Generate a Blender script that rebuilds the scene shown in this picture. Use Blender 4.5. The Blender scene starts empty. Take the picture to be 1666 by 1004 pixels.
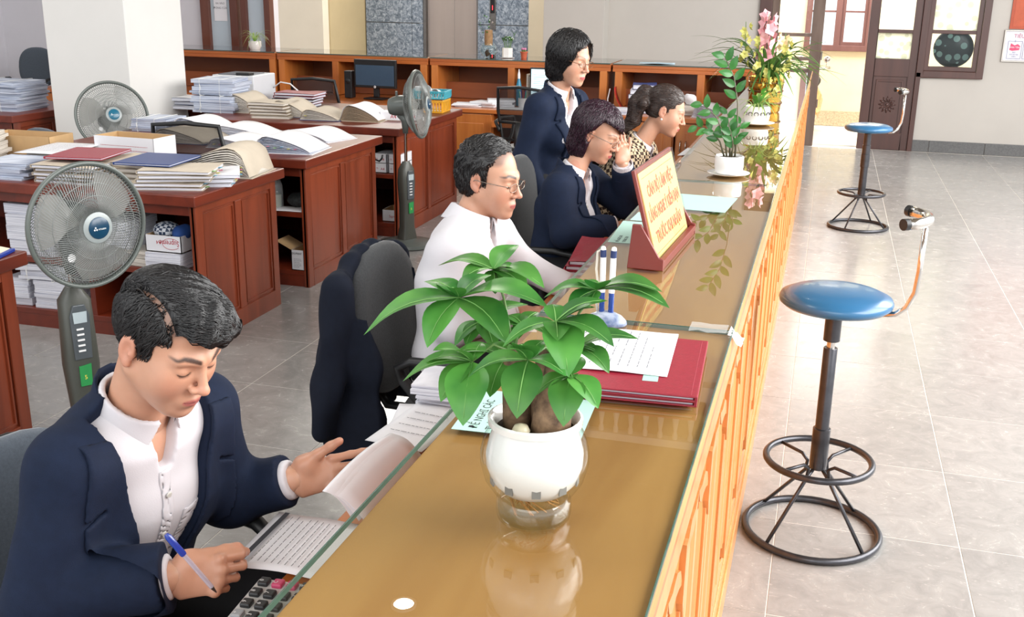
import bpy, bmesh, math, random
import numpy as np
from mathutils import Vector, Matrix, Euler
SC = bpy.context.scene
COL = SC.collection
random.seed(4); RNG = np.random.default_rng(4)
PI = math.pi

# ------------------------------------------------------------------ camera
cam_d = bpy.data.cameras.new('camera'); cam = bpy.data.objects.new('camera', cam_d); COL.objects.link(cam)
_f = Vector((-.26672, .91786, -.29296)); _r = Vector((.95901, .28298, .01396))
_yaw, _pit, _roll = -0.28283, -0.29732, 0.014598
_f = Vector((math.sin(_yaw)*math.cos(_pit), math.cos(_yaw)*math.cos(_pit), math.sin(_pit)))
_r = _f.cross(Vector((0, 0, 1))).normalized(); _u = _r.cross(_f)
_r, _u = math.cos(_roll)*_r+math.sin(_roll)*_u, -math.sin(_roll)*_r+math.cos(_roll)*_u
cam.matrix_world = Matrix(((_r.x, _u.x, -_f.x, 0), (_r.y, _u.y, -_f.y, 0), (_r.z, _u.z, -_f.z, 1.7781), (0, 0, 0, 1)))
cam_d.sensor_width = 36; cam_d.lens = 1713.42/1666*36; cam_d.clip_start = .05; cam_d.clip_end = 200
SC.camera = cam
# ------------------------------------------------------------------ light and exposure
SC.view_settings.view_transform = 'Standard'; SC.view_settings.look = 'None'
SC.view_settings.gamma = 1; SC.view_settings.use_curve_mapping = False
SC.view_settings.exposure = 0.58
W = bpy.data.worlds.new('overcast_sky'); SC.world = W; W.use_nodes = True
_bg = W.node_tree.nodes['Background']; _bg.inputs[0].default_value = (.93, .965, 1, 1); _bg.inputs[1].default_value = 1.15
SC.cycles.use_denoising = True
SC.cycles.max_bounces = 8; SC.cycles.diffuse_bounces = 4; SC.cycles.glossy_bounces = 4
SC.cycles.transparent_max_bounces = 24; SC.cycles.transmission_bounces = 6
SC.cycles.caustics_reflective = False; SC.cycles.caustics_refractive = False
SC.cycles.sample_clamp_indirect = 6

def area_light(name, loc, rot, sx, sy, power, col=(1, 1, 1)):
    l = bpy.data.lights.new(name, 'AREA'); l.shape = 'RECTANGLE'; l.size = sx; l.size_y = sy; l.energy = power; l.color = col
    o = bpy.data.objects.new(name, l); COL.objects.link(o); o.location = loc; o.rotation_euler = rot
    return o
# area lights for daylight from unseen windows, right of the frame and behind
area_light('hall_window_daylight', (3.6, 5.0, 2.9), (0, math.radians(44), 0), 3.0, 9.0, 560, (1, .985, .96))
area_light('rear_window_daylight', (-1.2, -3.2, 3.6), (math.radians(62), 0, 0), 6.0, 3.0, 95, (1, .985, .95))
area_light('office_ceiling_light', (-5.2, 2.2, 7.2), (math.radians(-14), math.radians(-6), 0), 4.0, 3.0, 210, (1, .98, .95))  # unseen area light added overhead to fill the office interior
area_light('lobby_ceiling_light', (-5.8, 14.6, 5.1), (math.radians(-20), 0, 0), 2.5, 2.0, 260, (1, .95, .86))  # unseen area light added to brighten the dark lobby
area_light('corridor_daylight', (.3, 14.4, 3.15), (0, 0, 0), 5.0, 1.4, 240, (1, .99, .96))  # area light added in place of open sky, to brighten the corridor

# ------------------------------------------------------------------ materials
def lin(c):
    if isinstance(c, str):
        c = tuple(int(c[i:i+2], 16) for i in (0, 2, 4))
    return tuple(((v/255)/12.92 if v/255 <= .04045 else ((v/255+.055)/1.055)**2.4) for v in c)+(1,)
def nd(nt, t, **k):
    n = nt.nodes.new(t)
    for a, b in k.items():
        if a.startswith('i_'):
            n.inputs[a[2:].replace('_', ' ')].default_value = b
        else: setattr(n, a, b)
    return n
def ramp(nt, fac, stops):
    r = nd(nt, 'ShaderNodeValToRGB'); e = r.color_ramp.elements
    while len(e) < len(stops): e.new(.5)
    for x, (p, c) in zip(e, stops): x.position = p; x.color = c
    nt.links.new(fac, r.inputs[0]); return r.outputs[0]
MATS = {}
def mat(name, col, rough=.5, metal=0, var=.06, vscale=8, bump=0, bscale=60, stretch=None, coat=0, col2=None, sheen=0, spec=.5, sss=0, emis=0, tr=0, alpha=1):
    """principled material; object-space noise varies the colour and gives fine relief"""
    if name in MATS: return MATS[name]
    m = bpy.data.materials.new(name); m.use_nodes = True; nt = m.node_tree; L = nt.links.new
    b = nt.nodes['Principled BSDF']; MATS[name] = m
    c = lin(col); b.inputs['Roughness'].default_value = rough; b.inputs['Metallic'].default_value = metal
    b.inputs['Specular IOR Level'].default_value = spec
    b.inputs['Coat Weight'].default_value = coat; b.inputs['Coat Roughness'].default_value = .08
    if sheen: b.inputs['Sheen Weight'].default_value = sheen
    if tr: b.inputs['Transmission Weight'].default_value = tr
    if alpha < 1: b.inputs['Alpha'].default_value = alpha
    if sss:
        b.inputs['Subsurface Weight'].default_value = sss; b.inputs['Subsurface Scale'].default_value = .01
    tc = nd(nt, 'ShaderNodeTexCoord'); mp = nd(nt, 'ShaderNodeMapping'); L(tc.outputs['Object'], mp.inputs[0])
    if stretch: mp.inputs['Scale'].default_value = stretch
    no = nd(nt, 'ShaderNodeTexNoise', i_Scale=vscale, i_Detail=4.0, i_Roughness=.6); L(mp.outputs[0], no.inputs[0])
    c2 = lin(col2) if col2 else tuple(min(1, v*(1+var*2)) for v in c[:3])+(1,)
    c1 = c if col2 else tuple(v*(1-var*2) for v in c[:3])+(1,)
    out = ramp(nt, no.outputs[0], [(.3, c1), (.7, c2)])
    L(out, b.inputs['Base Color'])
    if emis:
        L(out, b.inputs['Emission Color']); b.inputs['Emission Strength'].default_value = emis
    if bump:
        n2 = nd(nt, 'ShaderNodeTexNoise', i_Scale=bscale, i_Detail=3.0); L(mp.outputs[0], n2.inputs[0])
        bp = nd(nt, 'ShaderNodeBump', i_Strength=bump, i_Distance=.002); L(n2.outputs[0], bp.inputs['Height']); L(bp.outputs[0], b.inputs['Normal'])
    return m
def wood(name, ca, cb, rough=.3, axis=(1, 1, .12), sc=14, coat=.3, bump=.15, spec=.5):
    """straight wood grain stretched along one axis, with soft figure"""
    m = bpy.data.materials.new(name); m.use_nodes = True; nt = m.node_tree; L = nt.links.new; MATS[name] = m
    b = nt.nodes['Principled BSDF']; b.inputs['Roughness'].default_value = rough
    b.inputs['Coat Weight'].default_value = coat; b.inputs['Coat Roughness'].default_value = .12; b.inputs['Specular IOR Level'].default_value = spec
    tc = nd(nt, 'ShaderNodeTexCoord'); mp = nd(nt, 'ShaderNodeMapping'); L(tc.outputs['Object'], mp.inputs[0]); mp.inputs['Scale'].default_value = axis
    n1 = nd(nt, 'ShaderNodeTexNoise', i_Scale=sc, i_Detail=6.0, i_Distortion=.6); L(mp.outputs[0], n1.inputs[0])
    n2 = nd(nt, 'ShaderNodeTexNoise', i_Scale=sc*.16, i_Detail=2.0); L(mp.outputs[0], n2.inputs[0])
    mx = nd(nt, 'ShaderNodeMath', operation='ADD'); L(n1.outputs[0], mx.inputs[0]); L(n2.outputs[0], mx.inputs[1])
    ml = nd(nt, 'ShaderNodeMath', operation='MULTIPLY'); ml.inputs[1].default_value = .5; L(mx.outputs[0], ml.inputs[0])
    L(ramp(nt, ml.outputs[0], [(.36, lin(ca)), (.64, lin(cb))]), b.inputs['Base Color'])
    bp = nd(nt, 'ShaderNodeBump', i_Strength=bump, i_Distance=.0015); L(n1.outputs[0], bp.inputs['Height']); L(bp.outputs[0], b.inputs['Normal'])
    return m
def glass(name, tint=(.92, .98, .96), ior=1.5, rough=.01, gain=1.0):
    """clear glass pane: light passes straight through it, the surface mirrors by Fresnel"""
    m = bpy.data.materials.new(name); m.use_nodes = True; nt = m.node_tree; L = nt.links.new; MATS[name] = m
    nt.nodes.remove(nt.nodes['Principled BSDF']); o = nt.nodes['Material Output']
    t = nd(nt, 'ShaderNodeBsdfTransparent'); t.inputs[0].default_value = (*tint, 1)
    g = nd(nt, 'ShaderNodeBsdfGlossy'); g.inputs['Roughness'].default_value = rough
    fr = nd(nt, 'ShaderNodeFresnel'); fr.inputs[0].default_value = ior
    ge = nd(nt, 'ShaderNodeNewGeometry'); inv = nd(nt, 'ShaderNodeMath', operation='SUBTRACT'); inv.inputs[0].default_value = 1; L(ge.outputs['Backfacing'], inv.inputs[1])
    gn = nd(nt, 'ShaderNodeMath', operation='MULTIPLY', use_clamp=True); gn.inputs[1].default_value = gain; L(fr.outputs[0], gn.inputs[0])   # gain: the lower face mirrors as well
    mu = nd(nt, 'ShaderNodeMath', operation='MULTIPLY'); L(gn.outputs[0], mu.inputs[0]); L(inv.outputs[0], mu.inputs[1])   # the back face only passes light on
    mx = nd(nt, 'ShaderNodeMixShader'); L(mu.outputs[0], mx.inputs[0]); L(t.outputs[0], mx.inputs[1]); L(g.outputs[0], mx.inputs[2]); L(mx.outputs[0], o.inputs[0])
    return m

# ------------------------------------------------------------------ mesh building
class MB:
    def __init__(s): s.v = []; s.f = []; s.mi = []; s.m = 0
    def add(s, vs, fs, M=None):
        o = len(s.v)
        if M is not None: vs = [M @ Vector(v) for v in vs]
        s.v += [tuple(v) for v in vs]; s.f += [tuple(i+o for i in f) for f in fs]; s.mi += [s.m]*len(fs); return s
    def box(s, x0, y0, z0, x1, y1, z1, M=None):
        vs = [(x, y, z) for z in (z0, z1) for y in (y0, y1) for x in (x0, x1)]
        return s.add(vs, [(0, 2, 3, 1), (4, 5, 7, 6), (0, 1, 5, 4), (2, 6, 7, 3), (0, 4, 6, 2), (1, 3, 7, 5)], M)
    def cbox(s, c, d, M=None):
        return s.box(c[0]-d[0]/2, c[1]-d[1]/2, c[2]-d[2]/2, c[0]+d[0]/2, c[1]+d[1]/2, c[2]+d[2]/2, M)
    def tube(s, pts, r, n=10, M=None, closed=False, flat=1, up=None):
        P = [Vector(p) for p in pts]; R = r if isinstance(r, (list, tuple)) else [r]*len(P); vs = []; N = len(P); pn = None
        for i in range(N):
            if closed: t = (P[(i+1) % N]-P[i-1]).normalized()
            else: t = (P[min(i+1, N-1)]-P[max(i-1, 0)]).normalized()
            if pn is None:
                a = Vector(up) if up else (Vector((0, 0, 1)) if abs(t.z) < .9 else Vector((1, 0, 0)))
                pn = (a-t*a.dot(t)).normalized()
            else: pn = (pn-t*pn.dot(t)).normalized()
            q = t.cross(pn)
            for k in range(n):
                an = 2*PI*k/n; vs.append(P[i]+(pn*math.cos(an)*flat+q*math.sin(an))*R[i])
        fs = []
        for i in range(N if closed else N-1):
            j = (i+1) % N
            for k in range(n): fs.append((i*n+k, i*n+(k+1) % n, j*n+(k+1) % n, j*n+k))
        if not closed: fs += [tuple(range(n))[::-1], tuple((N-1)*n+k for k in range(n))]
        return s.add(vs, fs, M)
    def lathe(s, prof, n=24, M=None, cap=True):
        vs = []; fs = []
        for r, z in prof:
            for k in range(n): a = 2*PI*k/n; vs.append((r*math.cos(a), r*math.sin(a), z))
        for i in range(len(prof)-1):
            for k in range(n): fs.append((i*n+k, i*n+(k+1) % n, (i+1)*n+(k+1) % n, (i+1)*n+k))
        if cap: fs += [tuple(range(n))[::-1], tuple((len(prof)-1)*n+k for k in range(n))]
        return s.add(vs, fs, M)
    def prism(s, poly, h0, h1, M=None):
        n = len(poly); vs = [(x, y, h0) for x, y in poly]+[(x, y, h1) for x, y in poly]
        fs = [tuple(range(n))[::-1], tuple(range(n, 2*n))]+[(i, (i+1) % n, n+(i+1) % n, n+i) for i in range(n)]
        return s.add(vs, fs, M)
    def grid(s, rows, M=None, thick=0):
        """rows of points -> sheet; with thick it gets a back and rims"""
        nr, nc = len(rows), len(rows[0]); vs = [p for r in rows for p in r]
        fs = [(i*nc+j, i*nc+j+1, (i+1)*nc+j+1, (i+1)*nc+j) for i in range(nr-1) for j in range(nc-1)]
        if thick:
            k = len(vs); vs = vs+[(p[0], p[1], p[2]-thick) for p in vs]
            fs += [tuple(k+i for i in f[::-1]) for f in fs]
            rim = [j for j in range(nc)]+[i*nc+nc-1 for i in range(1, nr)]+[(nr-1)*nc+j for j in range(nc-2, -1, -1)]+[i*nc for i in range(nr-2, 0, -1)]
            fs += [(rim[i], rim[i-1], k+rim[i-1], k+rim[i]) for i in range(len(rim))]
        return s.add(vs, fs, M)
    def mesh(s, name, mats, smooth=False, bevel=0):
        me = bpy.data.meshes.new(name); me.from_pydata(s.v, [], s.f); me.validate()
        for m in (mats if isinstance(mats, (list, tuple)) else [mats]): me.materials.append(m)
        if len(set(s.mi)) > 1 and len(me.polygons) == len(s.mi): me.polygons.foreach_set('material_index', s.mi)
        bm = bmesh.new(); bm.from_mesh(me)
        if bevel:
            bmesh.ops.remove_doubles(bm, verts=bm.verts, dist=1e-6)
            eds = [e for e in bm.edges if len(e.link_faces) == 2 and e.calc_face_angle(0) > .6]
            bmesh.ops.bevel(bm, geom=eds, offset=bevel, segments=2, affect='EDGES', profile=.5, clamp_overlap=True)
        bmesh.ops.recalc_face_normals(bm, faces=bm.faces); bm.to_mesh(me); bm.free()
        if smooth is True: me.polygons.foreach_set('use_smooth', [True]*len(me.polygons))
        elif smooth:
            me.polygons.foreach_set('use_smooth', [True]*len(me.polygons)); me.set_sharp_from_angle(angle=math.radians(smooth))
        return me
def link(name, me, parent=None, loc=None, rot=None):
    o = bpy.data.objects.new(name, me); COL.objects.link(o)
    if parent is not None: o.parent = parent
    if loc is not None: o.location = loc
    if rot is not None: o.rotation_euler = rot
    return o
def obj(name, mb, m, parent=None, smooth=False, bevel=0, loc=None, rot=None):
    return link(name, mb.mesh(name, m, smooth, bevel), parent, loc, rot)
def tag(o, label=None, cat=None, group=None, kind=None):
    if label: o['label'] = label
    if cat: o['category'] = cat
    if group: o['group'] = group
    if kind: o['kind'] = kind
    return o
def thing(name, label, cat, loc=(0, 0, 0), rz=0, group=None):
    o = bpy.data.objects.new(name, None); o.empty_display_size = .05; COL.objects.link(o); o.location = loc; o.rotation_euler = (0, 0, rz)
    return tag(o, label, cat, group)
KIDS = {}
def copy_tree(o, parent=None, loc=None, rz=None, label=None):
    kids = [c for c in bpy.data.objects if c.parent == o]
    c = o.copy(); COL.objects.link(c); c.parent = parent
    if loc is not None: c.location = loc
    if rz is not None: c.rotation_euler = (0, 0, rz)
    if label: c['label'] = label
    for k in kids: copy_tree(k, c)
    return c
def struct(name, mb, m, parent=None, **k):
    o = obj(name, mb, m, parent, **k)
    if parent is None: o['kind'] = 'structure'
    return o
def sempty(name):
    o = bpy.data.objects.new(name, None); COL.objects.link(o); o['kind'] = 'structure'; return o
def text_obj(s, name, size, m, M, parent=None, ext=.0004, align='LEFT', sx=1, bold=0):
    c = bpy.data.curves.new(name, 'FONT'); c.body = s; c.size = size; c.extrude = ext; c.align_x = align; c.resolution_u = 2; c.offset = bold
    t = bpy.data.objects.new(name, c); COL.objects.link(t); bpy.context.view_layer.update()
    me = bpy.data.meshes.new_from_object(t); COL.objects.unlink(t); bpy.data.objects.remove(t)
    me.transform(M @ Matrix.Diagonal((sx, 1, 1, 1))); me.materials.clear(); me.materials.append(m)
    return link(name, me, parent)
def RZ(a): return Matrix.Rotation(a, 4, 'Z')
def RX(a): return Matrix.Rotation(a, 4, 'X')
def RY(a): return Matrix.Rotation(a, 4, 'Y')
def T(x, y, z): return Matrix.Translation((x, y, z))
def frame(o, x, y, z):
    """matrix with the given origin and axes"""
    x, y, z = Vector(x), Vector(y), Vector(z)
    return Matrix(((x.x, y.x, z.x, o[0]), (x.y, y.y, z.y, o[1]), (x.z, y.z, z.z, o[2]), (0, 0, 0, 1)))
def jit(a): return random.uniform(-a, a)

M_wall = mat('white_wall_paint', (192, 187, 180), .75, var=.015, vscale=2, bump=.05)
M_pillar = mat('pillar_paint', (224, 222, 218), .7, var=.012, vscale=2, bump=.05)
M_cream = mat('cream_wall_paint', (214, 204, 186), .75, var=.015, vscale=2)
M_khaki = mat('khaki_wall_paint', (178, 160, 124), .75, var=.02, vscale=2)
M_desk = wood('red_brown_desk_wood', (88, 30, 14), (120, 44, 22), .38, (1, .1, .8), 12, coat=.1)
M_deskside = wood('red_brown_desk_side_wood', (98, 40, 22), (138, 62, 36), .32, (.8, 1, .1), 12)
M_orange = wood('orange_counter_wood', (176, 98, 42), (205, 128, 62), .36, (1, 1, .1), 16)
M_orangeh = wood('orange_counter_wood_long_grain', (172, 92, 36), (202, 122, 55), .34, (1, .1, .6), 16)
M_orangex = wood('orange_back_counter_wood', (168, 88, 36), (198, 114, 50), .38, (.1, 1, .6), 14)
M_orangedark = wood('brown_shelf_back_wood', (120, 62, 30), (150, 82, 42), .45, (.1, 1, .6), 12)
M_honey = wood('honey_counter_top_wood', (176, 118, 62), (204, 148, 88), .5, (1, .12, 1), 10, coat=0)
M_darkdoor = wood('dark_brown_door_wood', (62, 34, 28), (84, 50, 42), .42, (1, 1, .1), 10)
M_worn = wood('worn_brown_door_wood', (88, 68, 58), (128, 108, 96), .55, (1, 1, .12), 9, coat=0)
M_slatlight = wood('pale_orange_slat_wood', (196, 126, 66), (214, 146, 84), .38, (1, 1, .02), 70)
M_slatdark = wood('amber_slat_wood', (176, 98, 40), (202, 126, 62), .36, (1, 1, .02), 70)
M_glass = glass('clear_glass')
M_glasstop = glass('counter_glass', (.93, .97, .94), 1.52, .004, 1.6)
M_glassedge = mat('green_glass_edge', (70, 100, 90), .15, var=.05, vscale=30)
M_dark = mat('black_plastic', (22, 23, 25), .45, var=.05)
M_steel = mat('dull_steel', (120, 118, 116), .32, 1, var=.06, vscale=20)
M_chrome = mat('chrome', (205, 200, 195), .12, 1, var=.02)
M_paper = mat('white_paper', (232, 232, 236), .7, var=.012, vscale=6)
M_white = mat('white_plastic', (228, 228, 228), .35, var=.01)

# ------------------------------------------------------------------ floor
floor = sempty('floor')
m = MATS['grout'] = mat('pale_grout', (214, 208, 200), .6, var=.03)
g = MB(); g.box(-12, -4, -.05, 5, 13.2, -.0012); gb = obj('grout_bed', g, m, floor)
def tile_material():
    m = bpy.data.materials.new('grey_stone_tile'); m.use_nodes = True; nt = m.node_tree; L = nt.links.new
    b = nt.nodes['Principled BSDF']
    tc = nd(nt, 'ShaderNodeTexCoord'); oi = nd(nt, 'ShaderNodeObjectInfo')
    ad = nd(nt, 'ShaderNodeVectorMath', operation='ADD'); L(tc.outputs['Object'], ad.inputs[0]); L(oi.outputs['Location'], ad.inputs[1])
    n1 = nd(nt, 'ShaderNodeTexNoise', i_Scale=9.0, i_Detail=8.0, i_Roughness=.7, i_Distortion=1.2); L(ad.outputs[0], n1.inputs[0])
    mp = nd(nt, 'ShaderNodeMapping'); mp.inputs['Scale'].default_value = (.5, 1.6, 1); mp.inputs['Rotation'].default_value = (0, 0, .5); L(ad.outputs[0], mp.inputs[0])
    n2 = nd(nt, 'ShaderNodeTexNoise', i_Scale=26.0, i_Detail=5.0, i_Roughness=.65, i_Distortion=2.5); L(mp.outputs[0], n2.inputs[0])
    base = ramp(nt, n1.outputs[0], [(.3, lin((138, 136, 134))), (.7, lin((160, 158, 155)))])
    fl = ramp(nt, n2.outputs[0], [(.62, (0, 0, 0, 1)), (.72, (1, 1, 1, 1))])
    mx = nd(nt, 'ShaderNodeMix', data_type='RGBA'); L(fl, mx.inputs[0]); L(base, mx.inputs[6]); mx.inputs[7].default_value = lin((196, 190, 184))
    hs = nd(nt, 'ShaderNodeHueSaturation'); mr = nd(nt, 'ShaderNodeMapRange'); mr.inputs[3].default_value = .93; mr.inputs[4].default_value = 1.06
    L(oi.outputs['Random'], mr.inputs[0]); L(mr.outputs[0], hs.inputs['Value']); L(mx.outputs[2], hs.inputs['Color'])
    L(hs.outputs[0], b.inputs['Base Color']); b.inputs['Roughness'].default_value = .2; b.inputs['Specular IOR Level'].default_value = .6
    rr = ramp(nt, n1.outputs[0], [(.3, (.16,)*3+(1,)), (.7, (.3,)*3+(1,))]); L(rr, b.inputs['Roughness'])
    return m
M_tile = tile_material()
t = MB(); t.box(-.2985, -.2985, -.012, .2985, .2985, 0); tile_me = t.mesh('floor_tile', M_tile, bevel=.0015)
X0, Y0 = -.0263, 4.6426
rest = MB()
import itertools
for i in range(-18, 7):
    for k in range(-14, 15):
        x = X0+.6*i+.3; y = Y0+.6*k+.3
        if y > 13.2 or y < -3: continue
        # tiles in view on the open floor are single pieces
        see = (-3.6 < x < 2.9 and 1.0 < y < 13.2 and not (x > .5+(y)*.2+.35) and not (-.6 < x < -.25 and y < 12.5) and not (x < -3.0 and y < 4.0) and not (x < -1.9 and y < 2.2))
        if see: link('floor_tile', tile_me, floor, (x, y, 0))
        else: rest.box(x-.2985, y-.2985, -.012, x+.2985, y+.2985, 0)
o = obj('floor_tile_field', rest, M_tile, floor); o['kind'] = 'stuff'

# ------------------------------------------------------------------ walls
def wall_open(x0, x1, z0, z1, y0, y1, holes):
    """wall slab in the XZ plane with rectangular openings (x0,x1,z0,z1)"""
    b = MB(); xs = sorted({x0, x1, *[h[0] for h in holes], *[h[1] for h in holes]}); zs = sorted({z0, z1, *[h[2] for h in holes], *[h[3] for h in holes]})
    for a, c in zip(xs, xs[1:]):
        for d, e in zip(zs, zs[1:]):
            mx, mz = (a+c)/2, (d+e)/2
            if not any(h[0] < mx < h[1] and h[2] < mz < h[3] for h in holes): b.box(a, y0, d, c, y1, e)
    return b
struct('wall_back', wall_open(-3.3, 4.2, 0, 5.3, 13.12, 13.36, [(-.80, 1.0, -.01, 2.9), (1.0, 1.62, .89, 2.9)]), M_wall)
b = MB(); b.box(-3.39, 12.85, 0, -2.64, 13.4, 5.3); struct('trim_column', b, M_wall, bevel=.004)
b = MB(); b.box(-4.58, 16.45, 0, -2.9, 16.6, 5.3); struct('wall_lobby_right', b, mat('beige_wall_paint', (178, 168, 150), .75, var=.02, vscale=2))
M_lilac = mat('lilac_white_wall_paint', (216, 213, 218), .75, var=.015, vscale=2)
struct('wall_back_left', wall_open(-10.8, -6.62, 0, 5.3, 12.0, 12.2, [(-7.52, -6.66, .9, 2.9)]), M_lilac)
b = MB(); b.box(-10.95, -4, 0, -10.6, 12.2, 5.3); struct('wall_left', b, mat('grey_white_wall_paint', (208, 206, 212), .75, var=.02, vscale=2))
b = MB(); b.box(-9.4, 15.0, 0, -7.4, 15.2, 5.3); struct('wall_lobby_left', b, M_cream)
b = MB(); b.box(-7.6, 15.2, 0, -7.38, 16.8, 5.3); struct('wall_lobby_side', b, M_khaki)
b = MB(); b.box(-9.4, 13.0, -.05, -3.3, 17.4, 0); b.box(-12, 12.2, -.05, -9.4, 17.4, 0); struct('trim_lobby_floor', b, mat('lobby_floor_stone', (150, 146, 140), .25, var=.05))
b = MB(); b.box(-11.2, -4, 7.4, 4.6, 14.4, 7.6); struct('ceiling', b, mat('ceiling_paint', (150, 140, 126), .8, var=.02))
for dx, dy, nm_ in ((-4.215, 10.1, 'recessed ceiling downlight mirrored as the white spot left on the counter glass'), (-1.738, 10.12, 'recessed ceiling downlight mirrored as the white spot at the picture bottom edge')):
    dl = thing('ceiling_downlight', nm_, 'lamp', (dx, dy, 7.4), 0, 'ceiling downlights')
    b = MB(); b.lathe([(.12, -.03), (.15, -.03), (.15, 0), (.12, 0)], 24, cap=False); obj('trim_ring', b, M_white, dl)
    b = MB(); b.lathe([(.001, -.02), (.12, -.02)], 24, cap=False); obj('diffuser', b, mat('lit_lamp_diffuser', (255, 250, 240), .5, var=0, emis=40), dl)
# main pillar of the office
b = MB(); b.box(-5.71, 6.89, 0, -5.0, 7.62, 7.4); struct('wall_pillar', b, M_pillar, bevel=.004)
# gallery above the back wall: slab, hand rail and balusters (mirrored in the counter glass)
b = MB(); b.box(-11, 12.9, 5.3, 4.4, 14.4, 5.5); struct('trim_gallery_slab', b, M_wall)
gal = sempty('trim_gallery_railing')
b = MB(); b.box(-3.6, 12.95, 6.12, 3.2, 13.1, 6.22); obj('hand_rail', b, M_wall, gal)
b = MB(); b.lathe([(.035, 0), (.035, .05), (.02, .08), (.05, .3), (.03, .45), (.02, .52), (.035, .56), (.035, .62)], 10)
bal = b.mesh('baluster', M_wall, 40)
for i in range(34): link('baluster', bal, gal, (-3.5+.2*i, 13.02, 5.5))
b = MB(); b.box(-11, 14.2, 5.5, 4.4, 14.4, 7.4); struct('wall_gallery', b, mat('gallery_wall_paint', (120, 106, 88), .8, var=.02))
# skirting stones right of the door
sk = sempty('baseboard_back'); b = MB(); b.box(1.0, 13.112, 0, 4.2, 13.12, .13); obj('mortar', b, m, sk)
M_skirt = mat('dark_grey_granite', (96, 96, 96), .3, var=.12, vscale=60)
for x0, x1 in ((1.005, 1.19), (1.195, 1.79), (1.795, 2.39), (2.395, 2.99), (2.995, 3.59)):
    b = MB(); b.box(x0, 13.095, 0, x1, 13.118, .132); obj('skirting_stone', b, M_skirt, sk, bevel=.002)
# ------------------------------------------------------------------ entrance door, side window, corridor outside
M_frost = mat('dotted_frosted_glass', (214, 218, 206), .5, var=.03, emis=0)
M_tglass = glass('window_glass', (.96, .98, .98))
def dots_glass(name, base, dot):
    m = bpy.data.materials.new(name); m.use_nodes = True; nt = m.node_tree; L = nt.links.new; b = nt.nodes['Principled BSDF']
    tc = nd(nt, 'ShaderNodeTexCoord'); v = nd(nt, 'ShaderNodeTexVoronoi', i_Scale=10.0); v.inputs['Randomness'].default_value = .7
    L(tc.outputs['Object'], v.inputs[0]); c = ramp(nt, v.outputs['Distance'], [(.34, lin(dot)), (.37, lin(base))]); L(c, b.inputs['Base Color']); b.inputs['Roughness'].default_value = .25
    b.inputs['Transmission Weight'].default_value = 0
    t = nd(nt, 'ShaderNodeBsdfTranslucent'); L(c, t.inputs[0]); mx = nd(nt, 'ShaderNodeMixShader'); mx.inputs[0].default_value = .75
    L(b.outputs[0], mx.inputs[1]); L(t.outputs[0], mx.inputs[2]); L(mx.outputs[0], nt.nodes['Material Output'].inputs[0]); return m
M_dots = dots_glass('dotted_window_film', (232, 234, 224), (206, 210, 198))
M_dotsdark = dots_glass('dark_dotted_cushion', (34, 50, 50), (150, 178, 174))
def pane_frame(b, x0, x1, z0, z1, y0, y1, w):
    b.box(x0, y0, z0, x0+w, y1, z1); b.box(x1-w, y0, z0, x1, y1, z1); b.box(x0+w, y0, z0, x1-w, y1, z0+w); b.box(x0+w, y0, z1-w, x1-w, y1, z1)
# right leaf
d = sempty('door_1')
b = MB(); b.box(.395, 13.10, .0, .50, 13.16, 2.86); b.box(.875, 13.10, 0, .955, 13.16, 2.86)
for z0, z1 in ((.0, .20), (.84, 1.04), (1.325, 1.365), (2.1, 2.2), (2.76, 2.86)): b.box(.50, 13.10, z0, .875, 13.16, z1)
obj('door_leaf', b, M_darkdoor, d, bevel=.004)
b = MB(); b.box(.50, 13.115, .2, .875, 13.145, .84); lp = obj('door_panel', b, M_darkdoor, d)
b = MB(); pane_frame(b, .535, .84, .235, .80, 13.105, 13.118, .022); obj('moulding', b, M_darkdoor, lp, bevel=.004)
b = MB(); cx, cz = .685, .52
b.lathe([(.02, 0), (.02, .012), (.008, .016)], 14, T(cx, 13.115, cz) @ RX(PI/2))
for k in range(12):
    a = k*PI/6; b.tube([(cx+.03*math.cos(a), 13.112, cz+.03*math.sin(a)), (cx+.065*math.cos(a), 13.108, cz+.065*math.sin(a)), (cx+.095*math.cos(a), 13.113, cz+.095*math.sin(a))], [.005, .012, .004], 6)
obj('carved_rosette', b, M_darkdoor, lp, smooth=True)
for nm, z0, z1, mt in (('lower_pane', 1.04, 1.325, M_dots), ('upper_pane', 1.365, 2.1, M_tglass), ('top_pane', 2.2, 2.76, M_tglass)):
    b = MB(); b.box(.50, 13.125, z0, .875, 13.135, z1); obj('window_pane', b, mt, d)
b = MB(); b.box(.972, 13.085, 1.5, .985, 13.1, 1.62); obj('hinge', b, M_steel, d, bevel=.003)
# fixed side window with its frame
w = sempty('window_1')
b = MB(); pane_frame(b, .955, 1.665, .845, 2.95, 13.075, 13.17, .075); obj('window_frame', b, M_darkdoor, w, bevel=.006)
b = MB(); b.box(.955, 13.075, 0, 1.01, 13.16, .9); obj('door_jamb', b, M_darkdoor, w, bevel=.004)
b = MB(); pane_frame(b, 1.03, 1.59, .92, 2.88, 13.10, 13.15, .05); b.box(1.08, 13.10, 1.33, 1.54, 13.15, 1.37); b.box(1.08, 13.10, 2.1, 1.54, 13.15, 2.16); obj('sash', b, M_darkdoor, w, bevel=.004)
for z0, z1 in ((.97, 1.33), (1.37, 2.1), (2.16, 2.83)):
    b = MB(); b.box(1.08, 13.122, z0, 1.54, 13.13, z1); obj('window_pane', b, M_tglass if z0 < 1 else M_dots, w)
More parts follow.
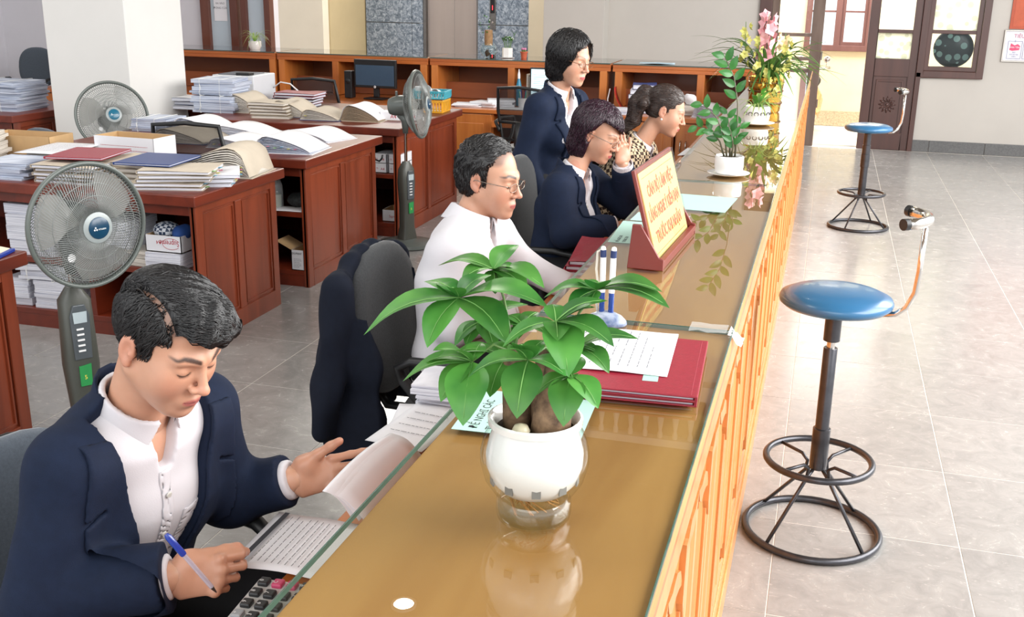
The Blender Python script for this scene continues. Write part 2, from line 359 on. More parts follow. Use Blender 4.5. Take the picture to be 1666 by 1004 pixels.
# left leaf, worn
d = sempty('door_2')
b = MB(); b.box(-.84, 13.08, 0, -.70, 13.2, 2.9); obj('door_jamb', b, M_darkdoor, d, bevel=.005)
b = MB(); b.box(-.70, 13.10, 0, -.615, 13.15, 2.86); b.box(-.235, 13.10, 0, -.105, 13.15, 2.86)
for z0, z1 in ((0, .2), (.66, .80), (.99, 1.03), (1.26, 1.3), (2.76, 2.86)): b.box(-.615, 13.10, z0, -.235, 13.15, z1)
obj('door_leaf', b, M_worn, d, bevel=.004)
b = MB(); b.box(-.615, 13.115, .2, -.235, 13.14, .66); obj('door_panel', b, M_worn, d)
for z0, z1 in ((.80, .99), (1.03, 1.26), (1.3, 2.76)):
    b = MB(); b.box(-.615, 13.12, z0, -.235, 13.128, z1); obj('window_pane', b, M_tglass, d)
b = MB()
for z in (.45, 1.0, 1.75): b.box(-.104, 13.09, z, -.09, 13.1, z+.1)
obj('hinge', b, M_steel, d)
b = MB(); b.box(-.84, 13.08, 2.86, .96, 13.2, 2.98); struct('trim_door_head', b, M_darkdoor)
# corridor outside
b = MB(); b.box(-3, 13.36, -.06, 4.2, 15.3, -.005); struct('trim_corridor_floor', b, mat('corridor_floor_tile', (214, 206, 190), .4, var=.03))
b = wall_open(-3, 4.2, 0, 3.2, 15.25, 15.45, [(-.30, .42, 1.06, 2.5)])
struct('wall_corridor', b, mat('corridor_wall_paint', (222, 208, 176), .8, var=.03, vscale=3))
b = MB(); b.box(-3, 15.235, 0, 4.2, 15.25, .2); struct('baseboard_corridor', b, mat('speckled_skirting', (186, 170, 142), .6, var=.14, vscale=50))
w = sempty('window_2'); M_frameext = wood('plum_brown_window_wood', (96, 62, 58), (120, 82, 76), .5, (1, 1, .12), 9, coat=0)
b = MB(); pane_frame(b, -.36, .50, 1.0, 2.56, 15.2, 15.3, .075); b.box(.02, 15.2, 1.07, .1, 15.28, 2.5); obj('window_frame', b, M_frameext, w, bevel=.004)
b = MB(); pane_frame(b, .1, .43, 1.075, 2.48, 15.22, 15.27, .045); b.box(.145, 15.22, 1.5, .385, 15.27, 1.525); b.box(-.29, 15.22, 1.5, .02, 15.27, 1.525); obj('sash', b, M_frameext, w, bevel=.003)
for x0, x1 in ((-.29, .02), (.145, .385)):
    for z0, z1 in ((1.12, 1.5), (1.525, 2.44)):
        b = MB(); b.box(x0, 15.24, z0, x1, 15.246, z1); obj('window_pane', b, M_tglass, w)
# round cushion behind the side window
c = thing('round_cushion', 'dark teal round cushion with pale dots behind the small window by the door', 'cushion', (1.33, 13.19, 1.17))
b = MB(); b.lathe([(.02, -.05), (.16, -.045), (.205, -.02), (.215, 0), (.205, .02), (.16, .045), (.02, .05)], 32, RX(PI/2)); obj('pad', b, M_dotsdark, c, smooth=True)
b = MB(); b.tube([(-.1, 0, .19), (-.06, 0, .235), (0, 0, .25), (.06, 0, .235), (.1, 0, .19)], .008, 8); obj('loop_handle', b, M_dark, c, smooth=True)
# motor scooter parked outside, mostly behind the worn door leaf
s = thing('parked_scooter', 'parked scooter glimpsed outside behind the edge of the worn left door leaf', 'scooter', (-.19, 14.25, 0))
for y in (-.55, .55):
    b = MB(); b.tube([(0, y+.2*math.cos(a*PI/8), .22+.2*math.sin(a*PI/8)) for a in range(16)], .045, 8, closed=True); obj('wheel', b, M_dark, s, smooth=True)
b = MB(); b.tube([(0, -.6, .35), (0, -.35, .3), (0, 0, .28), (0, .4, .4), (0, .7, .55)], [.05, .1, .13, .15, .06], 12); obj('body_shell', b, mat('amber_paint', (196, 128, 40), .25, coat=.5), s, smooth=True)
b = MB(); b.tube([(0, 0, .6), (0, .2, .66), (0, .6, .68)], [.07, .11, .08], 10, flat=.5); obj('saddle', b, M_dark, s, smooth=True)
b = MB(); b.tube([(0, -.55, .35), (0, -.38, .82)], .03, 8); b.tube([(-.2, -.3, .86), (0, -.38, .83), (.2, -.3, .86)], .018, 8); obj('handlebar', b, M_chrome, s, smooth=True)
for x in (-.15, .15):
    b = MB(); b.tube([(x, -.34, .86), (x*1.05, -.36, .93)], .006, 6); b.lathe([(.01, -.01), (.04, -.008), (.04, .008), (.01, .01)], 14, T(x*1.05, -.36, .96) @ RX(PI/2)); obj('mirror', b, M_chrome, s, smooth=True)

# ------------------------------------------------------------------ frosted partition, back left
w = sempty('window_3'); M_bluefrost = mat('pale_blue_frosted_glass', (186, 200, 210), .35, var=.02, vscale=2)
M_brownframe = wood('brown_frame_wood', (84, 40, 26), (108, 58, 40), .4, (1, 1, .12), 9)
b = MB(); b.box(-7.56, 11.94, .2, -7.44, 12.05, 2.95); b.box(-7.15, 11.94, .2, -7.05, 12.05, 2.95); b.box(-7.0, 11.94, .2, -6.92, 12.05, 2.95); b.box(-6.68, 11.94, .2, -6.6, 12.05, 2.95)
b.box(-7.56, 11.94, .85, -6.6, 12.05, .92); obj('window_frame', b, M_brownframe, w, bevel=.004)
for x0, x1 in ((-7.44, -7.15), (-6.92, -6.68)):
    b = MB(); b.box(x0, 11.99, .92, x1, 12.0, 2.9); obj('window_pane', b, M_bluefrost, w)
n = thing('paper_notice', 'small white paper notice taped to the frosted glass pane at the back', 'notice', (-7.30, 11.985, 1.44))
b = MB(); b.box(-.09, -.002, -.13, .09, 0, .13); obj('sheet', b, M_paper, n)
M_ink = mat('grey_ink', (120, 122, 128), .7, var=0); M_blackink = mat('black_ink', (52, 54, 60), .7, var=0)
for i, s_ in enumerate(('RA VÀO', 'ĐÓNG CỬA')): text_obj(s_, 'lettering', .034, M_ink, T(0, -.003, .07-.055*i) @ RX(PI/2), n, align='CENTER')

# ------------------------------------------------------------------ lift front in speckled granite
def granite():
    m = bpy.data.materials.new('speckled_blue_grey_granite'); m.use_nodes = True; nt = m.node_tree; L = nt.links.new; b = nt.nodes['Principled BSDF']
    tc = nd(nt, 'ShaderNodeTexCoord'); n1 = nd(nt, 'ShaderNodeTexNoise', i_Scale=16.0, i_Detail=4.0, i_Roughness=.8, i_Distortion=1.0); L(tc.outputs['Object'], n1.inputs[0])
    L(ramp(nt, n1.outputs[0], [(.36, lin((72, 84, 100))), (.5, lin((112, 124, 140))), (.66, lin((166, 176, 190)))]), b.inputs['Base Color']); b.inputs['Roughness'].default_value = .25; return m
M_gran = granite()
lw = sempty('wall_lift'); b = MB(); b.box(-7.38, 16.56, 0, -6.45, 16.8, 5.3); b.box(-5.45, 16.56, 0, -4.5, 16.8, 5.3); b.box(-6.45, 16.56, 2.6, -5.45, 16.8, 5.3); obj('backing', b, m if False else M_wall, lw)
for x0, x1 in ((-7.36, -6.56), (-5.43, -4.58)):
    for z0 in (0, .56, 1.18, 1.8, 2.42):
        b = MB(); b.box(x0, 16.5, z0+.004, x1, 16.56, z0+(.552 if z0 == 0 else .612)); obj('granite_slab', b, M_gran, lw, bevel=.003)
for z0 in (0, .56, 1.18, 1.8, 2.42):
    b = MB(); b.box(-6.553, 16.5, z0+.004, -6.37, 16.6, z0+(.552 if z0 == 0 else .612)); obj('granite_slab', b, M_gran, lw, bevel=.003)
ld = sempty('door_3'); M_liftsteel = mat('brushed_lift_steel', (158, 148, 144), .35, .45, var=.04, vscale=3, stretch=(1, 1, .1))
for x0, x1 in ((-6.32, -5.86), (-5.855, -5.46)):
    b = MB(); b.box(x0, 16.60, 0, x1, 16.63, 2.3); obj('door_leaf', b, M_liftsteel, ld, bevel=.003)
b = MB(); b.box(-6.37, 16.52, 0, -6.32, 16.62, 2.35); b.box(-5.46, 16.52, 0, -5.43, 16.62, 2.35); b.box(-6.37, 16.52, 2.3, -5.43, 16.62, 2.4); obj('door_frame', b, M_steel, ld)
cp = thing('lift_call_panel', 'lift call panel with a red floor display on the speckled granite', 'panel', (-5.18, 16.5, 1.30))
b = MB(); b.cbox((0, -.01, .12), (.1, .02, .62)); obj('face_plate', b, M_steel, cp, bevel=.005)
b = MB(); b.cbox((0, -.022, .17), (.07, .006, .22)); sc_ = obj('display', b, mat('black_display', (16, 14, 14), .1), cp)
text_obj('1', 'lit_numeral', .1, mat('red_led', (255, 40, 50), .5, emis=3, var=0), T(0, -.027, .11) @ RX(PI/2), sc_, align='CENTER')
b = MB(); b.lathe([(.016, 0), (.016, .01), (.012, .014)], 14, T(0, -.02, -.08) @ RX(PI/2)); obj('call_button', b, M_chrome, cp, smooth=40)

# ------------------------------------------------------------------ public counter (runs away from the camera)
CX0, CX1, CZ = -.573, -.144, 1.0754
ctr = thing('reception_counter', 'long orange wood reception counter with fluted public side, glass sheets on top', 'counter', (-.36, 0, 0))
def lo(b, name, m, par=ctr, **k):
    ox = (-.36, 0, 0)
    b.v = [(v[0]-ox[0], v[1], v[2]) for v in b.v]; return obj(name, b, m, par, **k)
b = MB(); b.box(CX0+.012, .2, CZ-.036, CX1+.002, 10.42, CZ-.0085); lo(b, 'counter_top_board', M_honey, bevel=.002)
b = MB(); b.box(-.50, .2, 0, -.185, 10.4, CZ-.036); lo(b, 'carcass', M_orangeh)
# public face: rails, plinth, fretwork crest and vertical flutes
b = MB(); b.box(-.185, .2, 1.0, -.147, 10.4, CZ-.036); lo(b, 'top_rail', M_orangeh, bevel=.002)
b = MB(); b.box(-.185, .2, .915, -.153, 10.4, .995); lo(b, 'frieze_rail', M_slatlight, bevel=.003)
b = MB(); b.box(-.185, .2, 0, -.149, 10.4, .11); b.box(-.185, .2, .112, -.156, 10.4, .17); b.box(-.185, .2, .172, -.16, 10.4, .232); lo(b, 'plinth', M_slatlight, bevel=.003)
PW = .385
prof = [0, .045, .075, .085, .075, .045, 0]
for pi in range(25):
    y0 = .80+PW*pi
    for k in range(7):
        ya = y0+k*PW/7+.003; yb = y0+(k+1)*PW/7-.003; zt = .90-prof[6-k]*.9; zb = .235+(.05 if k in (0, 6) else .0)+.012*(k % 2)
        b = MB(); dx = -.158 if k % 2 == 0 else -.166
        b.prism([(dx-.027, ya), (dx-.006, ya), (dx, ya+.008), (dx-.002, (ya+yb)/2), (dx, yb-.008), (dx-.006, yb), (dx-.027, yb)], zb, zt)
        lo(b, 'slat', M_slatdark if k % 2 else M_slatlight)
    # crest fretwork: curved leaf-shaped bracket spanning the arch of each panel
    b = MB()
    for sgn in (1, -1):
        P = [(0, .0), (.05, .012), (.10, .006), (.15, .03), (.185, .075), (.14, .058), (.10, .05), (.055, .05), (.02, .03)]
        poly = [((y0+PW/2)+sgn*(p[0]-.0), .905-p[1]) for p in P]
        Mx = frame((-.166, 0, 0), (0, 1, 0), (0, 0, 1), (1, 0, 0)); b.prism(poly, 0, .014, Mx)
    b.prism([(y0-.012, .905), (y0+.012, .905), (y0+.02, .80), (y0, .76), (y0-.02, .80)], 0, .018, frame((-.166, 0, 0), (0, 1, 0), (0, 0, 1), (1, 0, 0)))
    lo(b, 'fretwork_crest', M_slatlight)
    b = MB(); b.box(-.168, y0-.012, .235, -.152, y0+.012, .78); lo(b, 'stile', M_slatlight, bevel=.002)
# glass sheets
edges = [.2, 2.198, 4.045, 6.2, 8.3, 10.42]
for i in range(5):
    b = MB(); b.box(CX0, edges[i]+.004, CZ-.008, CX1, edges[i+1]-.004, CZ); gobj = lo(b, 'glass_sheet', M_glasstop, bevel=.001)
    b = MB(); e0, e1 = edges[i]+.0035, edges[i+1]-.0035
    b.box(CX0-.001, e0, CZ-.008, CX0+.0015, e1, CZ-.0004); b.box(CX1-.0015, e0, CZ-.008, CX1+.001, e1, CZ-.0004)
    b.box(CX0, e0-.001, CZ-.008, CX1, e0+.0012, CZ-.0006); b.box(CX0, e1-.0012, CZ-.008, CX1, e1+.001, CZ-.0006)
    b.v = [(v[0]+.36, v[1], v[2]) for v in b.v]; obj('ground_edge', b, M_glassedge, gobj)
# clerks' worktop on the office side
wt = thing('clerk_worktop', 'low orange wood worktop for the clerks along the office side of the counter', 'worktop', (-.7, 0, 0))
b = MB(); b.box(-.16, .2, .72, .115, 9.55, .75); obj('top_board', b, M_orangeh, wt, bevel=.004)
b = MB(); b.box(.115, .2, .0, .195, 9.55, .74); b.box(.115, .2, .74, .19, 9.55, 1.03); obj('back_panel', b, M_orangeh, wt)
for y in (.3, 2.05, 2.35, 3.95, 4.3, 5.1, 6.4, 7.6, 9.0):
    b = MB(); b.box(-.14, y, 0, .11, y+.03, .72); obj('support_panel', b, M_orange, wt, bevel=.003)

# tape where the first two sheets meet
tp = thing('clear_tape', 'crumpled clear sticky tape over the corner where two glass sheets meet', 'tape', (-.16, 2.2, CZ))
b = MB(); rows = [[(-.075+.02*i, -.035+.012*j+.004*math.sin(i*2.), .0015+.003*abs(math.sin(i*1.7+j*2.3))) for i in range(5)] for j in range(6)]; b.grid(rows); obj('strip', b, mat('cloudy_tape', (222, 226, 226), .2, alpha=.35), tp, smooth=True)
b = MB(); rows = [[(.008+.01*i+.004*math.sin(j*2.1), -.04+.012*j, .003-.013*i*.6+.005*math.sin(i*2+j*1.9)) for i in range(4)] for j in range(6)]; b.grid(rows); obj('folded_end', b, mat('cloudy_tape2', (226, 228, 226), .3, alpha=.7), tp, smooth=True)

# ------------------------------------------------------------------ back counter across the hall
def back_counter(x0, x1, label, bays, doors, worktop=True):
    """shelf counter: glass topped upper shelf box with open bays, worktop and doors below"""
    t = thing('shelf_counter', label, 'counter', ((x0+x1)/2, 10.2, 0)); cx = (x0+x1)/2
    def a(b, n, mt, par=t, **k):
        b.v = [(v[0]-cx, v[1]-10.2, v[2]) for v in b.v]; return obj(n, b, mt, par, **k)
    b = MB(); b.box(x0, 10.24, 1.035, x1, 10.95, 1.067); a(b, 'top_board', M_orangex, bevel=.003)
    b = MB(); b.box(x0+.002, 10.235, 1.067, x1-.002, 10.95, 1.077); gs = a(b, 'glass_sheet', M_glasstop)
    b = MB(); b.box(x0+.002, 10.232, 1.0672, x1-.002, 10.236, 1.0765); b.v = [(v[0], v[1], v[2]) for v in b.v]; b.v = [(v[0]-cx, v[1]-10.2, v[2]) for v in b.v]; obj('ground_edge', b, mat('dark_green_edge', (66, 84, 78), .2), gs)
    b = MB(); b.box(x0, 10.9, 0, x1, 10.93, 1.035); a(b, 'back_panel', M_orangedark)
    b = MB(); b.box(x0, 10.24, 1.0, x1, 10.27, 1.034); a(b, 'front_rail', M_orangex, bevel=.002)
    for xb in bays:
        b = MB(); b.box(xb-.035, 10.24, .66, xb+.035, 10.9, 1.0); a(b, 'divider', M_orange, bevel=.002)
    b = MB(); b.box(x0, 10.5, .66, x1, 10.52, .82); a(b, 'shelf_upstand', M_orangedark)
    b = MB(); b.box(x0, 9.62, .615, x1, 10.9, .655); a(b, 'worktop', M_orangex, bevel=.004)
    for (d0, d1) in doors:
        b = MB(); b.box(d0, 9.66, .07, d1, 10.85, .614); cb = a(b, 'cupboard', M_orange)
        b = MB(); b.box(d0+.01, 9.635, .08, d1-.01, 9.66, .605); b.box(d0+.09, 9.632, .17, d1-.09, 9.64, .52)
        dr = a(b, 'door', M_orange, bevel=.004)
        for s_ in (0, .05):
            b = MB(); b.tube([(d0+.05+s_, 9.63, .45), (d0+.05+s_, 9.605, .44), (d0+.05+s_, 9.6, .40), (d0+.05+s_, 9.605, .36), (d0+.05+s_, 9.63, .35)], .006, 8); b.v = [(v[0]-cx, v[1]-10.2, v[2]) for v in b.v]; obj('handle', b, M_chrome, dr, smooth=True)
        b = MB(); b.lathe([(.012, 0), (.012, .01)], 12, T(d0+.09, 9.634, .29) @ RX(PI/2)); b.v = [(v[0]-cx, v[1]-10.2, v[2]) for v in b.v]; obj('lock', b, M_chrome, dr)
    b = MB(); b.box(x0, 9.7, 0, x1, 10.8, .07); a(b, 'plinth', M_dark)
    return t
back_counter(-8.2, -5.62, 'orange shelf counter at the back behind the white printer, leftmost section', [-8.1, -5.66], [(-8.1, -7.2), (-7.15, -6.3)])
back_counter(-5.6, -3.90, 'orange shelf counter at the back with the black monitor in its bay', [-5.55, -4.93, -4.6, -3.95][0:2]+[-3.95], [(-5.6, -4.95)])
bcm = back_counter(-3.88, -2.02, 'orange shelf counter at the back with loose papers and a lit laptop', [-3.83, -3.02, -2.09], [(-3.86, -3.02)])
b = MB(); b.box(-.05, -.66, .50, .90, -.635, .56); dd = obj('drawer', b, M_orangex, bcm, bevel=.003); b = MB(); b.box(-.03, -.64, .50, .88, -.25, .51); obj('drawer_tray', b, M_orangex, dd)
back_counter(-2.0, -.66, 'orange shelf counter at the back with a tall pile of law books', [-1.94, -1.15, -.70], [(-1.95, -1.3), (-1.28, -.72)])

# ------------------------------------------------------------------ red-brown office desks
def desk(label, y0, y1, xl, shelf_z, z=.785, xr=-2.87, dividers=(), closed_back=True, foot=True):
    t = thing('office_desk', label, 'desk', ((xl+xr)/2, (y0+y1)/2, 0)); cx, cy = (xl+xr)/2, (y0+y1)/2
    def a(b, n, mt, par=t, **k):
        b.v = [(v[0]-cx, v[1]-cy, v[2]) for v in b.v]; return obj(n, b, mt, par, **k)
    b = MB(); b.box(xl, y0, z-.055, xr, y1, z); a(b, 'desk_top', M_desk, bevel=.006)
    x1 = xr-.035; ya, yb = y0+.05, y1-.05
    # right end: frame with two sunk panels
    b = MB(); b.box(x1-.022, ya, 0, x1-.012, yb, z-.055); sd = a(b, 'end_panel', M_deskside)
    b = MB(); ym = (ya+yb)/2
    b.box(x1-.035, ya, 0, x1, ya+.06, z-.055); b.box(x1-.03, yb-.06, 0, x1, yb, z-.055); b.box(x1-.03, ym-.03, .1, x1, ym+.03, z-.1)
    b.box(x1-.03, ya+.06, 0, x1, yb-.06, .1); b.box(x1-.03, ya+.06, z-.1, x1, yb-.06, z-.055); a(b, 'end_frame', M_deskside, bevel=.003)
    for p0, p1 in ((ya+.06, ym-.03), (ym+.03, yb-.06)):
        b = MB()
        for q in ((p0+.012, .112, p0+.02, z-.112), (p1-.02, .112, p1-.012, z-.112)): b.box(x1-.014, q[0], q[1], x1-.004, q[2], q[3])
        b.box(x1-.014, p0+.02, .112, x1-.004, p1-.02, .12); b.box(x1-.014, p0+.02, z-.12, x1-.004, p1-.02, z-.112); a(b, 'beading', M_deskside)
    b = MB(); b.box(xl, ya, 0, xl+.03, yb, z-.055); a(b, 'left_end', M_desk)
    # open front with shelves (kneehole side faces the counter)
    b = MB(); b.box(xl+.03, ya, z-.11, x1-.035, ya+.02, z-.055); a(b, 'front_rail', M_desk, bevel=.002)
    for sz in shelf_z:
        b = MB(); b.box(xl+.03, ya+.01, sz-.03, x1-.022, yb-.03, sz); a(b, 'shelf', M_desk, bevel=.002)
    b = MB(); b.box(xl+.03, ya+.012, 0, x1-.03, ya+.03, .075); a(b, 'plinth', M_desk)
    for dx in dividers:
        b = MB(); b.box(dx-.015, ya+.015, .07, dx+.015, yb-.03, z-.055); a(b, 'divider', M_desk)
    if closed_back:
        b = MB(); b.box(xl+.03, yb-.03, .0, x1-.022, yb-.012, z-.055); a(b, 'back_panel', M_desk)
    return t
desk('red-brown office desk under the piles with the red and blue folders', 4.37, 5.27, -5.3, (.385, .1), dividers=(-3.56,))
desk('red-brown office desk with open ring files on top, behind the folder desk', 5.53, 6.66, -4.62, (.46, .1), z=.79)
desk('red-brown office desk farthest back, files in a row and yellow basket on it', 6.95, 8.33, -4.56, (.46, .1), z=.80)
desk('red-brown office desk at the left edge beside the front clerk, blue folder on it', 2.2, 3.23, -4.2, (.385, .1))
b = None
dk = desk('red-brown desk section beside the pillar carrying thin loose files, far left of its row', 7.66, 8.3, -6.0, (.46,), z=.80, xr=-4.57)
dk2 = desk('maroon desk at the far left under a tall bundle of papers tied with string', 6.6, 7.6, -9.4, (.46,), z=.79, xr=-5.85)

# ------------------------------------------------------------------ bar stools
M_blue = mat('blue_vinyl', (44, 100, 142), .28, var=.03, vscale=5, coat=.2)
M_greytube = mat('dark_grey_metal', (74, 74, 78), .3, .8, var=.08, vscale=25)
def stool(label, loc, rz, seat_r, zs, g, low=False):
    t = thing('bar_stool', label, 'stool', loc, rz, g)
    b = MB(); R = seat_r
    b.lathe([(.02, zs-.028), (R*.6, zs-.03), (R*.9, zs-.022), (R*.985, zs-.01), (R, zs), (R*.97, zs+.012), (R*.8, zs+.026), (R*.5, zs+.034), (.01, zs+.037)], 48); obj('seat', b, M_blue, t, smooth=True)
    b = MB(); b.lathe([(.013, .60), (.013, zs-.025)], 16); b.lathe([(.07, zs-.034), (.07, zs-.028)], 16); obj('spindle', b, M_chrome, t, smooth=40)
    b = MB(); b.lathe([(.023, zs-.14), (.0265, zs-.138), (.0265, zs-.042), (.024, zs-.04)], 20); obj('upper_sleeve', b, M_greytube, t, smooth=40)
    b = MB(); b.lathe([(.0225, .25), (.0225, zs-.165), (.021, zs-.163)] if not low else [(.028, .25), (.028, zs-.30), (.0325, zs-.298), (.0325, zs-.20), (.030, zs-.198), (.030, zs-.13), (.026, zs-.128)], 20); obj('column', b, M_greytube, t, smooth=40)
    b = MB(); b.lathe([(.027, .24), (.029, .255), (.029, .385), (.025, .387)], 20); obj('lower_sleeve', b, M_greytube, t, smooth=40)
    b = MB(); b.tube([(.172*math.cos(a*PI/24), .172*math.sin(a*PI/24), .272) for a in range(48)], .0115, 10, closed=True); fr = obj('foot_ring', b, M_greytube, t, smooth=True)
    b = MB(); b.tube([(.222*math.cos(a*PI/24), .222*math.sin(a*PI/24), .0125) for a in range(48)], .0125, 10, closed=True); obj('base_ring', b, M_greytube, t, smooth=True)
    for k in range(4):
        a = PI/4+k*PI/2+.2; c, s_ = math.cos(a), math.sin(a)
        b = MB(); b.tube([(.165*c, .165*s_, .272), (.07*c, .07*s_, .268), (.045*c, .045*s_, .25), (.05*c, .05*s_, .22)], .006, 8); obj('spoke', b, M_greytube, fr, smooth=True)
        b = MB(); b.tube([(.022*c, .022*s_, .24), (.05*c, .05*s_, .215), (.218*c, .218*s_, .018)], .0065, 8); obj('strut', b, M_greytube, t, smooth=True)
    b = MB(); r = seat_r
    b.tube([(r-.03, 0, zs-.03), (r+.005, 0, zs-.025), (r+.035, 0, zs+.0), (r+.055, 0, zs+.05), (r+.06, 0, zs+.12), (r+.06, 0, zs+.26)], .009, 12); ba = obj('back_rod', b, M_chrome, t, smooth=True)
    b = MB(); n = 9; pts = []
    for i in range(n):
        a = -1.0+2.0*i/(n-1); pts.append((r+.068-.12*(1-math.cos(a)), .105*math.sin(a)/math.sin(1.0), zs+.285+.0*i))
    b.tube(pts, [.017]*n, 14); obj('curved_backrest', b, M_chrome, t, smooth=True)
    for q_, sg in ((pts[0], -1), (pts[-1], 1)):
        b = MB(); b.tube([q_, (q_[0]-.012, q_[1]+sg*.012, q_[2])], .018, 14); obj('end_cap', b, M_dark, t, smooth=40)
    return t
stool('nearest blue bar stool with chrome backrest beside the counter', (.092, 3.40, 0), -.12, .178, .832, 'blue stools by the counter')
stool('farther blue bar stool standing in front of the brown door', (.335, 8.56, 0), .1, .178, .775, 'blue stools by the counter', True)

# ------------------------------------------------------------------ pedestal fans
M_fan = mat('grey_green_fan_plastic', (92, 98, 94), .32, var=.03)
M_fandark = mat('dark_olive_fan_plastic', (70, 72, 66), .38, var=.03)
M_wire = mat('grey_fan_wire', (138, 142, 140), .35, .3, var=.03)
def blade_mat():
    m = bpy.data.materials.new('smoky_translucent_blade'); m.use_nodes = True; nt = m.node_tree; b = nt.nodes['Principled BSDF']
    b.inputs['Base Color'].default_value = lin((150, 150, 146)); b.inputs['Roughness'].default_value = .2; b.inputs['Alpha'].default_value = .78; return m
M_blade = blade_mat()
M_fanhub = mat('pale_grey_ring', (150, 158, 158), .3); M_fanblue = mat('deep_blue_badge', (22, 62, 88), .25); M_teal = mat('teal_badge', (26, 96, 122), .25)
def fan(label, base, head_z, yaw, tilt, badge, g, R=.22, wires=96, col_h=.62, stand_yaw=None, hub_off=.10):
    """head axis points along yaw (0 = +x), tilt up; base on the floor"""
    t = thing('pedestal_fan', label, 'fan', base, 0, g)
    sy = yaw if stand_yaw is None else stand_yaw
    b = MB(); b.lathe([(.19, 0), (.2, .008), (.195, .03), (.14, .045), (.07, .055)], 32, Matrix.Diagonal((1, .9, 1, 1))); obj('base', b, M_fan, t, smooth=50)
    # flat profiled column
    b = MB(); h0, h1 = .045, col_h
    pr = [(.07, .055, h0), (.052, .042, .14), (.05, .042, .3), (.062, .046, .46), (.055, .04, h1-.05), (.022, .022, h1)]
    vs = []; n = 12
    for (a, c, z) in pr:
        for k in range(n): an = 2*PI*k/n; q = lambda v: abs(v)**.6*(1 if v >= 0 else -1); vs.append((a*q(math.cos(an)), c*q(math.sin(an)), z))
    fs = [(i*n+k, i*n+(k+1) % n, (i+1)*n+(k+1) % n, (i+1)*n+k) for i in range(len(pr)-1) for k in range(n)]+[tuple((len(pr)-1)*n+k for k in range(n))]
    b.add(vs, fs, RZ(sy+PI/2)); col = obj('column', b, M_fandark, t, smooth=45)
    cf = Vector((math.cos(sy), math.sin(sy), 0)); lat = Vector((-cf.y, cf.x, 0)); Mf = frame((cf.x*.043, cf.y*.043, 0), lat, (0, 0, 1), cf)
    b = MB(); b.prism([(-.03, h1-.26), (.03, h1-.26), (.034, h1-.1), (.02, h1-.06), (-.02, h1-.06), (-.034, h1-.1)], -.004, .006, Mf); obj('control_panel', b, mat('slate_panel', (78, 84, 88), .3), col, bevel=.003)
    b = MB(); b.prism([(-.022, h1-.125), (.022, h1-.125), (.024, h1-.085), (-.024, h1-.085)], .006, .008, Mf); obj('label_sticker', b, mat('pale_sticker', (170, 182, 186), .3), col)
    for k in range(5):
        b = MB(); b.prism([(-.016, h1-.15-.02*k), (.008, h1-.15-.02*k), (.008, h1-.144-.02*k), (-.016, h1-.144-.02*k)], .006, .010, Mf); obj('button', b, M_white, col)
    b = MB(); b.prism([(-.02, h1-.36), (.02, h1-.36), (.022, h1-.28), (-.02, h1-.285)], -.001, .006, Mf); obj('energy_label', b, mat('green_energy_label', (46, 140, 76), .4), col)
    text_obj('5', 'lettering', .022, mat('label_yellow', (232, 214, 90), .5), Mf @ T(-.006, h1-.335, .0062), col)
    a = Vector((math.cos(yaw)*math.cos(tilt), math.sin(yaw)*math.cos(tilt), math.sin(tilt))); hub = Vector((0, 0, head_z))+a*hub_off
    b = MB(); b.tube([(0, 0, h1-.02), (0, 0, head_z-.11)], .011, 12); obj('pole', b, M_chrome, t, smooth=40)
    H = frame(hub, Vector((-math.sin(yaw), math.cos(yaw), 0)), a.cross(Vector((-math.sin(yaw), math.cos(yaw), 0))), a)   # local z = axis
    # motor housing behind the blades
    b = MB(); b.lathe([(.02, -.215), (.055, -.21), (.068, -.18), (.075, -.13), (.072, -.09), (.05, -.075)], 24, H @ Matrix.Diagonal((1, .95, 1, 1))); mh = obj('motor_housing', b, M_fan, t, smooth=50)
    b = MB(); b.tube([hub-a*.13-Vector((0, 0, .055)), hub-a*(hub_off)-Vector((0, 0, .1)), (0, 0, head_z-.19)], [.035, .03, .018], 12); obj('tilt_neck', b, M_fan, t, smooth=True)
    b = MB(); b.tube([hub-a*.16+Vector((0, 0, .07)), hub-a*.16+Vector((0, 0, .1))], .009, 8); obj('oscillation_knob', b, M_fan, mh, smooth=40)
    # cage
    def ring(r, z, rr, nn=48): return ([H @ Vector((r*math.cos(2*PI*k/nn), r*math.sin(2*PI*k/nn), z)) for k in range(nn)], rr)
    b = MB(); P, rr = ring(R, 0, .0085, 64); b.tube(P, rr, 8, closed=True, flat=1.5); cage = obj('cage_rim', b, M_fan, t, smooth=True)
    for nm, zs in (('front_grille', 1), ('rear_grille', -1)):
        b = MB(); tw = .55*zs
        for k in range(wires):
            an = 2*PI*k/wires; pts = []
            for i in range(6):
                u = i/5; r = .05+(R-.05)*u; z = (.062*(1-u**2.6) if zs > 0 else -.085*(1-u**3)); aa = an+tw*(1-u); pts.append(H @ Vector((r*math.cos(aa), r*math.sin(aa), z)))
            b.tube(pts, .0014, 3)
        for rfrac in (.36, .62, .86):
            r = .05+(R-.05)*rfrac; z = (.062*(1-rfrac**2.6) if zs > 0 else -.085*(1-rfrac**3)); P, _ = ring(r, z, 0, 40); b.tube(P, .0014, 3, closed=True)
        o = obj(nm, b, M_wire, t, smooth=True); o['kind'] = 'stuff'
    b = MB(); b.lathe([(.01, .07), (.036, .07), (.052, .064), (.056, .052), (.056, .046)], 32, H); hb = obj('hub_cap', b, M_fanhub, t, smooth=50)
    b = MB(); b.lathe([(.001, .076), (.03, .0745), (.037, .071), (.037, .069)], 32, H); bd = obj('badge', b, badge, hb, smooth=50)
    # three-diamond emblem and word mark on the badge
    mw = mat('badge_white', (225, 230, 232), .4, var=0)
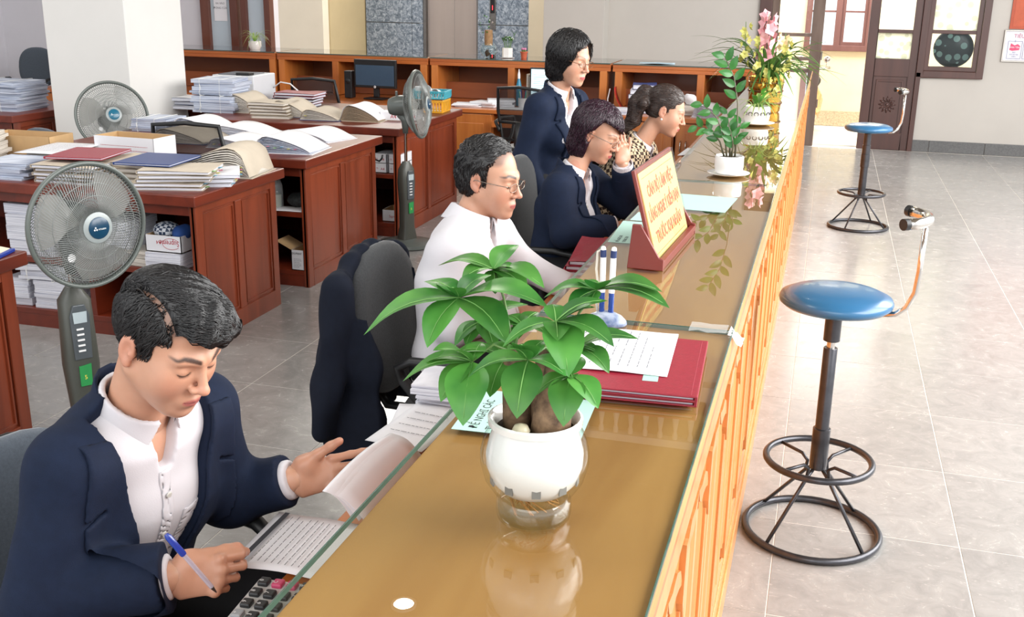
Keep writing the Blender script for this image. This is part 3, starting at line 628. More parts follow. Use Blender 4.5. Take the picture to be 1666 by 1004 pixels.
    for (dx, dy) in ((-.016, .003), (-.020, -.004), (-.012, -.004)):
        b = MB(); b.prism([(dx-.0035, dy), (dx, dy-.0035), (dx+.0035, dy), (dx, dy+.0035)], .0765, .0768, H); obj('emblem', b, mw, hb)
    text_obj('MITSUBISHI', 'word_mark', .0075, mw, H @ T(-.006, -.006, .0766), hb, sx=.72)
    # five blades -> three broad ones as on these fans
    ro = obj('rotor_hub', MB().lathe([(.03, -.04), (.034, -.03), (.034, .02), (.02, .035)], 20, H), M_fandark, t, smooth=40)
    for k in range(3):
        an0 = k*2*PI/3+.5; rows = []
        for i in range(8):
            u = i/7; r = .03+(R-.05)*u; wd = .22+.62*math.sin(min(1, u*1.15)*PI*.62)*(1-.25*u**4); row = []
            for j in range(7):
                v = j/6-.5; aa = an0+v*wd*1.55+.35*u; row.append(H @ Vector((r*math.cos(aa), r*math.sin(aa), .03*(v)*(1.3-u*.5))))
            rows.append(row)
        b = MB(); b.grid(rows); obj('blade', b, M_blade, ro, smooth=True)
    b = MB(); p = hub-a*0; q = H @ Vector((.13*math.cos(3.9), .13*math.sin(3.9), .045)); b.lathe([(.001, .0), (.014, .0), (.014, .001)], 16, frame(q, (H.col[0].xyz), (H.col[1].xyz), a)); st = obj('round_sticker', b, M_white, cage)
    return t
fan('nearest grey pedestal fan behind the front clerk, dark blue badge facing the camera', (-2.475, 2.98, 0), .985, math.radians(-22), .02, M_fanblue, 'grey pedestal fans', R=.207, wires=110, col_h=.75, stand_yaw=math.radians(-35), hub_off=.145)
fan('grey pedestal fan seen from the side between the desks and the white-shirted man', (-2.76, 6.80, 0), .985, math.radians(6), .10, M_fanblue, 'grey pedestal fans', R=.225, col_h=.60, stand_yaw=math.radians(-25))
fan('grey pedestal fan with teal badge in front of the white pillar', (-4.75, 6.28, 0), .855, math.radians(-42), .30, M_teal, 'grey pedestal fans', R=.235, col_h=.55)

# ------------------------------------------------------------------ office chairs
M_fabric = mat('charcoal_chair_fabric', (58, 60, 62), .95, var=.12, vscale=160, bump=.3, bscale=400, sheen=.2)
M_fabricblue = mat('slate_chair_fabric', (74, 82, 92), .95, var=.08, vscale=160, bump=.3, bscale=400, sheen=.2)
def mesh_mat():
    m = bpy.data.materials.new('black_chair_mesh'); m.use_nodes = True; b = m.node_tree.nodes['Principled BSDF']
    b.inputs['Base Color'].default_value = lin((26, 26, 28)); b.inputs['Roughness'].default_value = .7; b.inputs['Alpha'].default_value = .72; return m
M_mesh = mesh_mat()
def chair_base(t):
    b = MB(); b.lathe([(.03, .09), (.03, .38), (.02, .40)], 16); obj('gas_lift', b, M_dark, t, smooth=40)
    for k in range(5):
        a = 2*PI*k/5+.3; c, s_ = math.cos(a), math.sin(a)
        b = MB(); b.tube([(.02*c, .02*s_, .10), (.16*c, .16*s_, .095), (.29*c, .29*s_, .075)], [.026, .021, .014], 8); lg = obj('leg', b, M_dark, t, smooth=True)
        b = MB()
        for q in (-.018, .018): b.lathe([(.027, -.009), (.027, .009)], 14, T(.29*c-q*s_, .29*s_+q*c, .028) @ RZ(a) @ RX(PI/2))
        b.box(-.012, -.026, .03, .012, .026, .06, T(.29*c, .29*s_, 0) @ RZ(a)); obj('castor', b, M_dark, lg, smooth=40)
def pad(b, w, d, h, z0, n=9, sq=3.0, dome=.015, M=None):
    rows = []; sup = lambda a, r: (abs(math.cos(a))**(2/sq)*(1 if math.cos(a) >= 0 else -1)*r, abs(math.sin(a))**(2/sq)*(1 if math.sin(a) >= 0 else -1)*r)
    prof_ = [(.02, 0), (.80, 0), (.95, .12), (1, .4), (1, .65), (.96, .88), (.85, 1), (.5, 1+dome/h), (.02, 1+dome*1.3/h)]; vs = []; N = 32
    for r, u in prof_:
        for k in range(N): x, y = sup(2*PI*k/N, r); vs.append((x*d/2, y*w/2, z0+u*h))
    fs = [(i*N+k, i*N+(k+1) % N, (i+1)*N+(k+1) % N, (i+1)*N+k) for i in range(len(prof_)-1) for k in range(N)]+[tuple(range(N))[::-1], tuple((len(prof_)-1)*N+k for k in range(N))]
    b.add(vs, fs, M)
def typist_chair(label, loc, rz, fab, g='office chairs with loop arms', seat=True, bh=.46, bz=.56, bx=-.24, tiltb=.16, bw=.44, armz=.66):
    """faces +x; loop armrests"""
    t = thing('office_chair', label, 'chair', loc, rz, g); chair_base(t)
    b = MB(); pad(b, .48, .46, .07, .42); obj('seat', b, fab, t, smooth=True)
    Mb = T(bx, 0, bz) @ RY(-tiltb) @ T(0, 0, bh/2) @ RY(-PI/2)
    b = MB(); pad(b, bw, bh, .055, -.02, sq=2.5, dome=.01, M=Mb @ RZ(0)); obj('backrest', b, fab, t, smooth=True)
    b = MB(); pad(b, bw*.97, bh*.97, .02, -.002, sq=2.5, dome=.004, M=Mb @ T(0, 0, .045)); obj('back_shell', b, M_dark, t, smooth=True)
    b = MB()
    pts = [(-.1, 0, .405), (bx-.04, 0, .40), (bx-.075, 0, .45), (bx-.085, 0, .58), (bx-.11, 0, .72)]
    b.tube(pts, .024, 10, flat=.5); obj('back_bracket', b, M_dark, t, smooth=True)
    for s_ in (1, -1):
        b = MB(); y = s_*.265
        P = [(-.02, s_*.2, .41), (-.02, y, .43), (-.05, y, .50), (-.15, y, armz-.05), (-.165, y, armz-.01), (-.12, y, armz+.015), (.0, y, armz+.02), (.10, y, armz+.01), (.145, y, armz-.02), (.12, y, armz-.07), (.04, y, .50), (0, y, .43), (0, s_*.2, .41)]
        b.tube(P, .0145, 8, flat=1.3, up=(0, 1, 0)); obj('armrest', b, M_dark, t, smooth=True)
    return t
def mesh_chair(label, loc, rz, g='black mesh chairs'):
    t = thing('mesh_office_chair', label, 'chair', loc, rz, g); chair_base(t)
    b = MB(); pad(b, .48, .46, .06, .42); obj('seat', b, M_dark, t, smooth=True)
    b = MB(); fr = [(-.22, -.19, .55), (-.25, -.22, .78), (-.29, -.2, .97), (-.3, 0, .985), (-.29, .2, .97), (-.25, .22, .78), (-.22, .19, .55), (-.21, 0, .53)]
    b.tube(fr, .014, 8, closed=True); b.tube([(-.245, -.2, .69), (-.27, 0, .69), (-.245, .2, .69)], .012, 8); bf = obj('back_frame', b, M_dark, t, smooth=True)
    rows = [[(-.22-.05*v-.04*(1-(2*u-1)**2), (u-.5)*(.38+.05*math.sin(v*PI)), .55+.42*v) for u in np.linspace(0, 1, 9)] for v in np.linspace(0, 1, 8)]
    b = MB(); b.grid(rows); obj('back_mesh', b, M_mesh, bf, smooth=True)
    b = MB(); b.tube([(-.1, 0, .405), (-.27, 0, .41), (-.33, 0, .52), (-.30, 0, .70)], .022, 10); obj('back_bracket', b, M_dark, t, smooth=True)
    for s_ in (1, -1):
        b = MB(); y = s_*.27; b.tube([(-.26, s_*.2, .62), (-.2, y, .68), (-.1, y, .70), (.1, y, .69), (.14, y, .66), (.1, y, .55), (0, y, .44), (0, s_*.18, .42)], .014, 8, flat=1.2); obj('armrest', b, M_dark, t, smooth=True)
    return t
typist_chair('charcoal office chair of the front clerk in the navy suit, mostly behind him', (-1.20, 1.50, 0), math.radians(-10), M_fabricblue, armz=.69, bh=.46, bz=.45, bw=.46, bx=-.24)
typist_chair('charcoal office chair of the man in the white shirt, navy jacket hung over its back', (-1.0, 3.08, 0), math.radians(-4), M_fabric, armz=.66, bh=.5, bz=.47, bx=-.3, tiltb=.12)
typist_chair('charcoal high-backed office chair with black loop arms behind the seated woman in navy', (-1.06, 4.60, 0), math.radians(-4), M_fabric, armz=.655, bh=.57, bz=.47, bx=-.24, tiltb=.03)
typist_chair('charcoal office chair under the woman in the checked jacket', (-1.1, 5.42, 0), 0, M_fabric, armz=.63, bh=.40, bz=.45)
typist_chair('slate grey office chair standing by the wall at the far left, seen whole', (-8.85, 10.3, 0), math.radians(-75), M_fabricblue, 'grey chairs at the far left')
typist_chair('slate grey office chair cut by the left edge of the picture, by the far wall', (-9.5, 9.9, 0), math.radians(-20), M_fabricblue, 'grey chairs at the far left')
typist_chair('slate chair backrest between the tied paper bundle and the cardboard boxes', (-4.66, 5.86, 0), math.radians(80), M_fabricblue, 'grey chairs at the far left', bh=.42, bz=.47)
mesh_chair('black mesh chair with curved arm in front of the lit laptop at the back', (-2.35, 8.7, 0), math.radians(78))
mesh_chair('black mesh chair back rising behind the row of files, before the black monitor', (-4.3, 8.75, 0), math.radians(92))
mesh_chair('black mesh chair back between the cardboard tray and the open files', (-3.63, 5.70, 0), math.radians(100))
# ------------------------------------------------------------------ organic surfaces from distance fields
V3 = lambda *a: np.array(a, float)
def smin(a, b, k):
    h = np.clip(.5+.5*(b-a)/k, 0, 1); return b+(a-b)*h-k*h*(1-h)
def smax(a, b, k): return -smin(-a, -b, k)
def ell(P, c, r, Rm=None):
    q = P-np.asarray(c, float)
    if Rm is not None: q = q @ Rm
    r = np.asarray(r, float); k0 = np.linalg.norm(q/r, axis=1); k1 = np.linalg.norm(q/(r*r), axis=1)+1e-9
    return k0*(k0-1)/k1
def cap(P, a, b, ra, rb=None, lat=None, ratio=1.0):
    """tapered capsule; lat/ratio widen it along one axis"""
    rb = ra if rb is None else rb; a = np.asarray(a, float); b = np.asarray(b, float); q = P-a; ba = b-a
    if lat is not None:
        lat = np.asarray(lat, float); k = 1-1/ratio
        q = q-np.outer(q @ lat, lat)*k; ba = ba-lat*(ba @ lat)*k
    t = np.clip((q @ ba)/(ba @ ba+1e-12), 0, 1)
    return np.linalg.norm(q-t[:, None]*ba, axis=1)-(ra+(rb-ra)*t)
def surface(fn, lo, hi, h):
    lo = np.asarray(lo, float); hi = np.asarray(hi, float); n = np.ceil((hi-lo)/h).astype(int)+1; n = ((n+3)//4)*4+1
    ax = [lo[i]+h*np.arange(n[i]) for i in range(3)]
    cs = [a[::4] for a in ax]; G = np.stack(np.meshgrid(*cs, indexing='ij'), -1).reshape(-1, 3)
    Dc = fn(G).reshape([len(c) for c in cs]); near = np.abs(Dc) < 4*h*1.9+.002
    cell = np.zeros(np.array(near.shape)-1, bool)
    for i, j, k in itertools.product((0, 1), repeat=3): cell |= near[i:near.shape[0]-1+i, j:near.shape[1]-1+j, k:near.shape[2]-1+k]
    D = np.repeat(np.repeat(np.repeat(np.where(Dc > 0, 1., -1.)[:-1, :-1, :-1], 4, 0), 4, 1), 4, 2); D = np.pad(D, ((0, 1),)*3, mode='edge')
    mk = np.zeros(n, bool); big = np.repeat(np.repeat(np.repeat(cell, 4, 0), 4, 1), 4, 2)
    for i, j, k in itertools.product((0, 1), repeat=3): mk[i:i+big.shape[0], j:j+big.shape[1], k:k+big.shape[2]] |= big
    I = np.argwhere(mk); D[mk] = fn(lo+I*h)
    S = D < 0; X = tuple(np.array(D.shape)-1)
    acc = np.zeros(X+(3,), np.float32); cnt = np.zeros(X, np.float32); quads = []
    vid = -np.ones(X, np.int64)
    edges_ = []
    for d in range(3):
        A = [slice(None)]*3; B = [slice(None)]*3; A[d] = slice(0, -1); B[d] = slice(1, None); A = tuple(A); B = tuple(B)
        cr = np.argwhere(S[A] != S[B]); a_ = D[A][tuple(cr.T)]; b_ = D[B][tuple(cr.T)]; t = a_/(a_-b_); flip = a_ < 0
        edges_.append((d, cr, flip)); p = cr.astype(np.float32); p[:, d] += t; o1, o2 = [i for i in range(3) if i != d]
        for u, v in ((0, 0), (1, 0), (1, 1), (0, 1)):
            c = cr.copy(); c[:, o1] -= u; c[:, o2] -= v; ok = ((c >= 0) & (c < X)).all(1); cc = tuple(c[ok].T)
            np.add.at(acc, cc, p[ok]); np.add.at(cnt, cc, 1)
    cells = np.argwhere(cnt > 0); vid[tuple(cells.T)] = np.arange(len(cells))
    V = lo+(acc[tuple(cells.T)]/cnt[tuple(cells.T)][:, None])*h
    for d, cr, flip in edges_:
        o1, o2 = [i for i in range(3) if i != d]; q = []; ok = np.ones(len(cr), bool)
        for u, v in ((0, 0), (1, 0), (1, 1), (0, 1)):
            c = cr.copy(); c[:, o1] -= u; c[:, o2] -= v; g_ = ((c >= 0) & (c < X)).all(1); ok &= g_; c[~g_] = 0; q.append(vid[tuple(c.T)])
        q = np.stack(q, 1)[ok]; fl = flip[ok]
        if d == 1: fl = ~fl
        q[fl] = q[fl][:, ::-1]; quads.append(q)
    Q = np.concatenate(quads) if quads else np.zeros((0, 4), int)
    return relax(V, Q, RELAX), Q
RELAX = 3
def relax(V, Q, it):
    """gentle smoothing that takes the stair-steps off cut edges"""
    E = np.concatenate([Q[:, [0, 1]], Q[:, [1, 2]], Q[:, [2, 3]], Q[:, [3, 0]]]); n = np.bincount(E.ravel(), minlength=len(V)).astype(float)+1e-9
    for _ in range(it):
        S = np.stack([np.bincount(E[:, 0], V[E[:, 1], k], len(V))+np.bincount(E[:, 1], V[E[:, 0], k], len(V)) for k in range(3)], 1); V = V*.5+.5*S/n[:, None]
    return V
def np_mesh(name, parts, mats, col=None, smooth=True):
    """parts: list of (V, quads, material index)"""
    off = 0; VV = []; FF = []; MI = []
    for V, Q, mi in parts: VV.append(V); FF.append(Q+off); MI.append(np.full(len(Q), mi)); off += len(V)
    V = np.concatenate(VV); Q = np.concatenate(FF); MI = np.concatenate(MI); me = bpy.data.meshes.new(name)
    me.vertices.add(len(V)); me.vertices.foreach_set('co', V.astype(np.float32).ravel())
    k = Q.shape[1]; me.loops.add(Q.size); me.loops.foreach_set('vertex_index', Q.astype(np.int32).ravel()); me.polygons.add(len(Q))
    me.polygons.foreach_set('loop_start', np.arange(0, Q.size, k, dtype=np.int32)); me.polygons.foreach_set('loop_total', np.full(len(Q), k, np.int32))
    me.polygons.foreach_set('material_index', MI.astype(np.int32)); me.update(calc_edges=True); me.validate()
    if smooth: me.polygons.foreach_set('use_smooth', np.ones(len(me.polygons), bool))
    for m in mats: me.materials.append(m)
    if col is not None:
        a = me.color_attributes.new('tint', 'FLOAT_COLOR', 'POINT'); a.data.foreach_set('color', np.concatenate([col, np.ones((len(col), 1))], 1).astype(np.float32).ravel())
    return me
def rotm(yaw, pitch, roll=0):
    """columns = local x (person's right), y (face forward), z (up)"""
    f = V3(math.cos(yaw)*math.cos(pitch), math.sin(yaw)*math.cos(pitch), math.sin(pitch)); r = np.cross(f, V3(0, 0, 1)); r /= np.linalg.norm(r); u = np.cross(r, f)
    c, s = math.cos(roll), math.sin(roll); return np.stack([c*r+s*u, f, -s*r+c*u], 1)
def unit(v): v = np.asarray(v, float); return v/np.linalg.norm(v)

# ------------------------------------------------------------------ skin and cloth materials
def skin_mat(name, rough=.42):
    m = bpy.data.materials.new(name); m.use_nodes = True; nt = m.node_tree; L = nt.links.new; b = nt.nodes['Principled BSDF']
    at = nd(nt, 'ShaderNodeVertexColor', layer_name='tint'); tc = nd(nt, 'ShaderNodeTexCoord'); n = nd(nt, 'ShaderNodeTexNoise', i_Scale=60.0, i_Detail=4.0); L(tc.outputs['Object'], n.inputs[0])
    mr = nd(nt, 'ShaderNodeMapRange'); mr.inputs[3].default_value = .93; mr.inputs[4].default_value = 1.05; L(n.outputs[0], mr.inputs[0])
    hs = nd(nt, 'ShaderNodeHueSaturation'); L(at.outputs[0], hs.inputs['Color']); L(mr.outputs[0], hs.inputs['Value']); L(hs.outputs[0], b.inputs['Base Color'])
    b.inputs['Roughness'].default_value = rough; b.inputs['Subsurface Weight'].default_value = .12; b.inputs['Subsurface Scale'].default_value = .012; b.inputs['Subsurface Radius'].default_value = (1, .35, .2)
    n2 = nd(nt, 'ShaderNodeTexNoise', i_Scale=420.0, i_Detail=2.0); L(tc.outputs['Object'], n2.inputs[0]); bp = nd(nt, 'ShaderNodeBump', i_Strength=.12, i_Distance=.001); L(n2.outputs[0], bp.inputs['Height']); L(bp.outputs[0], b.inputs['Normal']); return m
M_skin = skin_mat('skin')
def hair_mat(name, a, b_, rough=.38):
    m = bpy.data.materials.new(name); m.use_nodes = True; nt = m.node_tree; L = nt.links.new; b = nt.nodes['Principled BSDF']
    tc = nd(nt, 'ShaderNodeTexCoord'); mp = nd(nt, 'ShaderNodeMapping'); mp.inputs['Scale'].default_value = (1, 1, .12); L(tc.outputs['Object'], mp.inputs[0])
    n = nd(nt, 'ShaderNodeTexNoise', i_Scale=260.0, i_Detail=3.0); L(mp.outputs[0], n.inputs[0]); L(ramp(nt, n.outputs[0], [(.35, lin(a)), (.65, lin(b_))]), b.inputs['Base Color'])
    b.inputs['Roughness'].default_value = rough; bp = nd(nt, 'ShaderNodeBump', i_Strength=.5, i_Distance=.002); L(n.outputs[0], bp.inputs['Height']); L(bp.outputs[0], b.inputs['Normal']); return m
M_hairblack = hair_mat('black_hair', (16, 15, 16), (34, 32, 33)); M_hairplum = hair_mat('plum_tinted_hair', (26, 16, 24), (62, 34, 50), .3); M_hairbrown = hair_mat('dark_brown_hair', (30, 22, 20), (66, 48, 40), .36)
M_navy = mat('navy_suit_cloth', (20, 31, 53), .85, var=.06, vscale=40, bump=.25, bscale=700, spec=.25)
M_navyedge = mat('navy_lapel_cloth', (19, 30, 52), .8, var=.06, vscale=40, bump=.25, bscale=700, spec=.25)
M_blackcloth = mat('black_trouser_cloth', (20, 21, 25), .85, var=.06, vscale=40)
M_shirt = mat('white_shirt_cloth', (208, 206, 211), .75, var=.01, vscale=8, bump=.12, bscale=500)
M_cream_shirt = mat('ivory_shirt_cloth', (222, 214, 208), .75, var=.015, vscale=8, bump=.12, bscale=500)
def check_mat():
    m = bpy.data.materials.new('brown_cream_check_tweed'); m.use_nodes = True; nt = m.node_tree; L = nt.links.new; b = nt.nodes['Principled BSDF']
    tc = nd(nt, 'ShaderNodeTexCoord'); mp = nd(nt, 'ShaderNodeMapping'); mp.inputs['Scale'].default_value = (1, 1, 1); mp.inputs['Rotation'].default_value = (.25, .3, .5); L(tc.outputs['Object'], mp.inputs[0])
    n = nd(nt, 'ShaderNodeTexNoise', i_Scale=6.0); L(mp.outputs[0], n.inputs[0]); vm = nd(nt, 'ShaderNodeVectorMath', operation='MULTIPLY_ADD'); vm.inputs[1].default_value = (.03,)*3; L(n.outputs['Color'], vm.inputs[0]); L(mp.outputs[0], vm.inputs[2])
    c = nd(nt, 'ShaderNodeTexChecker', i_Scale=58.0); c.inputs['Color1'].default_value = lin((52, 34, 26)); c.inputs['Color2'].default_value = lin((206, 184, 152)); L(vm.outputs[0], c.inputs[0])
    L(c.outputs[0], b.inputs['Base Color']); b.inputs['Roughness'].default_value = .9; return m
M_check = check_mat()
M_metalframe = mat('silver_glasses_frame', (150, 140, 130), .25, .9); M_goldframe = mat('bronze_glasses_frame', (130, 88, 60), .3, .7)
M_lens = glass('spectacle_lens', (.97, .98, .98), 1.4)

SKIN = np.array(lin((200, 152, 126))[:3]); LIPM = np.array(lin((176, 98, 96))[:3]); LIPF = np.array(lin((180, 84, 88))[:3]); BROW = np.array(lin((48, 38, 36))[:3]); FLUSH = np.array(lin((196, 124, 104))[:3]); SCALP = np.array(lin((112, 88, 78))[:3])
def head_sdf(q, fem=0):
    """q in head space: x right, y forward, z up; metres"""
    s = lambda p: np.stack([np.abs(p[:, 0]), p[:, 1], p[:, 2]], 1); a = s(q)
    d = ell(q, (0, -.014, .034), (.074, .093, .088))
    d = smin(d, ell(q, (0, .028, -.015), (.060, .062, .088)), .02)
    d = smin(d, ell(q, (0, .042, -.072), (.040-.004*fem, .042, .036)), .022)
    d = smin(d, cap(a, (.050-.005*fem, -.004, -.045), (.016, .066, -.092), .022, .0175), .03)
    d = smin(d, ell(a, (.038, .052, -.030), (.026, .026, .034)), .03)
    d = smin(d, cap(a, (.010, .084, .026), (.040, .070, .026), .011-.003*fem), .014)
    d = smin(d, cap(q, (0, .086, .016), (0, .106, -.022), .0065, .0088), .010)
    d = smin(d, ell(q, (0, .109, -.027), (.0115, .0115, .0098)), .005)
    d = smin(d, ell(a, (.0130, .098, -.031), (.0072, .0095, .0072)), .005)
    d = smax(d, -ell(a, (.0065, .103, -.0385), (.0034, .0052, .0032)), .003)
    d = smax(d, -ell(a, (.031, .093, .006), (.018, .013, .0105)), .012)
    d = smin(d, ell(a, (.031, .0715, .003), (.0150, .0135, .0130)), .004)      # lidded eye
    d = smin(d, cap(a, (.018, .0815, .008), (.045, .0735, .0075), .0024), .004)     # fold of the upper lid
    d = smin(d, ell(q, (0, .080, -.064), (.026, .020, .018)), .014)
    d = smin(d, cap(a, (.0, .0985, -.0585), (.019, .0900, -.0625), .0042, .0022), .004)
    d = smin(d, cap(a, (.0, .0960, -.0690), (.016, .0890, -.0655), .0052, .0024), .004)
    d = smax(d, -cap(a, (0, .1025, -.0635), (.020, .0925, -.0640), .0010), .0022)
    d = smin(d, ell(q, (0, .078, -.099), (.017, .014, .013)), .014)
    # ears
    er = ell(a, (.078, -.012, .000), (.0085, .0190, .0310)); er = smax(er, -ell(a, (.0865, -.007, .002), (.007, .0105, .0200)), .004); er = smin(er, ell(a, (.079, -.004, -.026), (.006, .008, .009)), .005)
    er = smin(er, cap(a, (.074, .002, -.004), (.081, -.002, -.002), .0045), .004)
    return smin(d, er, .006)
def head_color(q, fem, lip, grey=0, balding=False):
    a = np.abs(q[:, 0]); y, z = q[:, 1], q[:, 2]; C_ = np.tile(SKIN, (len(q), 1))
    def mix(w, c): nonlocal C_; w = np.clip(w, 0, 1)[:, None]; C_ = C_*(1-w)+c*w
    mix(.35*np.exp(-((a-.042)**2+(y-.07)**2+(z+.03)**2)/.0006), FLUSH); mix(.5*np.exp(-((a)**2+(y-.112)**2+(z+.028)**2)/.00022), FLUSH); mix(.4*((a > .076)*1.), FLUSH)
    sd = lambda v, e: np.clip(.5-v/e, 0, 1)
    lz = np.abs(z+.0640)-(.0085-.0055*(a/.021)**2); mix(sd(lz, .003)*sd(a-.021, .003)*(y > .078)*.9, lip)
    mix(sd(np.abs(z+.0638)-.0008, .0015)*sd(a-.020, .003)*(y > .078)*.6, np.array(lin((110, 50, 48))[:3]))
    bz = .0285+.006*np.sin(np.clip((a-.012)/.042, 0, 1)*PI*.75)-.004*np.clip((a-.04)/.012, 0, 1)
    mix(sd(np.abs(z-bz)-(.0042-.0018*fem)*(1-.5*np.clip((a-.03)/.022, 0, 1)), .003)*sd(.011-a, .004)*sd(a-.053, .004)*(y > .05)*(.92-.2*fem), BROW)
    ez = .0005-.0035*((a-.031)/.014)**2*-1-.003
    mix(sd(np.abs(z-ez)-.0016, .0016)*sd(np.abs(a-.031)-.0135, .003)*(y > .07)*.95, np.array(lin((30, 22, 20))[:3]))
    mix(sd(z-ez+.0005, .002)*sd(ez-.0048-z, .002)*sd(np.abs(a-.031)-.010, .003)*(y > .07)*.55, np.array(lin((60, 44, 40))[:3]))
    mix(sd((a-.0065)**2+(z+.0385)**2-.000012, .00001)*(y > .09)*.7, np.array(lin((90, 40, 36))[:3]))
    if not fem: mix(np.clip((z-.052+.3*np.clip(y-.04, 0, .1)*-1)*80, 0, 1)*np.clip((.062-y)*90, 0, 1)*.75, SCALP)
    if not fem: mix(.16*np.exp(-((y-.08)**2+(z+.085)**2)/.0014), np.array(lin((120, 100, 96))[:3]))
    return C_

def hand_sdf(w, d, n, side, fd, curls, spread=.06, thumb=(.6, .5, .2), sc=1.0, tcurl=.3):
    """w wrist, d finger direction, n back of hand; side +1 right, -1 left. returns (fn, points)"""
    w, d = np.asarray(w, float), unit(d); n = np.asarray(n, float); n = unit(n-d*(n @ d)); t = np.cross(n, d)*side; S = sc
    segs = []; L_ = [(.040, .024, .019), (.045, .028, .021), (.042, .026, .020), (.033, .019, .017)]; off = [.030, .010, -.010, -.029]; kb = [.086, .090, .086, .078]
    for i in range(4):
        base = w+d*kb[i]*S+t*off[i]*S-n*(.002+.004*(i in (0, 3)))*S; ang = 0; dir0 = unit(d+t*spread*(1.5-i)); p = base
        for j in range(3):
            ang += curls[i][j]; v = dir0*math.cos(ang)-n*math.sin(ang); q = p+v*L_[i][j]*S; segs.append((i, p, q, (.0093-.0009*j-.0006*(i == 3))*S, (.0084-.0009*j-.0006*(i == 3))*S)); p = q
    tb = w+d*.022*S+t*.026*S-n*.008*S; tv = unit(d*thumb[0]+t*thumb[1]-n*thumb[2]); p1 = tb+tv*.042*S; tv2 = unit(tv*math.cos(tcurl)+d*math.sin(tcurl)); p2 = p1+tv2*.032*S; p3 = p2+unit(tv2*.95-n*.25+d*.1)*.024*S
    th = [(tb, p1, .0145*S, .0115*S), (p1, p2, .0112*S, .0102*S), (p2, p3, .0105*S, .0088*S)]
    pts = [w-fd*.07]+[s_[2] for s_ in segs]+[p3, w+d*.05*S+t*.05, w+d*.05*S-t*.05]
    def fn(P):
        D = cap(P, w+d*.018*S, w+d*.080*S, .0155*S, .0125*S, t, 2.75)
        D = smin(D, cap(P, w-fd*.07*S, w+d*.012*S, .0225*S, .0185*S, t, 1.28), .02)
        D = smin(D, ell(P, w+d*.035*S+t*.024*S-n*.008*S, (.02*S, .02*S, .02*S)), .015)
        for i in range(4):
            F = None
            for (k, a, b, ra, rb) in segs:
                if k == i: x = cap(P, a, b, ra, rb); F = x if F is None else smin(F, x, .005)
            kn = w+d*kb[i]*S+t*off[i]*S+n*.004*S; F = smin(F, ell(P, kn, (.010*S,)*3), .006)
            D = smin(D, F, .0065)
        TH = None
        for (a, b, ra, rb) in th: x = cap(P, a, b, ra, rb); TH = x if TH is None else smin(TH, x, .006)
        return smin(D, TH, .012)
    return fn, np.array(pts)
def folds(P, c, axis, amp, freq, rad, seed=0):
    """soft cloth creases around a point"""
    r = np.linalg.norm(P-np.asarray(c, float), axis=1); w = np.exp(-(r/rad)**2); ax = unit(axis); o = unit(np.cross(ax, V3(.3, .7, .64)))
    return amp*w*np.sin(freq*(P @ ax)+1.7*np.sin(freq*.35*(P @ o)+seed)+seed)

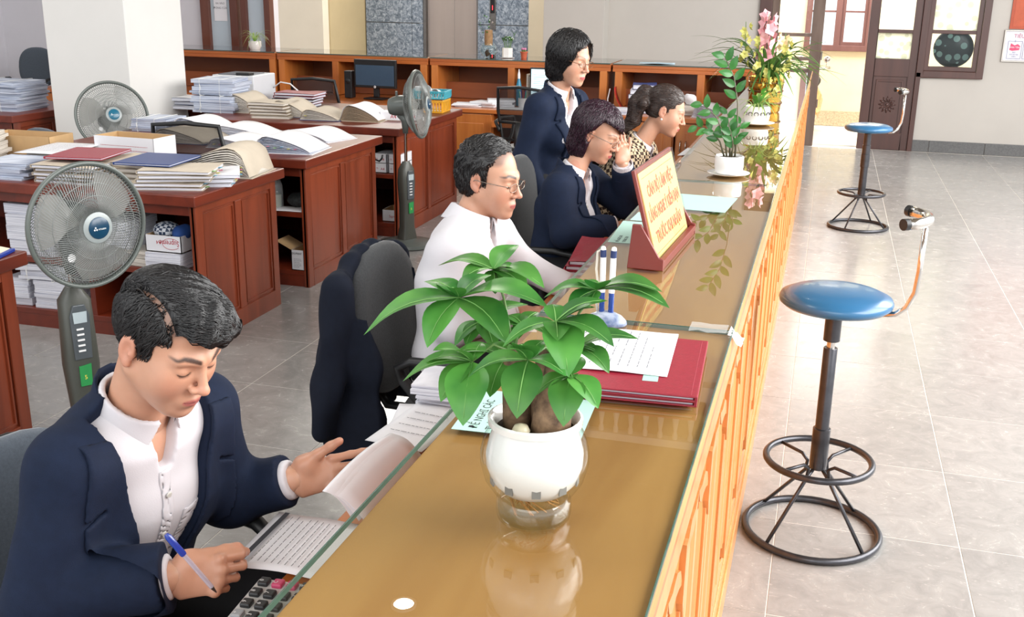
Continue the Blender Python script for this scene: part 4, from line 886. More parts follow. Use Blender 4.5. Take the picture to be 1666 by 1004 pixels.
def person(name_label, base, S):
    """S: joints and style. returns the root Empty; body, clothing and hair are meshes around it"""
    root = thing('person', name_label, 'person', base); B = V3(*base)
    hs = S.get('hscale', 1.0); fem = S.get('fem', 0); Hc = V3(*S['head']); Rm = rotm(*S['hrot']); res = S.get('res', .0035)
    hq = lambda P: ((P-Hc) @ Rm)/hs
    J = {k: V3(*S[k]) for k in ('pelvis', 'chest', 'neck', 'Rs', 'Ls', 'Re', 'Le', 'Rw', 'Lw')}
    lat = unit(J['Rs']-J['Ls']); up = unit(J['neck']-J['pelvis']); fwd = unit(np.cross(up, lat)); lat = unit(np.cross(fwd, up))
    wd = S.get('width', 1.0); r0 = S.get('depth', .105)
    neck_top = Hc+Rm @ (V3(0, -.026, -.06)*hs); nb = J['neck']
    mk = lambda nm, me, p=root: link(nm, me, p, loc=(0, 0, 0))
    fixm = lambda me: me.transform(Matrix.Translation(-Vector(base)))
    # ---- body: head and neck, hands, and the trunk and limbs under the clothes
    def headneck(P): return smin(head_sdf(hq(P), fem)*hs, cap(P, neck_top, nb-up*.02+fwd*.0, .050-.006*fem, .056-.006*fem), .028)
    lo_ = np.minimum(Hc-.15, nb-.08); hi_ = np.maximum(Hc+.15, nb+.08)
    V, Q = surface(headneck, lo_, hi_, res); parts = [(V, Q, 0)]; cols = [head_color(hq(V), fem, LIPF if fem else LIPM)]
    hands = []
    for sd_, key in ((1, 'Rh'), (-1, 'Lh')):
        if key in S:
            k_ = 'RL'[sd_ < 0]; fn, pts = hand_sdf(J[k_+'w'], *S[key][:2], sd_, unit(J[k_+'w']-J[k_+'e']), **S[key][2]); V, Q = surface(fn, pts.min(0)-.03, pts.max(0)+.03, S.get('hres', .0035)); parts.append((V, Q, 0)); c = np.tile(SKIN*np.array([.93, .88, .86]), (len(V), 1))
            tips = pts[[3, 6, 9, 12, 13]]; dd = np.min(np.linalg.norm(V[:, None]-tips[None], axis=2), axis=1); wgt = np.clip(1-dd/.016, 0, 1)[:, None]*.45; c = c*(1-wgt)+FLUSH*wgt; cols.append(c)
    hipw = S.get('hipw', .085); legs = []
    for sd_, k in ((1, 'R'), (-1, 'L')):
        hp = J['pelvis']+lat*hipw*sd_; kn = V3(*S[k+'k']) if k+'k' in S else hp+V3(.42, -.02*sd_, .0); ft = V3(*S[k+'f']) if k+'f' in S else V3(kn[0]-.02, kn[1], .09); legs.append((hp, kn, ft))
    arms = [('Rs', 'Re', 'Rw'), ('Ls', 'Le', 'Lw')]; ar = S.get('arm', (.058, .047, .036))
    def trunk(P, g=-.014, legs_=True):
        D = cap(P, J['pelvis'], J['chest'], r0*.92+g, r0*.98+g, lat, 1.38*wd); D = smin(D, cap(P, J['chest'], nb-up*.075, r0+g, r0*.74+g, lat, 1.55*wd), .05)
        D = smin(D, cap(P, J['Rs'], J['Ls'], .056+g), .06)
        for a, b, c in arms: D = smin(D, smin(cap(P, J[a], J[b], ar[0]+g, ar[1]+g), cap(P, J[b], J[c], ar[1]+g, ar[2]+g*.6), .03), .025)
        if legs_:
            for hp, kn, ft in legs: D = smin(D, smin(cap(P, hp, kn, .088+g, .062+g), cap(P, kn, ft, .060+g, .042+g), .03), .03)
        return D
    A = np.array([J[k] for k in J]+[x for l in legs for x in l]); V, Q = surface(lambda P: trunk(P, -.026), A.min(0)-.15, A.max(0)+.15, .014); parts.append((V, Q, 0)); cols.append(np.tile(SKIN, (len(V), 1)))
    me = np_mesh('body', parts, [M_skin], np.concatenate(cols)); fixm(me); mk('body', me)
    # ---- clothes
    uvw = lambda P: ((P-nb) @ lat, (P-nb) @ fwd, (P-nb) @ up)
    fo = S.get('folds', [])
    def cloth_noise(P):
        D = 0
        for f_ in fo: D = D+folds(P, *f_)
        return D
    cut = lambda P, D, sl=0: D
    def sleeves(P, g, cuff=.0):
        D = None
        for a, b, c in arms:
            e = J[c]-unit(J[c]-J[b])*cuff; x = smin(cap(P, J[a], J[b], ar[0]+g, ar[1]+g), cap(P, J[b], J[c]+unit(J[c]-J[b])*.05, ar[1]+g, ar[2]+g), .03); x = np.maximum(x, (P-e) @ unit(J[c]-J[b])-.0)
            D = x if D is None else np.minimum(D, x)
        return D
    def torso(P, g, hem):
        D = cap(P, J['pelvis']-up*.03, J['chest'], r0*.94+g, r0*.98+g, lat, 1.38*wd); D = smin(D, cap(P, J['chest'], nb-up*.075, r0+g, r0*.74+g, lat, 1.55*wd), .05); D = smin(D, cap(P, J['Rs'], J['Ls'], .058+g), .06)
        if S.get('bust'): D = smin(D, ell(np.abs(np.stack(uvw(P), 1)*V3(1, 0, 0))+np.stack(uvw(P), 1)*V3(0, 1, 1), (.07, .085, -.20), (.06, .06, .06)), .05)
        D = smin(D, cap(P, nb-up*.05, nb+up*(.02 if jac else -.02), .085+g-(0 if jac else .010), .055+g, lat, 1.25), .05)
        return np.maximum(D, -((P-J['pelvis']) @ up)-hem)
    legsf = lambda P, g: np.minimum(*[smin(cap(P, hp, kn, .088+g, .064+g), cap(P, kn, ft, .064+g, .056+g), .03) for hp, kn, ft in legs])
    zcut = lambda P: (P[:, 2]-.0)
    if 'trousers' in S:
        A = np.array([x for l in legs for x in l]+[J['pelvis']]); fn = lambda P: np.maximum(smin(legsf(P, 0), cap(P, J['pelvis']-lat*.06, J['pelvis']+lat*.06, .105), .05), .10-P[:, 2])
        V, Q = surface(fn, A.min(0)-.14, A.max(0)+.14, .009); me = np_mesh('trousers', [(V, Q, 0)], [S['trousers']]); fixm(me); mk('trousers', me)
        for hp, kn, ft in legs:
            b = MB(); f0 = Vector(ft-B); b.tube([(f0.x-.06, f0.y, .045-B[2]), (f0.x+.02, f0.y, .05-B[2]), (f0.x+.10, f0.y, .035-B[2]), (f0.x+.17, f0.y, .025-B[2])], [.035, .045, .042, .022], 12, flat=.8); obj('shoe', b, M_dark, root, smooth=True)
    VW = S.get('vneck', .15); VL = S.get('vlen', .42); jac = S.get('jacket'); g_s = S.get('g_shirt', .002)
    def shirtfn(P, g=0):
        D = smin(torso(P, g_s+g-(.012 if jac else 0), .06), sleeves(P, g_s+g-(.010 if jac else 0)), .025)+cloth_noise(P)*(.5 if jac else 1)
        u, v, w = uvw(P); vn = np.maximum(np.abs(u)-.018-.34*(w+.075), -v)      # open throat
        nk = cap(P, nb-up*.01, nb+up*.12, .062-.006*fem+(0 if jac else .008), .060-.006*fem+(0 if jac else .008)); D = smax(D, -nk, .004)
        return np.maximum(D, -np.maximum(np.maximum(np.abs(u)-(.012+.30*np.clip(w+S.get('throat', .10), 0, 1)), np.maximum(-(v-.02), v-.16)), -(w+S.get('throat', .10)))) if not S.get('closed') else D
    if 'shirt' in S:
        A = np.array([J[k] for k in J]); V, Q = surface(shirtfn, A.min(0)-.16, A.max(0)+.16, S.get('cres', .007)); me = np_mesh('shirt', [(V, Q, 0)], [S['shirt']]); fixm(me); so = mk('shirt', me)
        # collar: stand and two points lying on the chest
        sgn = 1
        def collar(P):
            u, v, w = uvw(P); q_ = P-nb; cg = 0 if jac else .013; k = cap(P, nb-up*.03+fwd*.004, neck_top, .0655-.006*fem+cg, .0645-.006*fem+cg*.4); top = (.038 if jac else .050)-.30*np.clip(v, -.03, .09)
            st = np.maximum(np.abs(k)-.0026, np.maximum(w-top, -(w+.05)))
            flare = np.clip((top-w)/.06, 0, 1); k2 = k-.004-.016*flare
            fl = np.maximum(np.abs(k2)-.0028, np.maximum(w-top, (top-.052-.55*np.clip(v-.03, 0, .05))-w)); D = np.minimum(st, fl)
            gap = .006+.55*np.clip(.045-w, 0, .2)*S.get('collar_gap', .5)
            D = np.maximum(D, -np.maximum(np.abs(u)-gap, -(v-.01))); return D
        V, Q = surface(collar, nb-.14, nb+.14, .0028); me = np_mesh('collar', [(V, Q, 0)], [S['shirt']]); fixm(me); mk('collar', me, root)
        if S.get('placket', True):
            def plk(P): u, v, w = uvw(P); return np.maximum(np.maximum(np.abs(shirtfn(P)-.001)-.0022, np.abs(u-.004)-.015), np.maximum(-v, np.maximum(w+.085, -(w+.55))))
            V, Q = surface(plk, nb-np.abs(fwd*.25)-np.abs(up*.6)-.08, nb+np.abs(fwd*.3)+.08, .0045)
            if len(V): me = np_mesh('placket', [(V, Q, 0)], [S['shirt']]); fixm(me); mk('placket', me, so)
            for i in range(S.get('buttons', 5)):
                w0 = -.13-.085*i; p = nb+up*w0+fwd*.02+lat*.004; t_ = np.linspace(0, .22, 60); dd = shirtfn(p+np.outer(t_, fwd)); k = np.argmax(dd > 0)
                if dd[k] > 0 and k > 0:
                    pc = p+fwd*(t_[k]+.003)-B; b = MB(); b.lathe([(.001, .0018), (.0052, .0018), (.006, .0006), (.006, -.001)], 12, frame(pc, lat, np.cross(fwd, lat), fwd)); obj('shirt_button', b, mat('pearl_button', (214, 212, 204), .25), so, smooth=40)
        if S.get('pocket'):
            def pk(P): u, v, w = uvw(P); return np.maximum(np.maximum(np.abs(shirtfn(P)-.001)-.0024, np.abs(u+.085)-.05), np.maximum(-v, np.abs(w+.23)-.055))
            V, Q = surface(pk, nb-.35, nb+.2, .0045); me = np_mesh('pocket', [(V, Q, 0)], [S['shirt']]); fixm(me); mk('chest_pocket', me, so)
        for a, b, c in (arms if (not jac or S.get('cuffs')) else []):
            ax = unit(J[c]-J[b]); wc = lambda P: np.maximum(np.abs(cap(P, J[b], J[c]+ax*.06, ar[1], ar[2]-.004))-.0024, np.maximum((P-J[c]) @ ax-.008, -((P-J[c]) @ ax)-.045))
            V, Q = surface(wc, J[c]-.08, J[c]+.08, .0032); me = np_mesh('cuffs', [(V, Q, 0)], [S['shirt']]); fixm(me); mk('shirt_cuff', me, so)
    if jac:
        hem = S.get('hem', .12); thr = S.get('vtop', .03)
        def vw(w): return np.clip(VW*(1-(-w)/VL)**.85*(w > -VL), 0, 1) if False else VW*np.clip(1+w/VL, 0, 1)**.8
        def jacketfn(P, g=0):
            D = smin(torso(P, .008+g, hem), sleeves(P, .006+g, .012), .022)+cloth_noise(P)
            return D
        def opening(P, m=0):
            u, v, w = uvw(P); o = S.get('voff', 0); return np.maximum(np.abs(u-o*np.clip(-w/VL, 0, 1))-np.maximum(vw(w)-m, S.get('gap', 0)), np.maximum(-(v-.0), v-.24))
        def jf(P):
            D = jacketfn(P); inner = torso(P, -.004, 9); hole = opening(P); nk = cap(P, nb-up*.02, nb+up*.15, .072, .085)
            D = np.maximum(D, -hole); return smax(D, -nk, .005)
        A = np.array([J[k] for k in J]); V, Q = surface(jf, A.min(0)-.17, A.max(0)+.17, S.get('cres', .007)); me = np_mesh('jacket', [(V, Q, 0)], [jac]); fixm(me); jo = mk('jacket', me)
        LWd = S.get('lapel', .062)
        if LWd:
            for sd_ in (1, -1):
                def lap(P):
                    u, v, w = uvw(P); o = S.get('voff', 0); uu = (u-o*np.clip(-w/VL, 0, 1))*sd_; e = vw(w); t_ = np.clip(-w/VL, 0, 1)
                    wdt = LWd*np.clip((1-t_)*2.2, 0, 1)*(.62+.55*np.clip((t_-.02)/.3, 0, 1)); notch = np.clip((w+.085)*1., -1, 1)
                    band = np.maximum(-(uu-e+.002), uu-e-wdt); nt = np.maximum(np.abs(w+.105+.25*(uu-e))-.004, -(uu-e-.5*wdt)); band = np.maximum(band, -nt)
                    return np.maximum(np.maximum(np.abs(jacketfn(P)-.003)-.0042, band), np.maximum(-(v+.0), np.maximum(w-.0, -(w+VL))))
                V, Q = surface(lap, nb-np.abs(fwd*.3)-np.abs(up*.55)-.14, nb+np.abs(fwd*.3)+.14, min(.0045, S.get('cres', .007)*.72))
                if len(V): me = np_mesh('lapel', [(V, Q, 0)], [S.get('lapelmat', M_navyedge)]); fixm(me); mk('lapel', me, jo)
            def jcol(P):
                u, v, w = uvw(P); k = cap(P, nb-up*.04, nb+up*.15, .080, .073); top = .028-.45*np.clip(v, -.05, .1)
                return np.maximum(np.abs(k)-.004, np.maximum(w-top, np.maximum(-(w+.06), v-.055)))
            V, Q = surface(jcol, nb-.15, nb+.15, .0045); me = np_mesh('jacket_collar', [(V, Q, 0)], [S.get('lapelmat', M_navyedge)]); fixm(me); mk('jacket_collar', me, jo)
        for i in range(S.get('jbuttons', 0)):
            p = nb+up*(-VL-.02-.09*i)+fwd*.03+lat*S.get('voff', 0); t_ = np.linspace(0, .25, 60); dd = jf(p+np.outer(t_, fwd)); k = np.argmax(dd > 0); pc = p+fwd*(t_[k]+.004)-B
            b = MB(); b.lathe([(.001, .003), (.009, .003), (.010, .001), (.010, -.002)], 14, frame(pc, lat, np.cross(fwd, lat), fwd)); obj('jacket_button', b, M_dark, jo, smooth=40)
    # ---- hair
    hf, hm, strand = S['hair'](), S['hairmat'], S.get('strands')
    fn = lambda P: hf(hq(P))*hs
    V, Q = surface(fn, Hc-.24*hs, Hc+.2*hs, S.get('hairres', .004)); me = np_mesh('hair', [(V, Q, 0)], [hm])
    if strand:
        N, steps, flow, wdt, lift, slen = strand; Vh = hq(V); keep = RNG.integers(0, len(Vh), N); p = Vh[keep]+RNG.normal(0, .001, (N, 3)); e_ = .0015
        def grad(p): g = np.stack([hf(p+V3(*[e_*(i == j) for j in range(3)]))-hf(p-V3(*[e_*(i == j) for j in range(3)])) for i in range(3)], 1); return g/(np.linalg.norm(g, axis=1)[:, None]+1e-9)
        SV = []; rnd = RNG.normal(0, .26, (N, 3)); lf_ = .4+1.2*RNG.random(N); Ls = slen*(.6+.8*RNG.random(N))
        for s_ in range(steps):
            g = grad(p); p = p-g*(hf(p)-lf_*lift*math.sin(PI*min(1, (s_+.6)/steps)))[:, None]; fl = flow(p)+rnd; fl = fl-g*(fl*g).sum(1)[:, None]; fl /= np.linalg.norm(fl, axis=1)[:, None]+1e-9
            sdv = np.cross(g, fl); ww = wdt*(math.sin(PI*(s_+.35)/(steps-.2))**.6); SV.append(np.stack([p-sdv*ww-g*.0012, p+g*ww*.9, p+sdv*ww-g*.0012], 1)); p = p+fl*(Ls/steps)[:, None]
        SV = np.stack(SV, 1).reshape(-1, 3); idx = np.arange(N)[:, None]*steps*3; F = []
        for s_ in range(steps-1):
            for k in range(2): a = idx+s_*3+k; F.append(np.concatenate([a, a+1, a+4, a+3], 1))
        SW = (SV*hs) @ Rm.T+Hc; bpy.data.meshes.remove(me); me = np_mesh('hair', [(V, Q, 0), (SW, np.concatenate(F), 0)], [hm])
    fixm(me); mk('hair', me)
    # ---- glasses
    if 'glasses' in S:
        W2L = lambda x, y, z: Vector(Hc+Rm @ (V3(x, y, z)*hs)-B); gf = MB(); lens = MB(); rr = .0011
        for s_ in (1, -1):
            oval = [(s_*.034+.0205*math.copysign(abs(math.cos(a))**.8, math.cos(a)), .104-.22*abs(.0205*math.cos(a)*s_+.034)**1.2*1.0, .001+.0135*math.copysign(abs(math.sin(a))**.8, math.sin(a))) for a in [2*PI*k/20 for k in range(20)]]
            gf.tube([W2L(*p) for p in oval], rr, 6, closed=True); lens.add([W2L(*p) for p in oval], [tuple(range(20))])
            gf.tube([W2L(s_*.055, .094, .006), W2L(s_*.068, .085, .007), W2L(s_*.0795, .03, .006), W2L(s_*.083, -.012, .006), W2L(s_*.082, -.03, -.014)], .0013, 6)
        gf.tube([W2L(-.0135, .1, .004), W2L(0, .104, .006), W2L(.0135, .1, .004)], .0012, 6); go = obj('glasses', gf, S['glasses'], root, smooth=True); obj('lenses', lens, M_lens, go)
    return root

# hair shapes in head space
def face_cut(q, zf, yf, side_y=.03, low=-.045):
    """region that stays bare: forehead and face, and the skin below the nape line"""
    y, z = q[:, 1], q[:, 2]; a = np.abs(q[:, 0])
    front = np.minimum(z-(zf+.18*(a-.0)*0), 1e9)
    hl = zf-.55*np.clip(yf-y, 0, 1)*0
    f = np.maximum(z-zf+1.1*(a-.03)*(a > .03), side_y-y)     # >0 outside the bare region
    return f, low-z
def hair_short_parted():
    def f(q):
        x, y, z = q[:, 0], q[:, 1], q[:, 2]; a = np.abs(x)
        cap_ = ell(q, (0, -.016, .038), (.0775, .0965, .0905))
        # swept volume on top, parted on the right side of the head
        top = ell(q, (-.012, .008, .078), (.064, .084, .046)); top = smin(top, ell(q, (-.012, .070, .084), (.044, .030, .022)), .03)
        top = top+.0022*np.sin(170*x+60*y+6*np.sin(40*y))*1.0
        top = np.maximum(top, x-.046-.10*(y*0)+.0)
        d = smin(cap_, top, .012); part = np.maximum(np.abs(x-.049-.02*(z-.1))-.0022, .03-z)
        d = d+.011*np.exp(-((x-.050)/.0040)**2)*np.clip((z-.05)*60, 0, 1)
        bare = np.maximum(z-(.066-1.6*np.clip(a-.046, 0, .05)), .052-.35*np.clip(z, 0, .07)-y)
        side = np.maximum(z-.060, .030+.25*np.clip(.0-z, -.05, .05)-y)
        d = np.maximum(d, -np.minimum(np.maximum(z-.068, .062-y), 1e9)) if False else smax(d, -smax(z-.070, .050-.30*np.clip(.07-z, 0, .03)*0-y, .01), .004)
        d = smax(d, -smax(z-.050, .026-y, .012), .004)
        d = smax(d, -smax(z-.018, (.0-y)-.004, .01), .004) if False else d
        d = smax(d, -smax(z+.018, .0075-y, .006), .004); d = smax(d, -(z+.062-.25*np.clip(-y, 0, .1)*0), .006)
        d = smax(d, -(ell(np.stack([a, y, z], 1), (.084, -.006, -.004), (.024, .020, .034))), .004)
        return d
    return f
def hair_receding():
    def f(q):
        x, y, z = q[:, 0], q[:, 1], q[:, 2]; a = np.abs(x)
        d = ell(q, (0, -.022, .040), (.083, .100, .094)); d = smin(d, ell(q, (0, -.03, -.01), (.076, .082, .07)), .02); d = d+.0018*np.sin(150*y+50*x+4*np.sin(60*z))
        hl = .086+.25*np.clip(a-.02, 0, .03)-1.0*np.clip(a-.055, 0, .02)
        d = smax(d, -smax(z-(.118-1.4*np.clip(a-.03, 0, .04)*0), .046-.5*np.clip(a-.02, 0, .03)-y, .012), .004); d = smax(d, -smax(z-.062, .018-y, .010), .004); d = smax(d, -smax(z+.012, .003-y, .006), .004); d = smax(d, -(z+.060), .006)
        d = smax(d, -ell(np.stack([a, y, z], 1), (.086, -.004, -.006), (.022, .020, .033)), .004); return d
    return f
def hair_bob(low=-.100, fringe=False, vol=0.0, ear=False):
    def f():
        def g(q):
            x, y, z = q[:, 0], q[:, 1], q[:, 2]; a = np.abs(x)
            d = ell(q, (0, -.016, .040), (.090+vol, .108+vol, .096+vol*.6)); body = cap(q, (0, -.030, .02), (0, -.034, low+.05), .086+vol, .074+vol, V3(1, 0, 0), 1.10); d = smin(d, body, .03)
            d = d+.0016*np.sin(95*np.arctan2(x, y+.02)*1.0+5*np.sin(22*z))
            opn = smax(smax(a-(.066 if not ear else .2)+.10*np.clip(z-.02, 0, .06), (.022 if not ear else .0)+.45*np.clip(z-.03, 0, .06)-y, .012), z-((.056+.35*(x-.0) if fringe else .104-.45*np.abs(x+.022))), .010)
            d = smax(d, -opn, .006)
            if ear: d = smax(d, -ell(np.stack([a, y, z], 1), (.096, .006, -.006), (.034, .026, .036)), .006)
            d = smax(d, low-z+.35*np.clip(y, -.1, .05), .012); inner = ell(q, (0, -.01, -.05), (.060, .075, .07)); return smax(d, -inner, .01)
        return g
    return f
def hair_tail():
    def g(q):
        x, y, z = q[:, 0], q[:, 1], q[:, 2]; a = np.abs(x)
        d = ell(q, (0, -.018, .040), (.080, .100, .092)); d = smin(d, ell(q, (0, -.04, -.01), (.07, .068, .05)), .02)
        d = smax(d, -smax(z-(.080-.3*a), .040-y, .012), .004); d = smax(d, -smax(z-.035, .016-y, .010), .004); d = smax(d, -smax(z+.010, .006-y, .006), .004); d = smax(d, -(z+.048), .006)
        d = smax(d, -ell(np.stack([a, y, z], 1), (.086, -.004, -.006), (.02, .018, .033)), .004)
        t_ = cap(q, (0, -.105, .060), (0, -.135, .045), .022, .034)
        for p0, p1, r0_, r1_ in (((0, -.135, .045), (.01, -.15, -.02), .038, .042), ((.01, -.15, -.02), (.02, -.135, -.10), .042, .036), ((.02, -.135, -.10), (.02, -.17, -.18), .034, .022), ((.02, -.17, -.18), (.015, -.22, -.24), .021, .008), ((0, -.105, .05), (.05, -.12, .0), .02, .026), ((.05, -.12, .0), (.04, -.125, -.07), .026, .012)): t_ = smin(t_, cap(q, p0, p1, r0_, r1_), .012)
        t_ = t_+.002*np.sin(230*x+30*z); return smin(d, t_, .008)
    return lambda: g
flow_down = lambda p: np.stack([p[:, 0]*3, p[:, 1]*1.5, -np.ones(len(p))*1.0+0*p[:, 0]], 1)
def flow_short(p):
    top = (p[:, 0] < .048) & (p[:, 2] > .05); v = np.zeros((len(p), 3)); v[:] = (0, -.35, -1); v[top] = (-.75, .75, .35); return v
def flow_back(p): return np.stack([0*p[:, 0], -np.ones(len(p)), -.4+0*p[:, 0]], 1)
def flow_m2(p): v = np.zeros((len(p), 3)); v[:] = (-.4, -.1, -.9); t = p[:, 2] > .07; v[t] = (-.9, .35, 0); return v
# ------------------------------------------------------------------ people
cl = lambda a, b, c: [(a, b, c)]*4
M1 = dict(head=(-1.05, 1.485, 1.183), hrot=(math.radians(-15), math.radians(-28), math.radians(1)), hscale=.975, res=.0025, cres=.0045, hairres=.003,
    pelvis=(-1.30, 1.53, .56), chest=(-1.20, 1.53, .86), neck=(-1.155, 1.525, 1.035), Rs=(-1.19, 1.375, .975), Ls=(-1.125, 1.685, .975),
    Re=(-1.205, 1.285, .765), Rw=(-1.005, 1.375, .795), Le=(-1.115, 1.735, .755), Lw=(-.972, 1.755, .807),
    Rh=((.90, .42, -.06), (.05, -.86, .30), dict(curls=[(.55, .75, .5), (.75, .9, .6), (.95, 1.0, .6), (1.1, 1.1, .6)], thumb=(.93, .22, .30), tcurl=.10, sc=.95)),
    Lh=((.88, .47, .08), (-.40, .80, -.42), dict(curls=cl(-.12, -.05, .0), thumb=(.90, .42, .28), tcurl=.02, sc=.97)), hres=.0028,
    Rk=(-.86, 1.36, .60), Lk=(-.86, 1.68, .60), Rf=(-.9, 1.36, .1), Lf=(-.9, 1.7, .1), trousers=M_blackcloth, width=1.08, depth=.115, arm=(.060, .055, .047),
    shirt=M_shirt, jacket=M_navy, vneck=.118, vlen=.52, voff=-.0, gap=.03, lapel=.085, hem=.10, g_shirt=.002, pocket=True, throat=.085, collar_gap=.8,
    folds=[((-1.10, 1.70, .79), (.8, -.3, .5), .0045, 52, .10, 1), ((-1.20, 1.30, .77), (.9, .2, .3), .0055, 50, .11, 2), ((-1.1, 1.32, .78), (.6, .4, .9), .003, 40, .10, 3), ((-1.20, 1.34, .88), (.2, .3, 1), .0025, 36, .12, 4)],
    hair=hair_short_parted, hairmat=M_hairblack, strands=(6500, 8, flow_short, .0011, .004, .062))
person('young man in navy suit writing with a blue pen at the near counter end', (-1.30, 1.53, 0), M1)
M2 = dict(head=(-1.035, 3.28, 1.17), hrot=(math.radians(-9), math.radians(-10), 0), hscale=1.04, res=.0034, cres=.006,
    pelvis=(-1.12, 3.14, .56), chest=(-1.09, 3.17, .85), neck=(-1.10, 3.235, 1.03), Rs=(-1.095, 3.055, .965), Ls=(-1.05, 3.385, .965),
    Re=(-1.06, 3.00, .74), Rw=(-.90, 3.12, .765), Le=(-.97, 3.45, .84), Lw=(-.79, 3.42, .785),
    Rh=((.9, .4, -.1), (0, -.4, .9), dict(curls=cl(.2, .3, .2), thumb=(.8, .5, .2))), Lh=((.95, .1, -.1), (0, -.2, .95), dict(curls=cl(.2, .3, .2), thumb=(.8, .5, .2))),
    Rk=(-.84, 3.1, .58), Lk=(-.84, 3.36, .58), Rf=(-.88, 3.1, .1), Lf=(-.88, 3.36, .1), trousers=M_blackcloth, width=1.05, depth=.125, arm=(.064, .050, .040),
    shirt=M_shirt, g_shirt=.004, collar_gap=.35, throat=.07, placket=True, buttons=3,
    folds=[((-1.08, 3.02, .86), (.3, .3, .9), .004, 40, .14, 1), ((-1.15, 3.05, .70), (.2, .2, 1), .006, 38, .14, 2), ((-.92, 3.43, .81), (.9, .3, .1), .003, 55, .1, 0)],
    hair=hair_receding, hairmat=M_hairblack, strands=(2600, 6, flow_m2, .0014, .003, .04), glasses=M_metalframe)
person('middle-aged man with glasses in a white shirt seated behind the money plant', (-1.22, 3.18, 0), M2)
W3 = dict(head=(-.945, 4.56, 1.165), hrot=(math.radians(-8), math.radians(-24), 0), hscale=1.0, fem=1, res=.0036, cres=.008,
    pelvis=(-1.12, 4.48, .55), chest=(-1.07, 4.50, .84), neck=(-1.04, 4.52, .995), Rs=(-1.07, 4.375, .94), Ls=(-1.0, 4.67, .94),
    Re=(-1.02, 4.31, .76), Rw=(-.83, 4.43, .785), Le=(-.84, 4.72, .82), Lw=(-.835, 4.60, 1.03),
    Rh=((.95, .15, -.05), (0, -.2, .95), dict(curls=cl(.2, .3, .2), thumb=(.8, .5, .2), sc=.92)), Lh=((-.12, -.10, .98), (.70, -.6, .1), dict(curls=[(.25, .3, .2)]*4, thumb=(.7, .6, .2), sc=.95)),
    Rk=(-.84, 4.4, .56), Lk=(-.84, 4.6, .56), trousers=M_blackcloth, width=.95, depth=.105, arm=(.062, .052, .044), bust=True,
    shirt=M_shirt, jacket=M_navy, vneck=.075, vlen=.34, gap=0, lapel=.05, cuffs=True, g_shirt=.002, collar_gap=.8,
    folds=[((-1.02, 4.31, .76), (.8, .2, .5), .003, 45, .1, 1)],
    hair=hair_bob(-.115, True, .006, True), hairmat=M_hairplum, strands=(2600, 7, flow_down, .0016, .002, .07), glasses=M_metalframe)
person('seated woman with plum-black bob and glasses in navy jacket, hand raised to her face', (-1.12, 4.48, 0), W3)
W4 = dict(head=(-.775, 5.42, 1.18), hrot=(math.radians(4), math.radians(-20), 0), hscale=.99, fem=1, res=.004, cres=.009,
    pelvis=(-1.08, 5.36, .54), chest=(-.98, 5.38, .84), neck=(-.90, 5.40, 1.005), Rs=(-.94, 5.265, .955), Ls=(-.90, 5.54, .955),
    Re=(-.90, 5.20, .77), Rw=(-.71, 5.33, .80), Le=(-.84, 5.62, .78), Lw=(-.68, 5.50, .80),
    Rh=((.9, .3, -.1), (0, -.4, .9), dict(curls=cl(.4, .5, .3), thumb=(.8, .5, .2), sc=.92)), Lh=((.95, -.1, -.1), (0, -.2, .95), dict(curls=cl(.3, .3, .2), thumb=(.8, .5, .2), sc=.92)),
    Rk=(-.8, 5.3, .56), Lk=(-.8, 5.5, .56), trousers=M_blackcloth, width=.95, depth=.108, arm=(.064, .056, .046), bust=True,
    shirt=M_shirt, jacket=M_check, lapelmat=M_check, vneck=.06, vlen=.40, gap=.01, lapel=.04, g_shirt=.0,
    folds=[((-.9, 5.22, .8), (.8, .2, .5), .003, 45, .1, 1)],
    hair=hair_tail(), hairmat=M_hairbrown, strands=(2000, 6, flow_back, .0016, .002, .05))
w4 = person('woman with dark ponytail in a brown and cream checked jacket, farthest along the counter', (-1.02, 5.38, 0), W4)
b = MB(); Hc4 = V3(*W4['head'])-V3(-1.02, 5.38, 0); R4 = rotm(*W4['hrot']); p = Hc4+R4 @ V3(.083, -.002, -.036)
b.lathe([(.001, -.006), (.005, -.003), (.0055, 0), (.004, .004), (.001, .006)], 12, T(*p)); obj('pearl_earring', b, mat('pearl', (228, 222, 214), .2), w4, smooth=True)
W5 = dict(head=(-1.19, 5.04, 1.447), hrot=(math.radians(-24), math.radians(-14), math.radians(2)), hscale=1.0, fem=1, res=.0038, cres=.009,
    pelvis=(-1.31, 5.07, .84), chest=(-1.29, 5.06, 1.10), neck=(-1.245, 5.055, 1.285), Rs=(-1.31, 4.915, 1.225), Ls=(-1.20, 5.20, 1.225),
    Re=(-1.37, 4.87, .97), Rw=(-1.285, 4.93, .765), Le=(-1.19, 5.28, .97), Lw=(-1.12, 5.22, .77),
    Rh=((.12, .05, -.99), (.2, -.95, 0), dict(curls=cl(.25, .4, .3), thumb=(.85, .4, .2), sc=.93)), Lh=((.1, .0, -.99), (.3, .9, 0), dict(curls=cl(.25, .4, .3), thumb=(.85, .4, .2), sc=.93)),
    Rk=(-1.33, 5.0, .46), Lk=(-1.28, 5.14, .46), Rf=(-1.36, 4.99, .09), Lf=(-1.31, 5.14, .09), trousers=M_blackcloth, width=.95, depth=.108, arm=(.060, .051, .043), bust=True,
    shirt=M_shirt, jacket=M_navy, vneck=.082, vlen=.36, gap=0, lapel=.05, hem=.16, jbuttons=2, g_shirt=.002, hipw=.075, collar_gap=.9,
    folds=[((-1.36, 4.87, .97), (.2, .2, 1), .004, 42, .12, 1), ((-1.25, 5.0, .95), (.3, .3, 1), .003, 50, .2, 2)],
    hair=hair_bob(-.105, False, .005, False), hairmat=M_hairblack, strands=(2400, 7, flow_down, .0016, .002, .07), glasses=M_goldframe)
